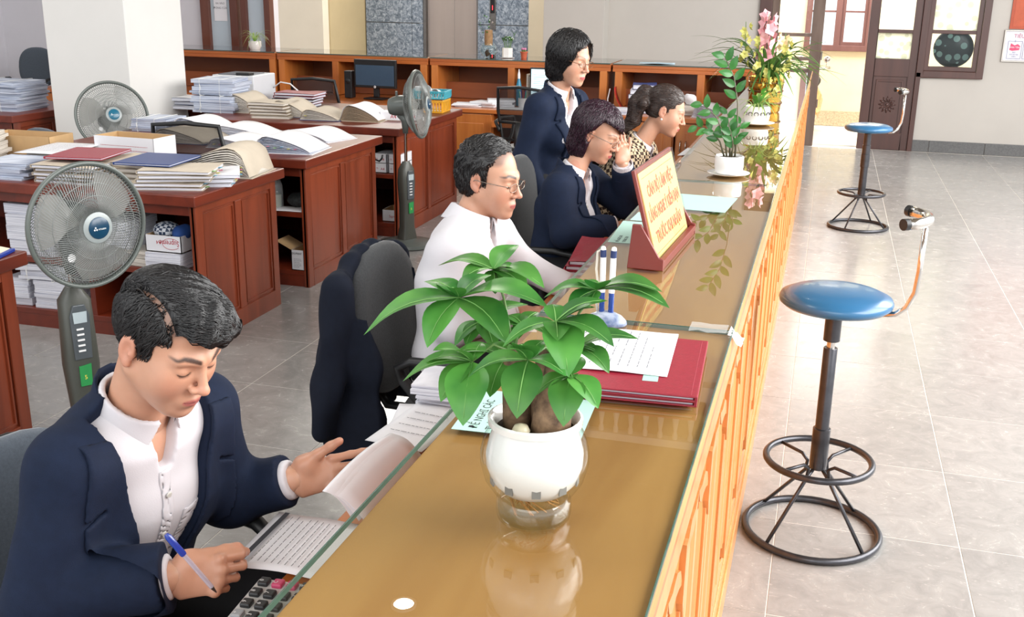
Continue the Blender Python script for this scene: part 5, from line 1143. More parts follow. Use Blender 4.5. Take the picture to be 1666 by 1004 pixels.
person('standing woman with black bob and glasses in navy jacket over a white collar', (-1.31, 5.07, 0), W5)
# ------------------------------------------------------------------ small-object helpers
def edge_paper(name, a, b_):
    m = bpy.data.materials.new(name); m.use_nodes = True; nt = m.node_tree; L = nt.links.new; b = nt.nodes['Principled BSDF']; MATS[name] = m
    tc = nd(nt, 'ShaderNodeTexCoord'); mp = nd(nt, 'ShaderNodeMapping'); mp.inputs['Scale'].default_value = (3, 3, 420); L(tc.outputs['Object'], mp.inputs[0])
    n = nd(nt, 'ShaderNodeTexNoise', i_Scale=1.0, i_Detail=2.0); L(mp.outputs[0], n.inputs[0]); L(ramp(nt, n.outputs[0], [(.3, lin(a)), (.65, lin(b_))]), b.inputs['Base Color']); b.inputs['Roughness'].default_value = .8
    bp = nd(nt, 'ShaderNodeBump', i_Strength=.4, i_Distance=.001); L(n.outputs[0], bp.inputs['Height']); L(bp.outputs[0], b.inputs['Normal']); return m
M_edge = edge_paper('paper_block_edge', (176, 178, 192), (232, 233, 240)); M_edgewarm = edge_paper('aged_paper_edge', (168, 160, 150), (226, 220, 210)); M_edgeblue = edge_paper('blue_grey_paper_edge', (110, 122, 150), (214, 220, 232))
M_card = mat('beige_card_cover', (196, 184, 166), .8, var=.03); M_cardbrown = mat('tan_card_cover', (166, 146, 122), .8, var=.04); M_bluecover = mat('navy_blue_cover', (22, 52, 108), .45, var=.05)
M_box = mat('corrugated_tan_card', (190, 156, 112), .85, var=.04); M_boxwhite = mat('white_printed_card', (222, 222, 226), .6, var=.01); M_redf = mat('maroon_leatherette', (146, 30, 50), .4, var=.06, vscale=90, bump=.3, bscale=300); M_bluef = mat('royal_blue_leatherette', (18, 52, 114), .4, var=.06, vscale=90, bump=.3, bscale=300)
M_redink = mat('red_print', (176, 44, 60), .6, var=0); M_mint = mat('mint_green_paper', (170, 208, 196), .6, var=.01); M_string = mat('white_string', (226, 226, 222), .8, var=0)
TABS = [mat('sticky_tab_'+n_, c_, .6, var=0) for n_, c_ in (('yellow', (226, 216, 90)), ('pink', (222, 110, 140)), ('green', (130, 190, 90)), ('cyan', (90, 170, 200)))]
ORD = ['topmost', 'second from top', 'third from top', 'fourth from top', 'fifth from top', 'sixth from top', 'seventh from top', 'lowest']
def printed(parent, w, d, z, M=None, rows=9, ink=None, head=True, cx=0, cy=0, name='printed_lines'):
    """rows of small ink dashes lying on a sheet, reading along x"""
    b = MB(); r_ = random.Random(int(w*1000)+rows)
    for i in range(rows):
        y = cy+d/2-(i+1)*d/(rows+1); x = cx-w/2+.012; e = cx+w/2-.012-(r_.random()*.3*w if i % 3 == 2 else 0)
        while x < e-.004:
            l = min(.004+r_.random()*.012, e-x); b.box(x, y-.0011, z, x+l, y+.0011, z+.00035); x += l+.0028
    if M is not None: b.v = [tuple(M @ Vector(v)) for v in b.v]
    o = obj(name, b, ink or M_ink, parent); o['kind'] = 'stuff'; return o
def curled(w, d, z0=0, lift=.01, n=8, th=.0006, ph=0):
    rows = [[(-w/2+w*i/n, -d/2+d*j/n, z0+lift*(math.sin(PI*i/n+ph)**2*.5+.8*(i/n-.5)**2*2*(j/n))) for i in range(n+1)] for j in range(n+1)]
    b = MB(); b.grid(rows, thick=th); return b
def sheet(label, loc, rz, w=.21, d=.297, lift=.006, m=None, rows=10, g=None, ink=None):
    t = thing('paper_sheet', label, 'paper', loc, rz, g); obj('page', curled(w, d, .001, lift), m or M_paper, t, smooth=True)
    if rows: printed(t, w*.8, d*.75, lift*.75+.0022, rows=rows, ink=ink)
    return t
def ream_stack(label, loc, rz, w=.21, d=.297, h=.2, n=6, m=None, g=None, jitter=.012, tie=False, top=None, name='paper_stack', sag=0):
    t = thing(name, label, 'papers', loc, rz, g); z = 0; rr = random.Random(int(abs(loc[0])*977+abs(loc[1])*131)); hs_ = [.6+.8*rr.random() for _ in range(n)]; s_ = sum(hs_)
    for i in range(n):
        hh = h*hs_[i]/s_; b = MB(); M = T(rr.uniform(-jitter, jitter), rr.uniform(-jitter, jitter), 0) @ RZ(rr.uniform(-.06, .06)*jitter/.012)
        k = 4; rows = [[(-w/2+w*a/k, -d/2+d*c/k, z+hh-.0012+sag*math.sin(PI*a/k)+rr.uniform(-.0006, .0006)) for a in range(k+1)] for c in range(k+1)]; b.grid(rows, M, thick=hh-.0012); z += hh
        obj('paper_ream', b, (m or M_edge) if not (top and i == n-1) else top, t)
    if tie:
        for x in (-w*.28, w*.22):
            b = MB(); e = .004; b.tube([(x, -d/2-e-jitter, 0), (x+.004, -d/2-e-jitter, z+.003), (x, d/2+e+jitter, z+.003), (x, d/2+e+jitter, .001)], .0022, 5, closed=True); obj('string', b, M_string, t)
        b = MB(); b.tube([(-w*.28, -d/2-.018, z*.7), (-w*.24, -d/2-.03, z*.4), (-w*.3, -d/2-.025, 0.02)], .002, 5); obj('string_end', b, M_string, t)
    return t
def card_folder(label, loc, rz, w=.33, d=.24, h=.016, cover=None, g=None, tabs=0, name='card_folder', blk=None):
    t = thing(name, label, 'folder', loc, rz, g); cv = cover or M_card; r_ = random.Random(int(abs(loc[2])*5000+abs(loc[0])*100))
    a = MB(); a.box(-w/2, -d/2, 0, w/2, d/2, .0014); a.box(-w/2-.001, -d/2, 0, -w/2+.0008, d/2, h); a.grid([[(-w/2+w*i/4, -d/2+d*j/3, h+.003*math.sin(i*1.2+j)+r_.uniform(0, .0015)) for i in range(5)] for j in range(4)], thick=.0014); obj('cover', a, cv, t)
    b = MB(); b.box(-w/2+.004, -d/2+.006, .0016, w/2-.008, d/2-.006, h-.0028); obj('page_block', b, blk or M_edge, t)
    for k in range(tabs):
        b = MB(); x = w/2-.01; y = -d/2+d*(k+.7)/(tabs+.5); b.box(x, y-.012, h*.5, x+.022, y+.012, h*.5+.0006); obj('sticky_tab', b, TABS[(k+tabs) % 4], t)
    return t
def pile(base, loc, rz, n, w=.33, d=.24, h=.016, cover=None, g=None, tabs=0, name='card_folder', jit_=.02, alt=None, blk=None):
    z = loc[2]; rr = random.Random(int(abs(loc[0])*711+n)); out = []
    for i in range(n):
        k = n-1-i; lab = base % (ORD[k] if k < n-1 or n == 1 else 'lowest')
        cvr = (alt if (alt and i % 2) else cover); out.append(card_folder(lab, (loc[0]+rr.uniform(-jit_, jit_), loc[1]+rr.uniform(-jit_, jit_), z), rz+rr.uniform(-.12, .12), w, d, h, cvr, g, tabs if i % 2 else max(0, tabs-1), name, blk)); z += h+.0058
    return out
def open_file(label, loc, rz, w=.30, d=.30, h=.085, cover=None, edge=None, tabs=3, g='open ring files on the desks', board=None, name='open_ring_file', flip=1):
    """thick file lying half open: pages bulge over the spine; page edges show at the front"""
    t = thing(name, label, 'file', loc, rz, g); n = 12; cv = cover or M_paper
    def prof_(hh, off):
        P = []
        for i in range(13):
            s_ = i/12; zz = hh*math.sqrt(max(0, 1-((.25-s_)/.25)**2)) if s_ < .25 else hh*(1-((s_-.25)/.78)**1.7); P.append((flip*(-w/2+w*s_*(1-.10*off)), max(zz, .004)))
        return P
    b = MB()
    for k in range(n):
        u = (k+.5)/n; P = prof_(h*u, 1-u); y0 = -d/2+.004+.012*((k*37) % 10)/10; b.grid([[(x, y, z+.003) for x, z in P] for y in (y0, -d/6, d/6, d/2-.004)], thick=h/n*.45)
    pg = obj('pages', b, edge or M_edge, t, smooth=40); pg['kind'] = 'stuff'
    P = prof_(h, 0); b = MB(); b.grid([[(x, y, z+.006+.004*math.sin(x*20+y*9)) for x, z in P] for y in np.linspace(-d/2, d/2, 5)], thick=.0018); obj('folded_cover', b, cv, t, smooth=True)
    b = MB(); b.box(-w/2-.01, -d/2, 0, w/2+.015, d/2, .0028); obj('back_board', b, board or cv, t)
    rr = random.Random(int(abs(loc[0]*100)))
    for k in range(tabs):
        x = flip*(-w/2+w*(.12+.12*k)); z = h*(.3+.15*rr.random()); b = MB(); b.box(x, -d/2-.012, z, x+.016, -d/2+.01, z+.0006); obj('sticky_tab', b, TABS[k % 4], t)
    return t
def carton(label, loc, rz, w, d, h, m=None, inner=None, th=.004, open_=True, g=None, name='cardboard_box', cat='box'):
    t = thing(name, label, cat, loc, rz, g); m = m or M_boxwhite; inner = inner or M_box
    b = MB(); b.box(-w/2, -d/2, 0, w/2, d/2, th); obj('bottom', b, inner, t)
    for nm, q in (('front_wall', (-w/2, -d/2, w/2, -d/2+th)), ('rear_wall', (-w/2, d/2-th, w/2, d/2)), ('left_wall', (-w/2, -d/2, -w/2+th, d/2)), ('right_wall', (w/2-th, -d/2, w/2, d/2))):
        b = MB(); b.box(q[0], q[1], 0, q[2], q[3], h); obj(nm, b, m, t)
    if inner is not m and open_:
        b = MB(); e = th*1.05
        b.box(-w/2+th, -d/2+th, th, w/2-th, -d/2+e+.001, h*1.001); b.box(-w/2+th, d/2-e-.001, th, w/2-th, d/2-th, h*1.001); b.box(-w/2+th, -d/2+th, th, -w/2+e+.001, d/2-th, h*1.001); b.box(w/2-e-.001, -d/2+th, th, w/2-th, d/2-th, h*1.001); obj('lining', b, inner, t)
    if not open_:
        b = MB(); b.box(-w/2, -d/2, h, w/2, d/2, h+.003); obj('lid', b, m, t)
    return t
def leaf(parent, base, tip, width, m, droop=.15, up=(0, 0, 1), name='leaf', n=9, shape=1.0, cup=.18, wave=0, me=None):
    base, tip = Vector(base), Vector(tip); ax = tip-base; L_ = ax.length; side = ax.cross(Vector(up)); side = side.normalized() if side.length > 1e-6 else Vector((1, 0, 0)); nn = side.cross(ax).normalized(); rows = []
    for i in range(n+1):
        u = i/n; c = base+ax*u+nn*(L_*droop*math.sin(PI*min(1, u*1.02))); wd = width/2*(math.sin(PI*u**.82)**.85 if shape == 1 else math.sin(PI*min(1, .12+.88*u))**.6)*(1 if 0 < i < n else .06); r = []
        for k in (-1, -.5, 0, .5, 1): r.append(c+side*(wd*k)+nn*(abs(k)*wd*cup+wave*math.sin(9*u+2*k)*wd))
        rows.append([tuple(p) for p in r])
    b = MB(); b.grid(rows); return obj(name, b, m, parent, smooth=True)
def leaf_mat(name, a, b_, rough=.3, vein=(170, 205, 120), trans=.25):
    m = bpy.data.materials.new(name); m.use_nodes = True; nt = m.node_tree; L = nt.links.new; b = nt.nodes['Principled BSDF']
    tc = nd(nt, 'ShaderNodeTexCoord'); n = nd(nt, 'ShaderNodeTexNoise', i_Scale=14.0, i_Detail=3.0); L(tc.outputs['Object'], n.inputs[0]); c = ramp(nt, n.outputs[0], [(.3, lin(a)), (.7, lin(b_))])
    oi = nd(nt, 'ShaderNodeObjectInfo'); hs = nd(nt, 'ShaderNodeHueSaturation'); mr = nd(nt, 'ShaderNodeMapRange'); mr.inputs[3].default_value = .75; mr.inputs[4].default_value = 1.25; L(oi.outputs['Random'], mr.inputs[0]); L(mr.outputs[0], hs.inputs['Value']); L(c, hs.inputs['Color'])
    L(hs.outputs[0], b.inputs['Base Color']); b.inputs['Roughness'].default_value = rough
    t = nd(nt, 'ShaderNodeBsdfTranslucent'); L(hs.outputs[0], t.inputs[0]); mx = nd(nt, 'ShaderNodeMixShader'); mx.inputs[0].default_value = trans; L(b.outputs[0], mx.inputs[1]); L(t.outputs[0], mx.inputs[2]); L(mx.outputs[0], nt.nodes['Material Output'].inputs[0]); return m
M_leaf = leaf_mat('money_plant_leaf', (46, 112, 46), (92, 156, 68), .36); M_vein = mat('pale_leaf_vein', (120, 172, 92), .5); M_zz = leaf_mat('zz_leaf', (38, 96, 44), (70, 132, 62), .22); M_strap = leaf_mat('orchid_strap_leaf', (58, 100, 44), (96, 138, 66), .35)
M_spider = leaf_mat('spider_plant_leaf', (96, 142, 62), (190, 208, 130), .4, trans=.35); M_bark = mat('spotted_brown_bark', (62, 44, 34), .8, col2=(150, 120, 92), vscale=45, bump=.8, bscale=60); M_ceramic = mat('white_ceramic', (232, 230, 226), .12, var=.005, coat=.5)
M_stem = mat('green_stem', (88, 120, 60), .5); M_soil = mat('dark_soil', (58, 44, 34), .95, var=.2, vscale=120, bump=.8)

# ------------------------------------------------------------------ money tree in its glass bowl
CLUSTERS = [((-0.453, 1.3, 1.371), [(-0.576, 1.256, 1.318), (-0.478, 1.242, 1.315), (-0.516, 1.331, 1.38), (-0.368, 1.246, 1.331), (-0.324, 1.288, 1.373), (-0.421, 1.344, 1.395)]), ((-0.435, 1.4, 1.387), [(-0.524, 1.408, 1.383), (-0.413, 1.45, 1.414), (-0.423, 1.369, 1.36), (-0.377, 1.372, 1.366), (-0.353, 1.377, 1.373)]), ((-0.263, 1.3, 1.4), [(-0.332, 1.291, 1.385), (-0.267, 1.283, 1.384), (-0.177, 1.298, 1.406), (-0.164, 1.279, 1.391), (-0.292, 1.317, 1.404)]), ((-0.297, 1.22, 1.377), [(-0.358, 1.192, 1.346), (-0.265, 1.159, 1.329), (-0.217, 1.192, 1.362), (-0.253, 1.246, 1.393), (-0.31, 1.251, 1.39)]), ((-0.319, 1.17, 1.341), [(-0.39, 1.152, 1.316), (-0.314, 1.108, 1.289), (-0.266, 1.153, 1.332), (-0.307, 1.204, 1.357), (-0.331, 1.199, 1.352)]), ((-0.272, 1.2, 1.316), [(-0.266, 1.145, 1.27), (-0.228, 1.164, 1.291), (-0.312, 1.177, 1.291), (-0.265, 1.233, 1.33)]), ((-0.414, 1.24, 1.304), [(-0.48, 1.239, 1.295), (-0.504, 1.218, 1.273), (-0.442, 1.195, 1.26), (-0.402, 1.168, 1.243), (-0.412, 1.274, 1.319)]), ((-0.436, 1.35, 1.324), [(-0.45, 1.32, 1.295), (-0.467, 1.32, 1.293), (-0.408, 1.317, 1.297), (-0.4, 1.345, 1.323), (-0.455, 1.369, 1.33)]), ((-0.288, 1.3, 1.318), [(-0.207, 1.315, 1.334), (-0.236, 1.269, 1.298), (-0.255, 1.293, 1.316)]), ((-0.37, 1.33, 1.331), [(-0.402, 1.349, 1.336), (-0.356, 1.357, 1.344), (-0.331, 1.318, 1.325), (-0.378, 1.309, 1.311), (-0.411, 1.323, 1.32)]), ((-0.38, 1.28, 1.298), [(-0.417, 1.309, 1.307), (-0.388, 1.236, 1.258), (-0.418, 1.295, 1.3), (-0.364, 1.291, 1.304)])]

mt = thing('potted_money_tree', 'money plant with broad green leaves in a white pot set in a round glass bowl', 'plant', (-.334, 1.27, CZ)); o3 = Vector((-.334, 1.27, CZ))
b = MB(); b.lathe([(.030, .004), (.050, .002), (.052, .012), (.0515, .028), (.049, .034), (.056, .042), (.068, .060), (.0745, .085), (.0745, .100), (.069, .122), (.060, .138), (.0595, .143)], 48, cap=False); gb_ = obj('glass_bowl', b, glass('bowl_glass', (.95, .97, .97), 1.5), mt, smooth=True)
b = MB(); b.lathe([(.001, .004), (.047, .003), (.0495, .012), (.0490, .026), (.046, .032), (.001, .030)], 40, cap=False); obj('bowl_foot', b, glass('foot_glass', (.90, .92, .90), 1.9), gb_, smooth=50)
b = MB(); b.lathe([(.001, .040), (.036, .040), (.048, .046), (.0595, .060), (.0665, .082), (.0668, .100), (.061, .122), (.056, .138), (.064, .141), (.0645, .149), (.061, .151), (.057, .148), (.054, .125), (.001, .120)], 40, cap=False); obj('inner_pot', b, M_ceramic, mt, smooth=50)
b = MB()
for k in range(10):
    a = k*.628; b.box(-.006, -.0012, 0, .006, .0012, .013, T(.0605*math.cos(a), .0605*math.sin(a), .057) @ RZ(a+PI/2))
o = obj('pot_slots', b, mat('slot_grey', (120, 118, 114), .6), mt); o['kind'] = 'stuff'
b = MB(); b.lathe([(.001, .131), (.055, .131)], 24, cap=False); obj('soil', b, M_soil, mt)
b = MB()
for k in range(22):
    a = RNG.random()*6.28; r = .008+.03*RNG.random(); b.tube([(r*.6*math.cos(a), r*.6*math.sin(a), .050), (r*math.cos(a+.4), r*math.sin(a+.4), .032), (r*1.25*math.cos(a+1.1), r*1.25*math.sin(a+1.1), .014+.01*RNG.random())], .0011, 4)
o = obj('roots', b, mat('golden_root', (176, 120, 56), .6), mt, smooth=True); o['kind'] = 'stuff'
for x, y, r0_, r1_, lx in ((-.026, .005, .019, .015, -.008), (.022, -.006, .026, .020, .010), (.002, .022, .018, .014, .004)):
    b = MB(); b.tube([(x, y, .125), (x+lx*.3, y, .16), (x+lx*.8, y+.002, .195), (x+lx, y+.004, .225), (x+lx*1.1, y+.004, .238)], [r0_*1.08, r0_, r1_*1.1, r1_, r1_*.7], 14); obj('trunk', b, M_bark, mt, smooth=True)
b = MB(); b.lathe([(.001, -.010), (.009, -.007), (.0125, 0), (.009, .007), (.001, .010)], 16, T(-.010, -.036, .142)); obj('pebble', b, mat('cream_pebble', (214, 204, 176), .35), mt, smooth=True)
tops = [Vector((-.034, .009, .232)), Vector((.033, -.002, .232)), Vector((.006, .026, .232))]
rr0 = random.Random(21)
for hub, tips in CLUSTERS:
    h_ = Vector(hub)-o3; tp_ = min(tops, key=lambda q: (q-h_).length); mid = (tp_+h_)/2+Vector((0, 0, .018))
    b = MB(); b.tube([tp_, mid, h_], [.0024, .0018, .0016], 6); obj('petiole', b, M_stem, mt, smooth=True)
    for tip in list(tips)+[tuple(Vector(hub)+Vector((rr0.uniform(-.06, .06), rr0.uniform(-.05, .05), rr0.uniform(-.03, .035)))) for _ in range(2)]:
        t_ = Vector(tip)-o3; L_ = (t_-h_).length; lf = leaf(mt, h_, t_, L_*.50+.010, M_leaf, droop=.10+.05*RNG.random(), cup=.22, n=10)
        ax = t_-h_; side = ax.cross(Vector((0, 0, 1))).normalized(); nn = side.cross(ax).normalized(); b = MB(); b.tube([h_+ax*u+nn*(L_*.125*math.sin(PI*u)+.0008) for u in (0, .15, .3, .45, .6, .75, .9)], [.0011, .001, .0009, .0008, .0006, .0005, .0003], 4); obj('midrib', b, M_vein, lf, smooth=True)

# ------------------------------------------------------------------ things on the counter
p_ = thing('counter_pen_set', 'two white and blue counter pens standing in an oval base with a cord', 'pen', (-.414, 2.158, CZ))
b = MB(); b.lathe([(.045, 0), (.047, .004), (.045, .010), (.035, .020), (.018, .028), (.001, .030)], 32, Matrix.Diagonal((1, .72, 1, 1))); obj('base', b, mat('white_blue_base', (206, 212, 220), .25, col2=(50, 80, 130), vscale=18), p_, smooth=True)
for x in (-.010, .010):
    b = MB(); b.tube([(x, 0, .024), (x*1.02, 0, .072)], .0062, 12); pn = obj('blue_grip', b, mat('pen_blue', (32, 66, 140), .25), p_, smooth=40)
    b = MB(); b.tube([(x*1.02, 0, .072), (x*1.1, 0, .150)], .0066, 12); obj('white_barrel', b, M_white, p_, smooth=40)
    b = MB(); b.tube([(x*1.1, 0, .150), (x*1.15, 0, .166)], .0068, 12); obj('blue_band', b, mat('pen_navy', (40, 56, 100), .3), p_, smooth=40)
    b = MB(); b.tube([(x*1.15, 0, .166), (x*1.2, 0, .172), (x*1.2, 0, .174)], [.0062, .005, .002], 12); obj('cap', b, M_white, p_, smooth=40)
b = MB(); b.tube([(-.012, 0, .168), (-.024, .002, .160), (-.026, .003, .12), (-.020, .004, .08), (-.024, .004, .05), (-.02, .004, .026)], .0028, 8); obj('cord', b, mat('ivory_cord', (226, 220, 206), .6), p_, smooth=True)
for i, (dz, dr) in enumerate(((0, .02), (.0115, 0))):
    f_ = thing('red_leatherette_folder', ('lower' if i == 0 else 'upper')+' red leatherette folder on the glass beside the money plant', 'folder', (-.292+.004*i, 1.886-.003*i, CZ+.0004+dz), math.radians(3)+dr, 'red folders on the counter')
    b = MB(); b.box(-.115, -.158, 0, .115, .158, .0035); b.box(-.115, -.158, .0075, .115, .158, .0108); b.box(.110, -.158, .0005, .1155, .158, .0105); obj('cover', b, M_redf, f_, bevel=.0012)
    b = MB(); b.box(-.110, -.153, .0036, .108, .153, .0074); obj('page_block', b, M_edge, f_)
    b = MB()
    for q in range(40):
        y = -.150+.0075*q; b.box(-.108, y, .0108, -.1072, y+.004, .0113); b.box(.1035, y, .0108, .1043, y+.004, .0113)
    o = obj('stitching', b, mat('stitch_pink', (186, 92, 104), .7), f_); o['kind'] = 'stuff'
fm = thing('application_form', 'white printed form lying on the red folders', 'paper', (-.336, 1.93, CZ+.0235), math.radians(3)); Mt_ = RZ(PI/2)
obj('page', curled(.20, .25, .001, .004), M_paper, fm, smooth=True)
b = MB(); rr_ = random.Random(5)
for i in range(9):
    x = -.085+.018*i; y = -.10
    while y < .10: l = .006+rr_.random()*.016; (b.box(x, y, .0052, x+.0018, y+l, .0056) if rr_.random() > .25 else None); y += l+.004
o = obj('printed_lines', b, M_ink, fm); o['kind'] = 'stuff'
nt_ = thing('sticky_note', 'pale blue-green sticky note poking out under the printed form', 'note', (-.258, 1.80, CZ+.0228), math.radians(5)); b = MB(); b.box(-.014, -.018, 0, .014, .018, .0005); obj('note_slip', b, M_mint, nt_)
def mint(label, loc, rz, w, d, lines, size, rot=PI/2, clip=None):
    t = thing('mint_notice', label, 'notice', loc, rz, 'mint green notices on the counter'); b = MB(); b.box(-w/2, -d/2, 0, w/2, d/2, .0004); obj('sheet', b, M_mint, t)
    for i, s_ in enumerate(lines): text_obj(s_, 'lettering', size, M_blackink, T(-w/2+.02+size*1.35*(i+1)-.008, -d/2+.012, .0006) @ RZ(rot), t, ext=.0001, sx=.92)
    return t
mint('mint green notice under the money plant reading a request in capitals', (-.440, 1.614, CZ+.0004), math.radians(3), .215, .185, ['ĐỀ NGHỊ CÁC', 'THÍ SINH KHI', 'NỘP HỒ SƠ'], .021)
mint('mint green notice nearest the white pot, covered in fine print', (-.385, 3.60, CZ+.0004), math.radians(-4), .225, .27, ['GIẤY HẸN'], .016); 
mn = mint('mint green notice half hidden behind the yellow sign', (-.47, 3.30, CZ+.0004), math.radians(-2), .17, .13, [], .01)
mint('mint green notice in columns of capitals left of the yellow sign', (-.525, 3.07, CZ+.0004), math.radians(2), .09, .30, ['ĐỀ NGHỊ GHI', 'THÔNG TIN'], .014)
nl = thing('fine_print', 'fine printed lines across the mint notice by the white pot', 'print', (-.385, 3.60, CZ+.0009), math.radians(86)); bpy.data.objects.remove(nl)

# table sign leaning back on its wedge base, facing the public side
sg = thing('desk_sign', 'yellow sign with red Vietnamese lettering in a maroon wedge stand', 'sign', (-.402, 2.885, CZ), math.radians(-3))
prof2 = [(.052, 0), (.052, .030), (.040, .034), (-.012, .118), (-.034, .118), (-.044, 0)]
M_signred = mat('maroon_sign_stand', (118, 38, 30), .35, var=.04, coat=.2)
b = MB(); b.prism(prof2, -.240, -.230, frame((0, 0, 0), (1, 0, 0), (0, 0, 1), (0, 1, 0))); obj('wedge_side', b, M_signred, sg, bevel=.002)
b = MB(); b.prism(prof2, .230, .240, frame((0, 0, 0), (1, 0, 0), (0, 0, 1), (0, 1, 0))); obj('wedge_side', b, M_signred, sg, bevel=.002)
b = MB(); b.box(-.042, -.230, .0, .050, .230, .010); b.box(.036, -.230, .010, .052, .230, .026); obj('front_ledge', b, M_signred, sg, bevel=.002)
lean = .27; Ms = T(.034, 0, .014) @ RY(-lean)
b = MB(); b.box(-.014, -.232, 0, -.004, .232, .252, Ms); obj('back_panel', b, M_signred, sg, bevel=.002)
b = MB(); b.box(-.004, -.218, .004, -.001, .218, .240, Ms); fc = obj('yellow_face', b, mat('sign_yellow', (238, 214, 140), .35, var=.01), sg)
b = MB()
for q in ((-.195, .020, .195, .0215), (-.195, .222, .195, .2235)): b.box(-.001, q[0], q[1], -.0004, q[2], q[3], Ms)
obj('border_line', b, mat('olive_line', (130, 112, 50), .5), fc)
M_signink = mat('orange_red_lettering', (226, 84, 44), .5, var=.02)
for i, (s_, zz) in enumerate((('CÁN BỘ LÀM VIỆC', .168), ('LẮNG NGHE Ý KIẾN BẠN', .106), ('TRƯỚC KHI NHẬN', .044))):
    text_obj(s_, 'lettering', .044, M_signink, Ms @ frame((-.0006, .0, zz), (0, 1, 0), (0, 0, 1), (1, 0, 0)), fc, ext=.0003, align='CENTER', sx=.88 if i != 1 else .78, bold=.0012)
b = MB(); b.box(.0, -.230, .002, .0018, .230, .250, Ms); obj('clear_cover', b, glass('acrylic', (.98, .98, .96), 1.35), sg)

# ZZ plant
zz = thing('potted_zz_plant', 'tall glossy-leaved plant in a smooth white pot on a saucer', 'plant', (-.341, 4.2, CZ))
b = MB(); b.lathe([(.03, 0), (.06, .003), (.082, .011), (.084, .013), (.06, .008), (.03, .006)], 36, cap=False); obj('saucer', b, M_ceramic, zz, smooth=True)
b = MB(); b.lathe([(.001, .010), (.048, .010), (.054, .018), (.057, .04), (.056, .076), (.0535, .079), (.051, .076), (.050, .068), (.001, .068)], 36, cap=False); obj('pot', b, M_ceramic, zz, smooth=50)
b = MB(); b.lathe([(.001, .0695), (.050, .0695)], 20, cap=False); obj('soil', b, M_soil, zz)
def zstem(pts, leaves, lw=.024, ll=.052, start=.35):
    P = [Vector(p) for p in pts]; b = MB(); b.tube(P, [.0042-.0028*i/(len(P)-1) for i in range(len(P))], 7); obj('stem', b, mat('zz_stem', (92, 88, 66), .5), zz, smooth=True)
    for k in range(leaves):
        u = start+(1-start)*k/max(1, leaves-1); f_ = u*(len(P)-1); i = min(int(f_), len(P)-2); c = P[i].lerp(P[i+1], f_-i); ax = (P[i+1]-P[i]).normalized(); sd = ax.cross(Vector((.2, -1, .1))).normalized()*(1 if k % 2 else -1)
        dr = (sd*.9+ax*.75+Vector((0, -.25 if k % 3 else .3, .05))).normalized(); leaf(zz, c, c+dr*ll*(1 if k < leaves-1 else .9), lw, M_zz, droop=.06, up=(0, -1, .3), n=6)
zstem([(.02, 0, .07), (.022, 0, .17), (.016, 0, .28), (-.005, -.005, .38), (-.045, -.01, .455)], 9, .030, .062, .55)
zstem([(-.01, -.01, .07), (-.02, -.02, .15), (-.06, -.03, .23), (-.115, -.03, .275)], 7, .028, .056, .35)
zstem([(0, .01, .07), (-.005, .01, .16), (-.02, .0, .24)], 7); zstem([(-.02, 0, .07), (-.04, -.01, .13), (-.07, -.02, .175), (-.13, -.03, .19)], 7, .026, .05, .4); zstem([(.01, -.02, .07), (.012, -.03, .13), (.0, -.04, .18)], 6); zstem([(.0, .02, .07), (.02, .03, .14), (.03, .04, .2)], 5)
# spider plant in patterned pot
sp = thing('potted_spider_plant', 'spider plant with trailing striped leaves in a white pot with black scrolls', 'plant', (-.352, 5.9, CZ))
b = MB(); b.lathe([(.03, 0), (.07, .004), (.098, .013), (.10, .015), (.07, .009), (.03, .006)], 36, cap=False); obj('saucer', b, M_ceramic, sp, smooth=True)
b = MB(); b.lathe([(.001, .010), (.056, .010), (.068, .03), (.073, .06), (.070, .098), (.067, .102), (.064, .098), (.062, .09), (.001, .09)], 36, cap=False); pt = obj('pot', b, M_ceramic, sp, smooth=50)
b = MB()
for ang in (-2.2, -1.75, -1.3, -.8, -.3):
    for s_ in (1, -1):
        P = []
        for i in range(12):
            th = i/11*4.2; r = .018*(1-i/14); x, z = s_*(.012+r*math.cos(th)*.9), .060+r*math.sin(th); aa = ang+x/.073; P.append((.0738*math.cos(aa), .0738*math.sin(aa), z))
        b.tube(P, .0014, 5)
o = obj('painted_scroll', b, mat('scroll_black', (44, 42, 44), .4), pt); o['kind'] = 'stuff'
def strap(par, base, az, L_, rise, droop, w, m, n=9, name='leaf', curl=0):
    d = Vector((math.cos(az), math.sin(az), 0)); rows = []; sd = Vector((-d.y, d.x, 0))
    for i in range(n+1):
        u = i/n; c = Vector(base)+d*(L_*(u*.35+.65*u*u*.9))+Vector((0, 0, rise*math.sin(min(u*1.15, 1.6)*1.0)*1.25-droop*u**2.6))+sd*(curl*u*u); wd = w/2*(1-.9*u**3)*(.5+.5*min(1, u*6)); rows.append([tuple(c-sd*wd+Vector((0, 0, wd*.35))), tuple(c), tuple(c+sd*wd+Vector((0, 0, wd*.35)))])
    b = MB(); b.grid(rows); return obj(name, b, m, par, smooth=True)
rr_ = random.Random(8)
for k in range(26):
    az = rr_.uniform(-2.8, 2.0); strap(sp, (.02*math.cos(az), .02*math.sin(az), .09), az, rr_.uniform(.10, .20), rr_.uniform(.05, .13), rr_.uniform(.07, .12), .011, M_spider, curl=rr_.uniform(-.04, .04))
for k in range(9):
    az = rr_.uniform(-3.1, 3.1); a_ = Vector((.03*math.cos(az), .03*math.sin(az), .10+.02*(k % 4))); leaf(sp, a_, a_+Vector((.06*math.cos(az), .06*math.sin(az), .05)), .03, mat('bright_green_leaf', (90, 150, 60), .4), up=(0, 0, 1), n=6)
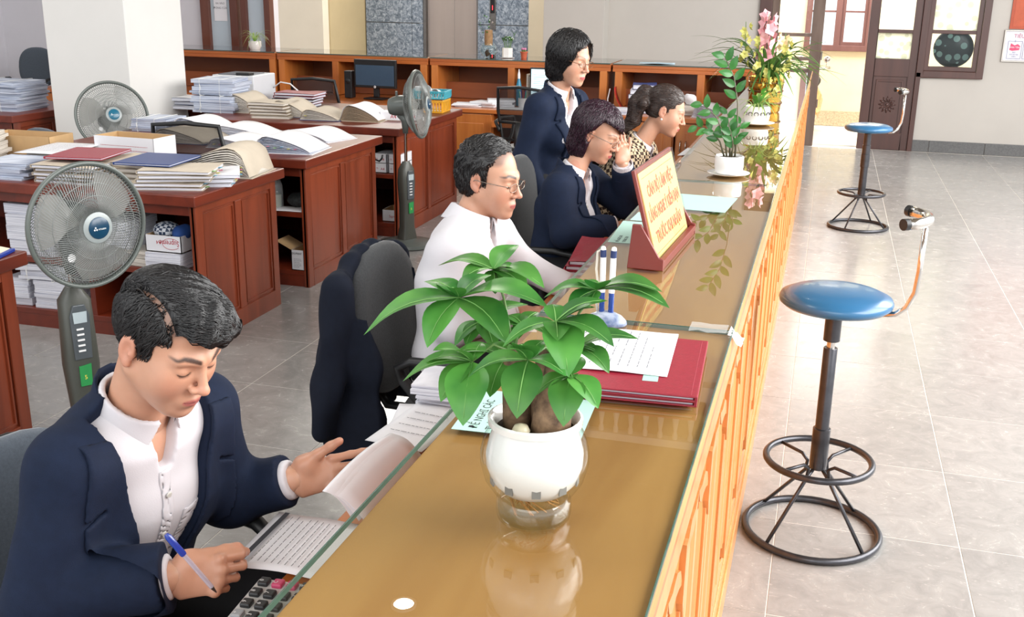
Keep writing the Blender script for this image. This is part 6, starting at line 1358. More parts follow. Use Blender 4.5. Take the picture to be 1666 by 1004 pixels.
# orchid in gold vase
oc = thing('potted_orchid', 'large orchid with pink and yellow flower spikes in a banded gold vase', 'plant', (-.352, 6.58, CZ)); M_gold = mat('polished_gold_glaze', (206, 160, 70), .14, .95, var=.05, vscale=12); M_goldd = mat('dark_gold_band', (96, 62, 30), .25, .6)
b = MB(); b.lathe([(.001, 0), (.085, 0), (.092, .01), (.096, .05), (.098, .052), (.098, .06), (.096, .062), (.100, .12), (.102, .122), (.102, .130), (.100, .132), (.104, .17), (.106, .172), (.106, .18), (.104, .182), (.106, .205), (.100, .208), (.096, .19), (.001, .19)], 36, cap=False); obj('vase', b, M_gold, oc, smooth=40)
for z in (.056, .126, .176):
    b = MB(); b.lathe([(.100+.03*(z-.05), -.006), (.104+.035*(z-.05), 0), (.100+.03*(z-.05), .006)], 36, T(0, 0, z), cap=False); obj('band', b, M_goldd, oc, smooth=True)
for k in range(64):
    az = rr_.uniform(-PI, PI); far = rr_.random(); strap(oc, (.04*math.cos(az), .04*math.sin(az), .19), az, .12+.34*far, rr_.uniform(.10, .32), rr_.uniform(.05, .28), rr_.uniform(.020, .032), M_strap, curl=rr_.uniform(-.06, .06), n=10)
strap(oc, (-.03, -.02, .19), PI+.15, .46, .30, .10, .016, M_strap); strap(oc, (-.03, -.02, .19), PI+.35, .48, .20, .12, .016, M_strap)
M_pink = mat('pink_petal', (226, 150, 166), .5, col2=(240, 190, 190)); M_yel = mat('yellow_green_petal', (206, 206, 96), .5, col2=(226, 222, 140)); M_cr = mat('cream_petal', (232, 214, 170), .5)
for (x, y, z0, z1, mm, nfl, s_) in ((-.01, -.05, .30, .57, M_pink, 15, 1.25), (-.13, -.03, .28, .52, M_yel, 9, .8), (-.05, -.09, .22, .45, M_yel, 8, .75), (.10, -.04, .22, .42, M_yel, 9, .8), (.01, -.12, .06, .30, M_yel, 9, .7), (.07, -.10, .10, .27, M_yel, 7, .7), (.08, .02, .36, .46, M_cr, 5, .9)):
    b = MB(); b.tube([(x*.3, y*.3, .19), (x*.8, y*.8, (z0+.19)/2+.05), (x, y, z0), (x*1.1, y*1.1, z1)], [.005, .004, .003, .002], 7); st = obj('flower_spike', b, M_stem, oc, smooth=True)
    for k in range(nfl):
        a = k*2.4; z = z0+(z1-z0)*k/nfl; c = Vector((x*1.05+.018*math.cos(a)*s_, y*1.05+.018*math.sin(a)*s_, z)); b = MB()
        for q in range(5):
            an = q*1.257+k; dr = (Vector((math.cos(a), math.sin(a), .3))*.6+Vector((math.cos(an)*-math.sin(a), math.cos(an)*math.cos(a), math.sin(an)))).normalized(); sd = dr.cross(Vector((math.cos(a), math.sin(a), .3))).normalized(); R_ = .040*s_
            b.add([c, c+dr*R_*.5-sd*R_*.42, c+dr*R_, c+dr*R_*.5+sd*R_*.42, c+dr*R_*.5+Vector((math.cos(a), math.sin(a), 0))*R_*.15], [(0, 1, 4), (1, 2, 4), (2, 3, 4), (3, 0, 4)])
        obj('blossom', b, mm, st, smooth=True)
# ------------------------------------------------------------------ on the clerks' worktop
WZ = .752
ca = thing('desk_calculator', 'grey desk calculator with black and pink keys at the near end of the worktop', 'calculator', (-.800, 1.375, WZ), math.radians(4))
b = MB(); b.prism([(-.075, -.10), (.075, -.10), (.075, .085), (-.075, .085)], 0, .018); obj('body', b, mat('silver_grey_plastic', (196, 196, 194), .35), ca, bevel=.004)
M_keyk = mat('black_key', (36, 38, 40), .35); M_keyp = mat('pink_key', (196, 70, 110), .35); M_keyg = mat('grey_key', (150, 154, 158), .35); M_kw = mat('key_white_print', (222, 222, 222), .5, var=0)
kk = [['0', 'C', 'A', '%'], ['8', '7', '4', '1'], ['9', '6', '5', '2'], ['+', '3', '6', '5'], ['=', '-', 'x', '.']]
for r in range(5):
    for c in range(5):
        x = -.058+.026*c; y = .068-.034*r; b = MB(); b.cbox((x, y, .021), (.019, .021, .010)); m_ = M_keyp if (r == 0 and c in (1, 2)) else M_keyg if (r == 4 or (r == 3 and c == 0)) else M_keyk
        ko = obj('key', b, m_, ca, bevel=.003); s_ = kk[r][c % 4]; text_obj(s_, 'key_print', .011, M_kw, T(x, y-.002, .0262) @ RZ(-PI/2+PI), ko, align='CENTER', ext=.0001)
s1 = thing('printed_sheet', 'printed sheet with a dark banner held at the worktop edge by the front clerk', 'paper', (-.864, 1.592, WZ+.003), math.radians(1)); obj('page', curled(.21, .205, .004, .012), M_paper, s1, smooth=True)
b = MB(); b.box(-.088, -.100, .0135, -.078, .095, .0142); obj('banner', b, M_blackink, s1)
b = MB(); rr_ = random.Random(3)
for i in range(8):
    x = -.066+.0135*i; y = -.085
    while y < .075: l = .006+rr_.random()*.012; b.box(x, y, .0135, x+.0014, y+l, .0140); y += l+.003
o = obj('printed_lines', b, M_ink, s1); o['kind'] = 'stuff'
hp = thing('held_papers', 'curved white sheets held over the worktop in the front clerk\'s left hand', 'paper', (-.82, 1.80, .82)); o_ = V3(-.82, 1.80, .82)
A0, B0, C0, D0 = V3(-.865, 1.675, .835), V3(-.824, 1.916, .862), V3(-.790, 1.960, .790), V3(-.815, 1.700, .768)
for k in range(3):
    rows = []
    for j in range(9):
        v = j/8; r = []
        for i in range(9):
            u = i/8; p = (A0*(1-v)+B0*v)*(1-u)+(D0*(1-v)+C0*v)*u; p = p+V3(.012*k*u, .004*k, .016*math.sin(PI*u)+.012*math.sin(PI*v)*(1-u)-.0025*k)-o_; r.append(tuple(p))
        rows.append(r)
    b = MB(); b.grid(rows, thick=.0008); obj('page', b, M_paper, hp, smooth=True)
sheet('topmost of the loose white sheets on the worktop before the white-shirted man', (-.862, 2.19, WZ+.008), math.radians(-8), .15, .26, .006, rows=4, g='loose sheets on the worktop')
sheet('undermost loose white sheet poking out on the worktop beyond the held papers', (-.885, 2.235, WZ+.001), math.radians(12), .13, .20, .003, rows=0, g='loose sheets on the worktop')
gk = thing('key_ring', 'small dark key ring by the loose white sheets', 'keys', (-.90, 2.10, WZ)); b = MB(); b.tube([(.016*math.cos(a*.524), .016*math.sin(a*.524), .004) for a in range(12)], .003, 6, closed=True); obj('ring', b, M_dark, gk, smooth=True)
b = MB(); b.box(.012, -.005, .001, .05, .005, .004); obj('key', b, M_steel, gk)
ream_stack('tidy block of papers on the worktop under the money plant leaves', (-.875, 2.40, WZ), .08, .12, .15, .055, 5, g='paper blocks on the worktop')
for i in range(3): card_folder(['lowest', 'middle', 'topmost'][i]+' red folder at the worktop edge by the man in white', (-.815+.004*i, 3.90+.01*i, WZ+.018*i), math.radians(2+2*i), .15, .42, .014, M_redf, 'red folders on the worktop', 0, 'red_folder')
for (x, y, nm) in ((-.84, 4.42, 'chrome stapler lying on the worktop by the seated woman in navy'), (-.85, 4.17, 'small silver hole punch on the worktop near the red folders')):
    t = thing('desk_stapler' if 'stapler' in nm else 'hole_punch', nm, 'stationery', (x, y, WZ), .4); b = MB(); b.box(-.03, -.009, 0, .03, .009, .006); obj('base', b, M_dark, t, bevel=.002); b = MB(); b.box(-.028, -.008, .012, .028, .008, .02, RY(-.08)); obj('arm', b, M_chrome, t, bevel=.003)
    b = MB(); b.cbox((-.022, 0, .010), (.010, .014, .012)); obj('hinge_block', b, M_steel, t)
sheet('white sheet on the worktop before the woman in the checked jacket', (-.76, 5.75, WZ+.001), .1, .2, .25, .01, rows=4, g='sheets by the checked jacket')
sheet('curled white sheet on the worktop farther along, by the leaning papers', (-.76, 6.9, WZ+.001), -.1, .21, .29, .03, rows=0, g='sheets by the checked jacket')
pn = thing('ballpoint_pen', 'blue capped ballpoint pen in the front clerk\'s right hand', 'pen', (0, 0, 0)); A_ = Vector((-.975, 1.330, .905)); B_ = Vector((-.915, 1.362, .795)); ax = (B_-A_)
pn.location = A_; q = ax.normalized(); b = MB(); b.tube([(0, 0, 0), q*.006, q*.045, q*.048], [.0035, .0058, .0058, .0052], 12); obj('cap', b, mat('pen_cap_blue', (26, 60, 160), .2, coat=.5), pn, smooth=40)
b = MB(); b.tube([q*.008+Vector((-.006, 0, .0)), q*.05+Vector((-.0065, 0, 0))], .0015, 6); obj('clip', b, mat('pen_cap_blue', (26, 60, 160)), pn)
b = MB(); b.tube([q*.046, q*.125], .0042, 12); obj('barrel', b, mat('clear_barrel', (206, 200, 214), .15, alpha=.6), pn, smooth=40); b = MB(); b.tube([q*.05, q*.13], .0018, 8); obj('refill', b, mat('pen_refill_violet', (96, 70, 110), .3), pn)
b = MB(); b.tube([q*.125, q*.138], [.0038, .001], 10); obj('tip', b, M_steel, pn)

# navy jacket draped over the chair of the man in white
def draped():
    A_ = V3(-1.40, 3.06, .0)
    def f(P):
        q = P-V3(-1.325, 3.07, 0); x, y, z = q[:, 0], q[:, 1], q[:, 2]
        half = .205+.05*np.clip((.95-z)/.6, 0, 1); th = .052+.055*np.clip((.97-z)/.35, 0, 1)-.02*np.clip((.5-z)/.3, 0, 1)
        yy = y; sh = .975-1.9*np.clip(np.abs(yy)-.06, 0, 1)**1.6
        d = np.maximum(np.maximum(np.abs(yy)-half, np.abs(x+.055-.06*(1-z/.97))-th), np.maximum(z-sh, (.325+.10*np.clip(x+.03, -.1, .1)*0+.05*np.sin(9*yy))-z))
        d = smax(np.maximum(np.abs(yy)-half, np.abs(x+.055-.06*(1-z/.97))-th), np.maximum(z-sh, .33+.05*np.sin(8*yy+1)-z), .05)
        sl = cap(q, (-.06, -.215, .88), (-.10, -.285, .42), .055, .045); sl2 = cap(q, (-.06, .215, .88), (-.10, .27, .42), .055, .045); d = smin(d, np.minimum(sl, sl2), .02)
        ins = np.maximum(np.maximum(np.abs(yy)-.20, -(x+.045)), z-1.2); d = smax(d, -ins, .02)
        return d*.8+.007*np.sin(34*yy+6*np.sin(5*z))*np.clip((.9-z)*3, 0, 1)+.003*np.sin(80*yy+14*z)
    return f
V, Q = surface(draped(), (-1.63, 2.67, .24), (-1.19, 3.47, 1.04), .009)
dj = thing('draped_suit_jacket', 'dark navy suit jacket hung over the chair back behind the man in white', 'jacket', (-1.33, 3.07, .35)); me = np_mesh('jacket_shell', [(V, Q, 0)], [mat('near_black_navy_cloth', (14, 20, 34), .85, var=.06, vscale=40, bump=.25, bscale=700, spec=.25)]); me.transform(T(1.33, -3.07, -.35)); link('jacket_shell', me, dj)

# ------------------------------------------------------------------ on and in the folder desk
D1 = .785
g1 = 'files piled on the folder desk'
ream_stack('leaning pile of loose papers at the far left end of the folder desk', (-4.56, 4.80, D1), .3, .25, .34, .17, 9, M_edgewarm, g1, .03, True)
ream_stack('blue-grey paper block at the left front of the folder desk', (-4.05, 4.58, D1), .05, .28, .28, .085, 6, M_edgeblue, g1, .02)
pile('%s beige card folder in the front left pile of the folder desk', (-3.66, 4.56, D1), .05, 5, .34, .26, .014, M_card, 'beige folders in the front left pile', 1, alt=M_cardbrown, jit_=.02)
sheet('printed table sheet between the left paper pile and the red folder', (-4.05, 4.90, D1+.095), .1, .29, .40, .004, rows=12, g='printed sheets on the folder desk')
ream_stack('low block of papers under the printed table sheet', (-4.05, 4.90, D1), .1, .26, .30, .088, 4, M_edgewarm, g1, .02)
pile('%s thick file in the pile under the red and blue folders', (-3.42, 4.74, D1), -.05, 4, .36, .30, .019, M_card, 'files under the red and blue folders', 0, blk=M_edgewarm)
for (lab, c_, x, y, rz_, z_) in (('red leatherette folder lying on the pile on the folder desk', M_redf, -3.69, 4.68, .18, D1+.112), ('blue leatherette folder lying on the pile right of the red one', M_bluef, -3.27, 4.68, .10, D1+.105)):
    f_ = thing('leatherette_folder', lab, 'folder', (x, y, z_), rz_); b = MB(); b.box(-.155, -.17, 0, .155, .17, .004); b.box(-.155, -.17, .009, .155, .17, .013); b.box(-.157, -.17, .001, -.150, .17, .012); obj('cover', b, c_, f_, bevel=.0015); b = MB(); b.box(-.149, -.165, .004, .149, .165, .009); obj('page_block', b, M_edge, f_)
pile('%s beige folder with bright tabs in the front right pile', (-3.10, 4.60, D1), .35, 5, .36, .28, .015, M_card, 'beige folders in the front right pile', 3, alt=M_card, jit_=.03)
pile('%s white file with yellow tabs beside the front right corner', (-2.99, 4.74, D1), .45, 3, .26, .26, .018, M_paper, 'white tabbed files near the desk corner', 4, jit_=.03)
open_file('thick open file with buff pages at the right rear of the folder desk', (-3.12, 5.03, D1), .12, .46, .34, .15, M_card, M_edgewarm, 2, flip=-1)
cb = carton('tan cardboard tray box on the left of the folder desk, behind the papers', (-4.45, 5.13, D1), .05, .44, .22, .13, M_box, M_box, g='cardboard boxes on the folder desk')
cb = carton('white cardboard lid box, tan inside, behind the red folder', (-3.74, 5.15, D1), -.05, .40, .20, .155, M_boxwhite, M_box, g='cardboard boxes on the folder desk'); printed(cb, .34, .10, 0, frame((0, -.1005, .08), (1, 0, 0), (0, 0, 1), (0, -1, 0)), 3, M_redink, name='printed_marks')
# shelf under it
z1, z0 = .387, .102
for (lab, x, zz, w, h, n) in (('upper shelf paper bundle at the far left under the folder desk', -3.93, z1, .27, .27, 6), ('upper shelf paper bundle half hidden by the nearest fan', -3.66+.26, z1, .14, .22, 5)):
    ream_stack(lab, (x, 4.58, zz), 0, w, .26, h, n, g='paper bundles under the folder desk', jitter=.008)
ream_stack('lower shelf squared bundle of papers left of the fan column', (-3.83, 4.58, z0), 0, .22, .26, .15, 6, g='paper bundles under the folder desk', jitter=.006)
ream_stack('lower shelf sagging bundle lying across the other bundles', (-3.88, 4.58, z0+.151), .03, .30, .26, .084, 3, g='paper bundles under the folder desk', jitter=.012, tie=True, sag=.006)
ream_stack('narrow leaning bundle at the far left of the lower shelf', (-4.06, 4.58, z0), .05, .14, .26, .15, 4, g='paper bundles under the folder desk', jitter=.012)
ream_stack('loose mixed papers on the upper shelf behind the fan grille', (-3.30, 4.56, z1), -.05, .20, .24, .08, 5, M_edgewarm, 'paper bundles under the folder desk', .015)
ream_stack('papers under the upturned white box on the upper shelf', (-3.115, 4.55, z1), 0, .20, .25, .085, 4, g='paper bundles under the folder desk', jitter=.006)
sb = carton('white box printed upside down with red lettering on the upper desk shelf', (-3.115, 4.55, z1+.087), 0, .205, .22, .085, M_boxwhite, M_box)
text_obj('Supreme', 'lettering', .040, M_redink, T(.092, -.1105, .062) @ RX(PI/2) @ RZ(PI), sb, sx=.8); text_obj('A4', 'lettering', .026, M_redink, T(-.010, -.1105, .058) @ RX(PI/2) @ RZ(PI), sb)
b = MB(); b.tube([(.045+.05*math.cos(a*.3+.6), -.1108, .045+.028*math.sin(a*.3+.6)) for a in range(18)], .0011, 4); obj('swoosh', b, M_redink, sb)
def lump(name, label, cat, loc, r, m, seed, amp=.25, res=.006):
    rr = np.random.default_rng(seed); ph = rr.random(6)*6
    f = lambda P: ell(P, (0, 0, r[2]), r)+amp*min(r)*.35*(np.sin(38*P[:, 0]+ph[0]+3*np.sin(21*P[:, 1]))*np.sin(33*P[:, 1]+ph[1])*np.sin(30*P[:, 2]+ph[2]))
    V, Q = surface(lambda P: np.maximum(f(P), -P[:, 2]), -V3(*r)*1.4, V3(r[0], r[1], 2*r[2])*1.4, res); t = thing(name, label, cat, loc); link(name+'_cloth' if cat == 'cloth' else 'shell', np_mesh(name, [(V, Q, 0)], [m]), t); return t
def plaid():
    m = bpy.data.materials.new('blue_white_plaid'); m.use_nodes = True; nt = m.node_tree; L = nt.links.new; b = nt.nodes['Principled BSDF']; tc = nd(nt, 'ShaderNodeTexCoord'); c = nd(nt, 'ShaderNodeTexChecker', i_Scale=60.0); c.inputs[1].default_value = lin((34, 52, 78)); c.inputs[2].default_value = lin((196, 200, 206)); L(tc.outputs['Object'], c.inputs[0]); L(c.outputs[0], b.inputs['Base Color']); return m
lump('folded_plaid_cloth', 'blue and white plaid cloth stuffed in the upturned white box', 'cloth', (-3.15, 4.53, z1+.135), (.07, .07, .045), plaid(), 1)
lump('blue_cloth', 'plain blue cloth rolled up beside the plaid cloth in the box', 'cloth', (-3.05, 4.52, z1+.135), (.045, .07, .042), mat('denim_blue', (30, 66, 128), .8), 2)

# ------------------------------------------------------------------ on and in the second desk
D2 = .79
open_file('white open file with colourful tabs, nearest the right end of the second desk', (-3.13, 5.86, D2), .10, .36, .34, .095, M_paper, M_edgeblue, 6)
open_file('low white open file left of the colourful one on the second desk', (-3.50, 5.93, D2), .06, .34, .34, .055, M_paper, M_edge, 3)
open_file('white open file lying behind at the right rear corner of the second desk', (-3.20, 6.38, D2), -.25, .36, .30, .06, M_paper, M_edge, 0)
open_file('open file with buff page edges beside the mesh chair back', (-3.92, 6.0, D2), .04, .36, .36, .085, M_card, M_edgewarm, 1, board=M_bluecover)
open_file('flat open white file behind the buff one on the second desk', (-3.72, 6.35, D2), .1, .40, .32, .07, M_paper, M_edge, 0)
ream_stack('blue-grey paper block tied with string at the left of the second desk', (-4.43, 6.38, D2), .05, .26, .28, .085, 6, M_edgeblue, 'tied paper blocks', .008, True)
open_file('white file draped over the tied paper block on the second desk', (-4.08, 6.42, D2), .0, .36, .30, .095, M_paper, M_edgeblue, 2)
bt = thing('bagged_bottle', 'milk bottle in a clear plastic bag on the shelf of the second desk', 'bottle', (-3.17, 5.70, .462)); b = MB(); b.lathe([(.03, 0), (.032, .004), (.032, .075), (.030, .08)], 20); obj('milk', b, mat('milk_white', (214, 206, 190), .4), bt, smooth=40); b = MB(); b.lathe([(.034, 0), (.035, .09), (.030, .11), (.014, .125), (.014, .145)], 20, cap=False); obj('bottle_wall', b, M_glass, bt, smooth=True)
b = MB(); rows = [[((.038+.006*math.sin(5*a)+(.0 if v < .7 else -.024*(v-.7)/.3))*math.cos(a), (.038+.006*math.sin(5*a+v*4)-(.0 if v < .7 else .024*(v-.7)/.3))*math.sin(a), .002+.19*v) for a in [2*PI*k/20 for k in range(21)]] for v in np.linspace(0, 1, 8)]; b.grid(rows); obj('plastic_bag', b, mat('clear_film', (222, 226, 228), .15, alpha=.28), bt, smooth=True)
lump('black_bag', 'crumpled black patterned bag on the shelf beside the bagged bottle', 'bag', (-3.04, 5.74, .462), (.075, .06, .045), mat('black_bag_cloth', (22, 24, 26), .6, col2=(60, 66, 66), vscale=60), 5)
sheet('white papers lying on the upper shelf of the second desk', (-3.06, 5.66, .462), .1, .2, .14, .004, rows=0, g='papers on shelves')
eb = carton('small white box with printed lettering and an open tan flap on the low desk shelf', (-2.985, 5.67, .102), 0, .085, .16, .125, M_boxwhite, M_box); text_obj('EXUPRINT', 'lettering', .018, M_blackink, T(-.038, -.0805, .098) @ RX(PI/2), eb, sx=.8); printed(eb, .075, .07, 0, frame((0, -.0805, .045), (1, 0, 0), (0, 0, 1), (0, -1, 0)), 6, M_ink, name='small_print')
b = MB(); b.box(-.11, -.08, 0, 0, .08, .003, T(-.042, 0, .125) @ RY(.45)); obj('open_flap', b, M_box, eb)

# ------------------------------------------------------------------ on and in the third desk
D3 = .80
pr = thing('laser_printer', 'white laser printer with raised paper tray at the back left', 'printer', (-4.72, 8.05, D3), .02); M_prn = mat('printer_white', (214, 216, 220), .4, var=.01)
b = MB(); b.box(-.19, -.19, 0, .19, .19, .24); obj('body', b, M_prn, pr, bevel=.008); b = MB(); b.box(-.15, -.16, .24, .13, .12, .247); obj('output_tray', b, mat('tray_grey', (96, 100, 108), .4), pr, bevel=.003)
b = MB(); b.box(.03, -.19, .24, .15, -.10, .262); obj('control_panel', b, M_dark, pr, bevel=.004); b = MB(); b.box(-.15, -.012, .0, .13, .0, .16, T(0, -.185, .10) @ RX(.75)); obj('manual_tray', b, M_prn, pr, bevel=.003); b = MB(); b.box(.0, -.1915, .02, .002, -.19, .22); obj('door_seam', b, M_ink, pr)
g3 = 'tall document piles beside the printer'
ream_stack('upper string-tied document block in front of the printer', (-4.60, 7.50, D3+.13), .05, .34, .32, .12, 5, M_edgeblue, g3, .02, True); ream_stack('lower string-tied document block in front of the printer', (-4.58, 7.46, D3), .05, .34, .32, .125, 6, M_edgeblue, g3, .016, True)
open_file('buff file leaning over the tied blocks beside the printer', (-4.36, 7.52, D3), .0, .28, .32, .14, M_card, M_edgewarm, 0, board=M_card)
pile('%s of the low files with blue papers beside the pillar', (-4.92, 7.55, D3), .1, 3, .24, .26, .026, M_paper, 'low files beside the pillar', 3, alt=M_bluecover)
pile('%s grey-brown file in the row, first pile right of the tied blocks', (-4.02, 7.30, D3), .05, 5, .30, .30, .018, M_card, 'grey brown files, first pile', 0, alt=M_cardbrown, blk=M_edgewarm)
open_file('buff file with navy boards topping the row, second from the printer', (-3.90, 7.40, D3), .05, .30, .30, .12, M_card, M_edgewarm, 0, board=M_bluecover)
open_file('dark-paged open file with a yellow tab in the middle of the row', (-3.60, 7.30, D3), .05, .30, .30, .075, M_card, M_edgewarm, 1, board=M_bluecover)
open_file('fanned open file with curling brown pages, right end of the row', (-3.30, 7.36, D3), .05, .30, .30, .115, M_paper, M_cardbrown, 0, board=M_card)
for k in range(5):
    card_folder(['lowest black', 'second lowest maroon', 'middle black', 'second highest maroon', 'topmost red'][k]+' folder in the pile right of the printer', (-4.22+.012*k, 8.0+.01*(k % 2), D3+.024*k), .05*(k % 3), .36, .25, .018, (M_dark, M_redf)[k % 2] if k < 4 else M_redf, 'red and black folders right of the printer', 0, 'ring_folder')
cbx = thing('white_cable', 'white cable arching from the printer over the folders', 'cable', (-4.5, 8.1, D3)); b = MB(); b.tube([(-.03, .1, .12), (.05, .08, .17), (.15, .06, .16), (.24, .04, .10), (.27, .03, .03)], .006, 8); obj('cord', b, M_white, cbx, smooth=True)
wb = carton('low white box with small red print beside the side-on fan', (-3.12, 7.44, D3), .12, .16, .14, .06, M_boxwhite, M_box, open_=False); text_obj('A4', 'lettering', .04, M_redink, T(0, -.0705, .018) @ RX(PI/2), wb)
wb2 = carton('second low white box with small print behind the fan cage', (-2.99, 7.52, D3), .12, .12, .16, .06, M_boxwhite, M_box, open_=False); text_obj('A4', 'lettering', .035, M_redink, T(.0, -.0805, .018) @ RX(PI/2), wb2)
def basket(label, loc, rz, w, d, h, m):
    t = thing('plastic_basket', label, 'basket', loc, rz, 'plastic baskets'); b = MB(); b.box(-w/2, -d/2, 0, w/2, d/2, .004); obj('bottom', b, m, t); b = MB(); e = .003
    for (x0, y0, x1, y1) in ((-w/2, -d/2, w/2, -d/2+e), (-w/2, d/2-e, w/2, d/2), (-w/2, -d/2, -w/2+e, d/2), (w/2-e, -d/2, w/2, d/2)):
        b.box(x0, y0, h-.016, x1, y1, h); b.box(x0, y0, 0, x1, y1, .012); n = max(3, int(max(x1-x0, y1-y0)/.022))
        for k in range(n+1):
            if x1-x0 > y1-y0: x = x0+(x1-x0)*k/n; b.box(x-.005, y0, .01, x+.005, y1, h)
            else: y = y0+(y1-y0)*k/n; b.box(x0, y-.005, .01, x1, y+.005, h)
    obj('slotted_wall', b, m, t); b = MB()
    for q in ((-w/2-.005, -d/2-.005, w/2+.005, -d/2+.003), (-w/2-.005, d/2-.003, w/2+.005, d/2+.005), (-w/2-.005, -d/2, -w/2+.003, d/2), (w/2-.003, -d/2, w/2+.005, d/2)): b.box(q[0], q[1], h-.004, q[2], q[3], h+.004)
    obj('rim', b, m, t); return t
basket('yellow slotted plastic basket at the right end of the third desk', (-3.06, 8.06, D3), .05, .28, .22, .095, mat('yellow_plastic', (226, 164, 36), .4))
basket('turquoise plastic basket sitting on the yellow one, cups inside', (-3.08, 8.12, D3+.10), .1, .30, .22, .06, mat('turquoise_plastic', (60, 160, 176), .4))
for (x, y, rot, nm) in ((-3.17, 8.12, 0, 'upright white cup in the turquoise basket'), (-3.08, 8.13, 1.2, 'tipped white cup in the turquoise basket'), (-3.00, 8.10, 1.5, 'white cup lying at the right of the turquoise basket')):
    t = thing('white_cup', nm, 'cup', (x, y, D3+.108+(.035 if rot else 0)), 0, 'white cups in the basket'); b = MB(); b.lathe([(.001, 0), (.028, 0), (.036, .08), (.034, .08), (.026, .006), (.001, .006)], 20, RX(rot), cap=False); obj('cup_wall', b, M_white, t, smooth=40)
for k, (x, zz) in enumerate(((-3.06, .462), (-3.06, .532), (-2.95, .462), (-2.95, .532))):
    t = carton(['lower left', 'upper left', 'lower right', 'upper right'][k]+' of the four white paper boxes on the third desk shelf', (x+.0, 7.16, zz), 0, .095, .22, .066, M_boxwhite, M_box, open_=False, g='white paper boxes on the shelf'); text_obj('A4', 'lettering', .026, M_redink, T(.0, -.1105, .02) @ RX(PI/2), t); printed(t, .04, .02, 0, frame((-.025, -.1105, .033), (1, 0, 0), (0, 0, 1), (0, -1, 0)), 2, M_redink, name='small_print')
t = carton('small white box with red lettering on the low shelf by the fan', (-2.985, 7.16, .102), 0, .15, .2, .085, M_boxwhite, M_box); text_obj('Supreme', 'lettering', .03, M_redink, T(-.02, -.1005, .03) @ RX(PI/2), t, sx=.7)
hk = thing('umbrella_hook', 'black curved umbrella handle hanging at the end of the second desk', 'umbrella', (-3.0, 6.80, .60)); b = MB(); b.tube([(0, 0, .12), (0, 0, .03), (.01, 0, 0), (.04, 0, -.01), (.06, 0, .01), (.065, 0, .035)], .007, 8); obj('handle', b, M_dark, hk, smooth=True)
# far left desk bundle
ream_stack('tall bundle of papers tied with white string on the maroon desk, far left', (-6.25, 7.0, .79), .03, .52, .36, .22, 14, M_edgeblue, None, .015, True)
lump('brown_cloth_bundle', 'dark brown bundle at the left edge beside the tall tied papers', 'bag', (-6.72, 7.0, .79), (.14, .14, .09), mat('dark_brown_cloth', (62, 54, 50), .8), 9, res=.012)
# blue folder on the left edge desk
f_ = thing('blue_ring_file', 'blue covered file with cream pages on the desk at the left edge', 'file', (-3.02, 3.02, .786), .25); b = MB(); b.box(-.16, -.15, 0, .16, .15, .012); obj('cover', b, mat('bright_blue_cover', (20, 56, 150), .35), f_, bevel=.002); b = MB(); b.grid([[(-.155+.30*i/8, -.14+.28*j/2, .014+.035*math.cos(PI/2*i/8)) for i in range(9)] for j in range(3)], thick=.03); obj('pages', b, mat('cream_page', (222, 212, 190), .8), f_, smooth=40)

# ------------------------------------------------------------------ back counter things
BZ = 1.0775
gp = thing('glass_globe_planter', 'glass globe planter with a wooden stump and trailing green plant on the back counter', 'plant', (-3.34, 10.5, BZ)); b = MB(); b.lathe([(.03, 0), (.07, .02), (.09, .06), (.085, .10), (.06, .135), (.062, .14)], 28, cap=False); obj('glass_globe', b, M_glass, gp, smooth=True); b = MB(); b.lathe([(.04, .12), (.043, .2), (.04, .27), (.03, .272)], 16); obj('stump', b, mat('pale_bark', (150, 116, 80), .8, var=.12, vscale=30), gp, smooth=40)
b = MB(); b.tube([(0, 0, .02), (-.02, 0, .05), (-.01, .01, .08)], [.03, .022, .01], 8); obj('soil_clump', b, M_soil, gp, smooth=True)
for k in range(16):
    az = k*2.4; r = .03+.05*((k*7) % 5)/5; c = Vector((r*math.cos(az)-.03*(k % 2), r*math.sin(az), .22+.012*k)); leaf(gp, c, c+Vector((.045*math.cos(az), .03*math.sin(az), .015)), .022, M_zz, n=5)
wp = thing('potted_bamboo', 'small white faceted pot with short green bamboo stems on the back counter', 'plant', (-3.14, 10.5, BZ)); b = MB(); b.lathe([(.035, .0), (.075, .004), (.076, .007)], 24); obj('saucer', b, M_ceramic, wp); b = MB(); b.lathe([(.05, .008), (.055, .012), (.055, .10), (.05, .1), (.048, .09), (.001, .09)], 6, cap=False); obj('pot', b, M_ceramic, wp)
for k in range(8):
    a = k*.8; x, y = .025*math.cos(a), .025*math.sin(a); b = MB(); b.tube([(x, y, .09), (x*1.4, y*1.4, .15), (x*2, y*2, .18+.01*(k % 4))], .0025, 5); obj('stem', b, M_stem, wp)
    for q in range(3): c = Vector((x*1.8, y*1.8, .165+.012*q)); leaf(wp, c, c+Vector((.05*math.cos(a+q*1.4), .04*math.sin(a+q*1.4), .025)), .018, M_zz, n=5)
b = MB(); b.tube([(.03, 0, .09), (.06, 0, .2), (.07, 0, .235)], .0018, 5); obj('stem', b, M_stem, wp)
for s_ in (-1, 1): leaf(wp, (.07, 0, .21), (.07+.04*s_, 0, .27), .026, M_zz, n=5)
tc_ = thing('potted_cactus', 'tiny terracotta pot with pink-topped cactus on the back counter', 'plant', (-2.965, 10.5, BZ)); b = MB(); b.lathe([(.001, 0), (.028, 0), (.034, .055), (.039, .056), (.040, .070), (.034, .070), (.001, .062)], 20, cap=False); obj('pot', b, mat('terracotta', (176, 84, 52), .6), tc_, smooth=40)
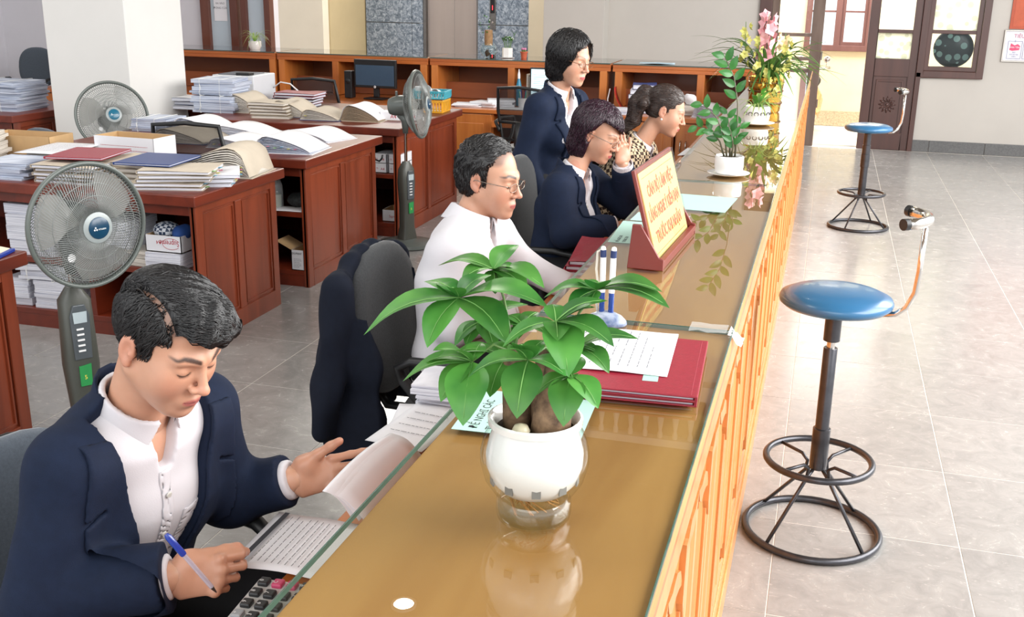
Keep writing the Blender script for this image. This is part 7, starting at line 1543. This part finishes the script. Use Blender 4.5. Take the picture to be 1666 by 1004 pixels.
for k in range(7):
    a = k*.9; r = .02 if k else 0; b = MB(); b.lathe([(.001, -.012), (.009, -.004), (.010, .004), (.001, .014)], 10, T(r*math.cos(a), r*math.sin(a), .092)); obj('pink_bud', b, mat('cactus_pink', (206, 130, 166), .6), tc_, smooth=True); b = MB(); b.tube([(r*math.cos(a), r*math.sin(a), .06), (r*math.cos(a), r*math.sin(a), .085)], .006, 6); obj('cactus_stem', b, M_stem, tc_)
sl = thing('potted_spider_plant', 'small spider plant in a white bowl on the back counter at the left', 'plant', (-6.0, 10.5, BZ)); b = MB(); b.lathe([(.001, 0), (.05, 0), (.07, .04), (.068, .09), (.06, .09), (.001, .08)], 24, cap=False); obj('pot', b, M_ceramic, sl, smooth=40)
for k in range(22): az = k*2.4; strap(sl, (.01*math.cos(az), .01*math.sin(az), .08), az, .14+.08*((k*3) % 5)/5, .12+.03*(k % 3), .10+.04*(k % 4), .012, M_spider)
mg = thing('open_magazine', 'thin white and blue leaflet lying on the glass of the back counter', 'paper', (-1.60, 10.42, BZ), .1); obj('page', curled(.34, .2, .002, .01), mat('leaflet_blue_white', (206, 216, 226), .5, col2=(120, 170, 190), vscale=6), mg, smooth=True)
mo = thing('computer_monitor', 'black monitor with a round white maker mark in the back counter bay', 'monitor', (-4.38, 10.02, .66), math.radians(-4)); b = MB(); b.box(-.235, -.02, .11, .235, .015, .39); obj('housing', b, M_dark, mo, bevel=.006); b = MB(); b.box(-.215, -.0225, .135, .215, -.02, .335); obj('screen', b, mat('dark_blue_screen', (64, 84, 104), .15, var=.02), mo); b = MB(); b.box(-.03, 0, .02, .03, .03, .15); b.box(-.11, -.07, 0, .11, .09, .012); obj('stand', b, M_dark, mo, bevel=.004)
b = MB(); b.lathe([(.001, 0), (.013, 0)], 20, T(0, -.0235, .122) @ RX(PI/2), cap=False); lg = obj('round_mark', b, M_white, mo); text_obj('hp', 'mark_letters', .016, M_blackink, T(0, -.0242, .118) @ RX(PI/2), lg, align='CENTER')
sk_ = thing('desk_speaker', 'small black desktop speaker left of the black monitor', 'speaker', (-4.68, 10.05, .66)); b = MB(); b.box(-.04, -.05, 0, .04, .05, .27); obj('cabinet', b, M_dark, sk_, bevel=.006); b = MB(); b.lathe([(.03, 0), (.026, .006), (.001, .004)], 20, T(0, -.05, .17) @ RX(PI/2)); obj('cone', b, M_dark, sk_, smooth=True)
for k, (x, y, r_, lab) in enumerate(((-3.32, 9.80, .1, 'flat white papers nearest on the back worktop'), (-3.15, 9.86, -.2, 'rumpled white papers piled on the back worktop'), (-3.02, 9.92, .3, 'rear white papers leaning up in the back bay'), (-2.86, 9.74, .05, 'single white sheet right of the papers on the back worktop'))):
    ream_stack(lab, (x, y, .657), r_, .26, .20, .03+.02*(k % 3) if k < 3 else .008, 3, M_paper, 'papers on the back worktop', .02)
lp = thing('open_laptop', 'lit screen with a white page in the back counter bay behind the standing woman', 'computer', (-2.56, 10.02, .66), math.radians(6)); b = MB(); b.box(-.20, -.012, .06, .20, .012, .37); obj('housing', b, M_dark, lp, bevel=.005); b = MB(); b.box(-.185, -.0145, .075, .185, -.012, .355); sc2 = obj('screen', b, mat('lit_screen', (196, 226, 236), .3, var=.02, emis=.9), lp); b = MB(); b.box(-.12, -.09, 0, .12, .08, .012); b.box(-.03, 0, 0, .03, .03, .1); obj('stand', b, M_dark, lp)
b = MB(); rr_ = random.Random(2)
for i in range(9): b.box(-.165, -.0152, .30-.02*i, -.165+.06+.13*rr_.random(), -.0145, .304-.02*i)
o = obj('page_text', b, mat('screen_text', (90, 130, 160), .5, emis=.4), sc2); o['kind'] = 'stuff'
sy = thing('spray_bottle', 'blue-green spray bottle with white cap beside the lit screen', 'bottle', (-2.87, 10.0, .66)); b = MB(); b.lathe([(.001, 0), (.024, 0), (.026, .01), (.026, .20), (.016, .24), (.012, .26)], 16); obj('bottle', b, mat('teal_bottle', (34, 120, 150), .3), sy, smooth=40); b = MB(); b.lathe([(.013, .26), (.013, .3), (.006, .33), (.004, .35)], 12); obj('cap', b, M_white, sy, smooth=40)
for k in range(5):
    t = thing('standing_book', ['first', 'second', 'third', 'fourth', 'fifth'][k]+' slim book from the spray bottle in the upright row', 'book', (-2.80+.026*k, 10.15, .66), 0, 'upright books beside the lit screen'); b = MB(); b.box(-.011, -.09, 0, .011, .09, .30-.012*(k % 2)); obj('cover', b, (M_card, mat('brown_book', (120, 84, 66), .6), M_paper, mat('rust_book', (150, 80, 60), .6), M_cardbrown)[k], t, bevel=.002); b = MB(); b.box(-.009, -.0915, .004, .009, -.0885, .28); obj('page_block', b, M_edgewarm, t)
pc = thing('pen_holder', 'mesh pen holder with coloured pens beside the lit screen', 'holder', (-2.79, 9.86, .66)); b = MB(); b.lathe([(.001, 0), (.04, 0), (.043, .09), (.040, .09), (.038, .005)], 16, cap=False); obj('cup', b, M_white, pc, smooth=40)
for k in range(7): b = MB(); a = k*.9; b.tube([(.012*math.cos(a), .012*math.sin(a), .01), (.035*math.cos(a), .035*math.sin(a), .15+.01*(k % 3))], .0045, 6); obj('pen', b, (mat('pen_green', (60, 170, 130), .3), mat('pen_blue', (32, 66, 140), .25), M_redf, M_white)[k % 4], pc)
for k in range(6):
    t = card_folder(['lowest', 'fifth from top', 'fourth from top', 'third from top', 'second from top', 'topmost'][k]+' law book in the tall pile behind the ponytail', (-1.66+.01*(k % 3), 10.0, .657+.044*k), .08*(k % 3), .22, .28, .040, (mat('navy_book', (34, 44, 110), .4), M_paper, M_dark, mat('plum_book', (96, 30, 50), .4), M_paper, mat('blue_book', (40, 70, 130), .4))[k], 'law books in the tall pile', 0, 'law_book')
t = thing('rolled_red_folder', 'curved red plastic folder leaning in the bay left of the law books', 'folder', (-1.95, 10.0, .66)); b = MB(); b.grid([[(.03+.10*v*v, -.06+.12*u, .22*(1-v)+.0) for u in (0, .5, 1)] for v in np.linspace(0, 1, 6)], thick=.003); obj('cover', b, mat('bright_red_plastic', (196, 52, 40), .35), t, smooth=True); b = MB(); b.tube([(-.03, 0, 0), (-.04, 0, .1), (-.02, 0, .2)], .006, 6); obj('binding', b, M_white, t)
ream_stack('white papers on the back worktop between the red folder and law books', (-1.86, 9.78, .657), .3, .24, .2, .05, 4, M_edge, 'papers on the back worktop', .02)
ream_stack('messy low papers in the bay right of the ponytail', (-1.20, 9.95, .657), .2, .24, .2, .09, 6, M_edgewarm, 'papers on the back worktop', .03)
lump('crumpled_paper', 'crumpled white paper on top of the messy papers in the bay', 'paper', (-1.20, 9.92, .75), (.06, .06, .05), M_paper, 12, 1.0, .008)
open_file('curling white file under the leaves of the glossy plant, back right bay', (-.98, 9.85, .657), -.2, .30, .30, .11, M_paper, M_edge, 0, 'files on the back counter')
t = thing('power_strip', 'small grey switch plate inside the back bay above the papers', 'switch', (-3.10, 10.88, .80)); b = MB(); b.box(-.055, -.012, -.02, .055, 0, .02); obj('plate', b, mat('switch_grey', (110, 96, 84), .5), t, bevel=.003); b = MB(); b.box(-.04, -.016, -.01, -.01, -.012, .01); obj('socket', b, M_dark, t)

# ------------------------------------------------------------------ posters on the right wall
ps = thing('wall_board', 'red board with faint gold print at the top right of the wall', 'board', (2.45, 13.115, 1.40)); b = MB(); b.box(-.58, -.012, 0, .55, 0, 1.2); obj('panel', b, mat('rust_red_board', (178, 74, 40), .5, var=.04), ps); b = MB(); b.box(-.55, -.014, .03, .52, -.012, 1.17); b2 = obj('inner_field', b, mat('rust_red_field', (186, 82, 46), .5), ps)
M_goldink = mat('gold_print', (214, 150, 90), .5, var=0)
for i in range(5): text_obj(('NỘI QUY', 'CƠ QUAN', 'GIỜ LÀM VIỆC', 'SÁNG 7H30', 'CHIỀU 13H')[i], 'lettering', .07, M_goldink, T(-.40, -.0145, .08+.2*i) @ RX(PI/2), b2)
fp = thing('fire_instruction_sign', 'framed fire instruction sign with numbered picture panels on the right wall', 'sign', (2.19, 13.115, 1.045), 0); b = MB(); pane_frame(b, -.36, .42, 0, .345, -.018, 0, .016); obj('frame', b, mat('aluminium_frame', (176, 172, 166), .35, .6), fp, bevel=.002); b = MB(); b.box(-.345, -.008, .015, .405, -.004, .33); fs_ = obj('sheet', b, mat('sign_white', (220, 218, 226), .5), fp)
text_obj('TIÊU LỆNH', 'lettering', .055, mat('sign_magenta', (170, 40, 90), .5, var=0), T(-.26, -.0085, .262) @ RX(PI/2), fs_)
M_sblue = mat('sign_blue', (50, 76, 130), .5, var=0)
for k in range(3):
    x = -.31+.16*k; b = MB(); pane_frame(b, x, x+.145, .035, .225, -.0095, -.008, .003); pn_ = obj('picture_panel', b, M_sblue, fp); text_obj(str(k+1), 'lettering', .035, M_sblue, T(x+.07, -.0097, .213) @ RX(PI/2), pn_, align='CENTER')
    b = MB(); b.prism([(x+.02, .13), (x+.05, .12), (x+.12, .13), (x+.13, .17), (x+.10, .195), (x+.07, .18), (x+.03, .2)], 0, .0014, frame((0, -.008, 0), (1, 0, 0), (0, 0, 1), (0, -1, 0))); obj('pictogram', b, (mat('sign_pink', (214, 70, 110), .5), mat('sign_amber', (206, 160, 60), .5), M_sblue)[k], pn_)
    for i, s_ in enumerate((('BÁO', 'KHI XẢY RA', 'CHÁY'), ('CẮT ĐIỆN', 'KHU VỰC', 'XẢY RA CHÁY'), ('DÙNG BÌNH', 'CHỮA', 'CHÁY'))[k]): text_obj(s_, 'lettering', .020, M_sblue, T(x+.072, -.0085, .097-.023*i) @ RX(PI/2), pn_, align='CENTER', sx=.8)
text_obj('HÀNH ĐỘNG', 'lettering', .024, mat('sign_white2', (240, 236, 240), .5), T(-.237, -.0102, .15) @ RX(PI/2), fs_, align='CENTER', sx=.8)
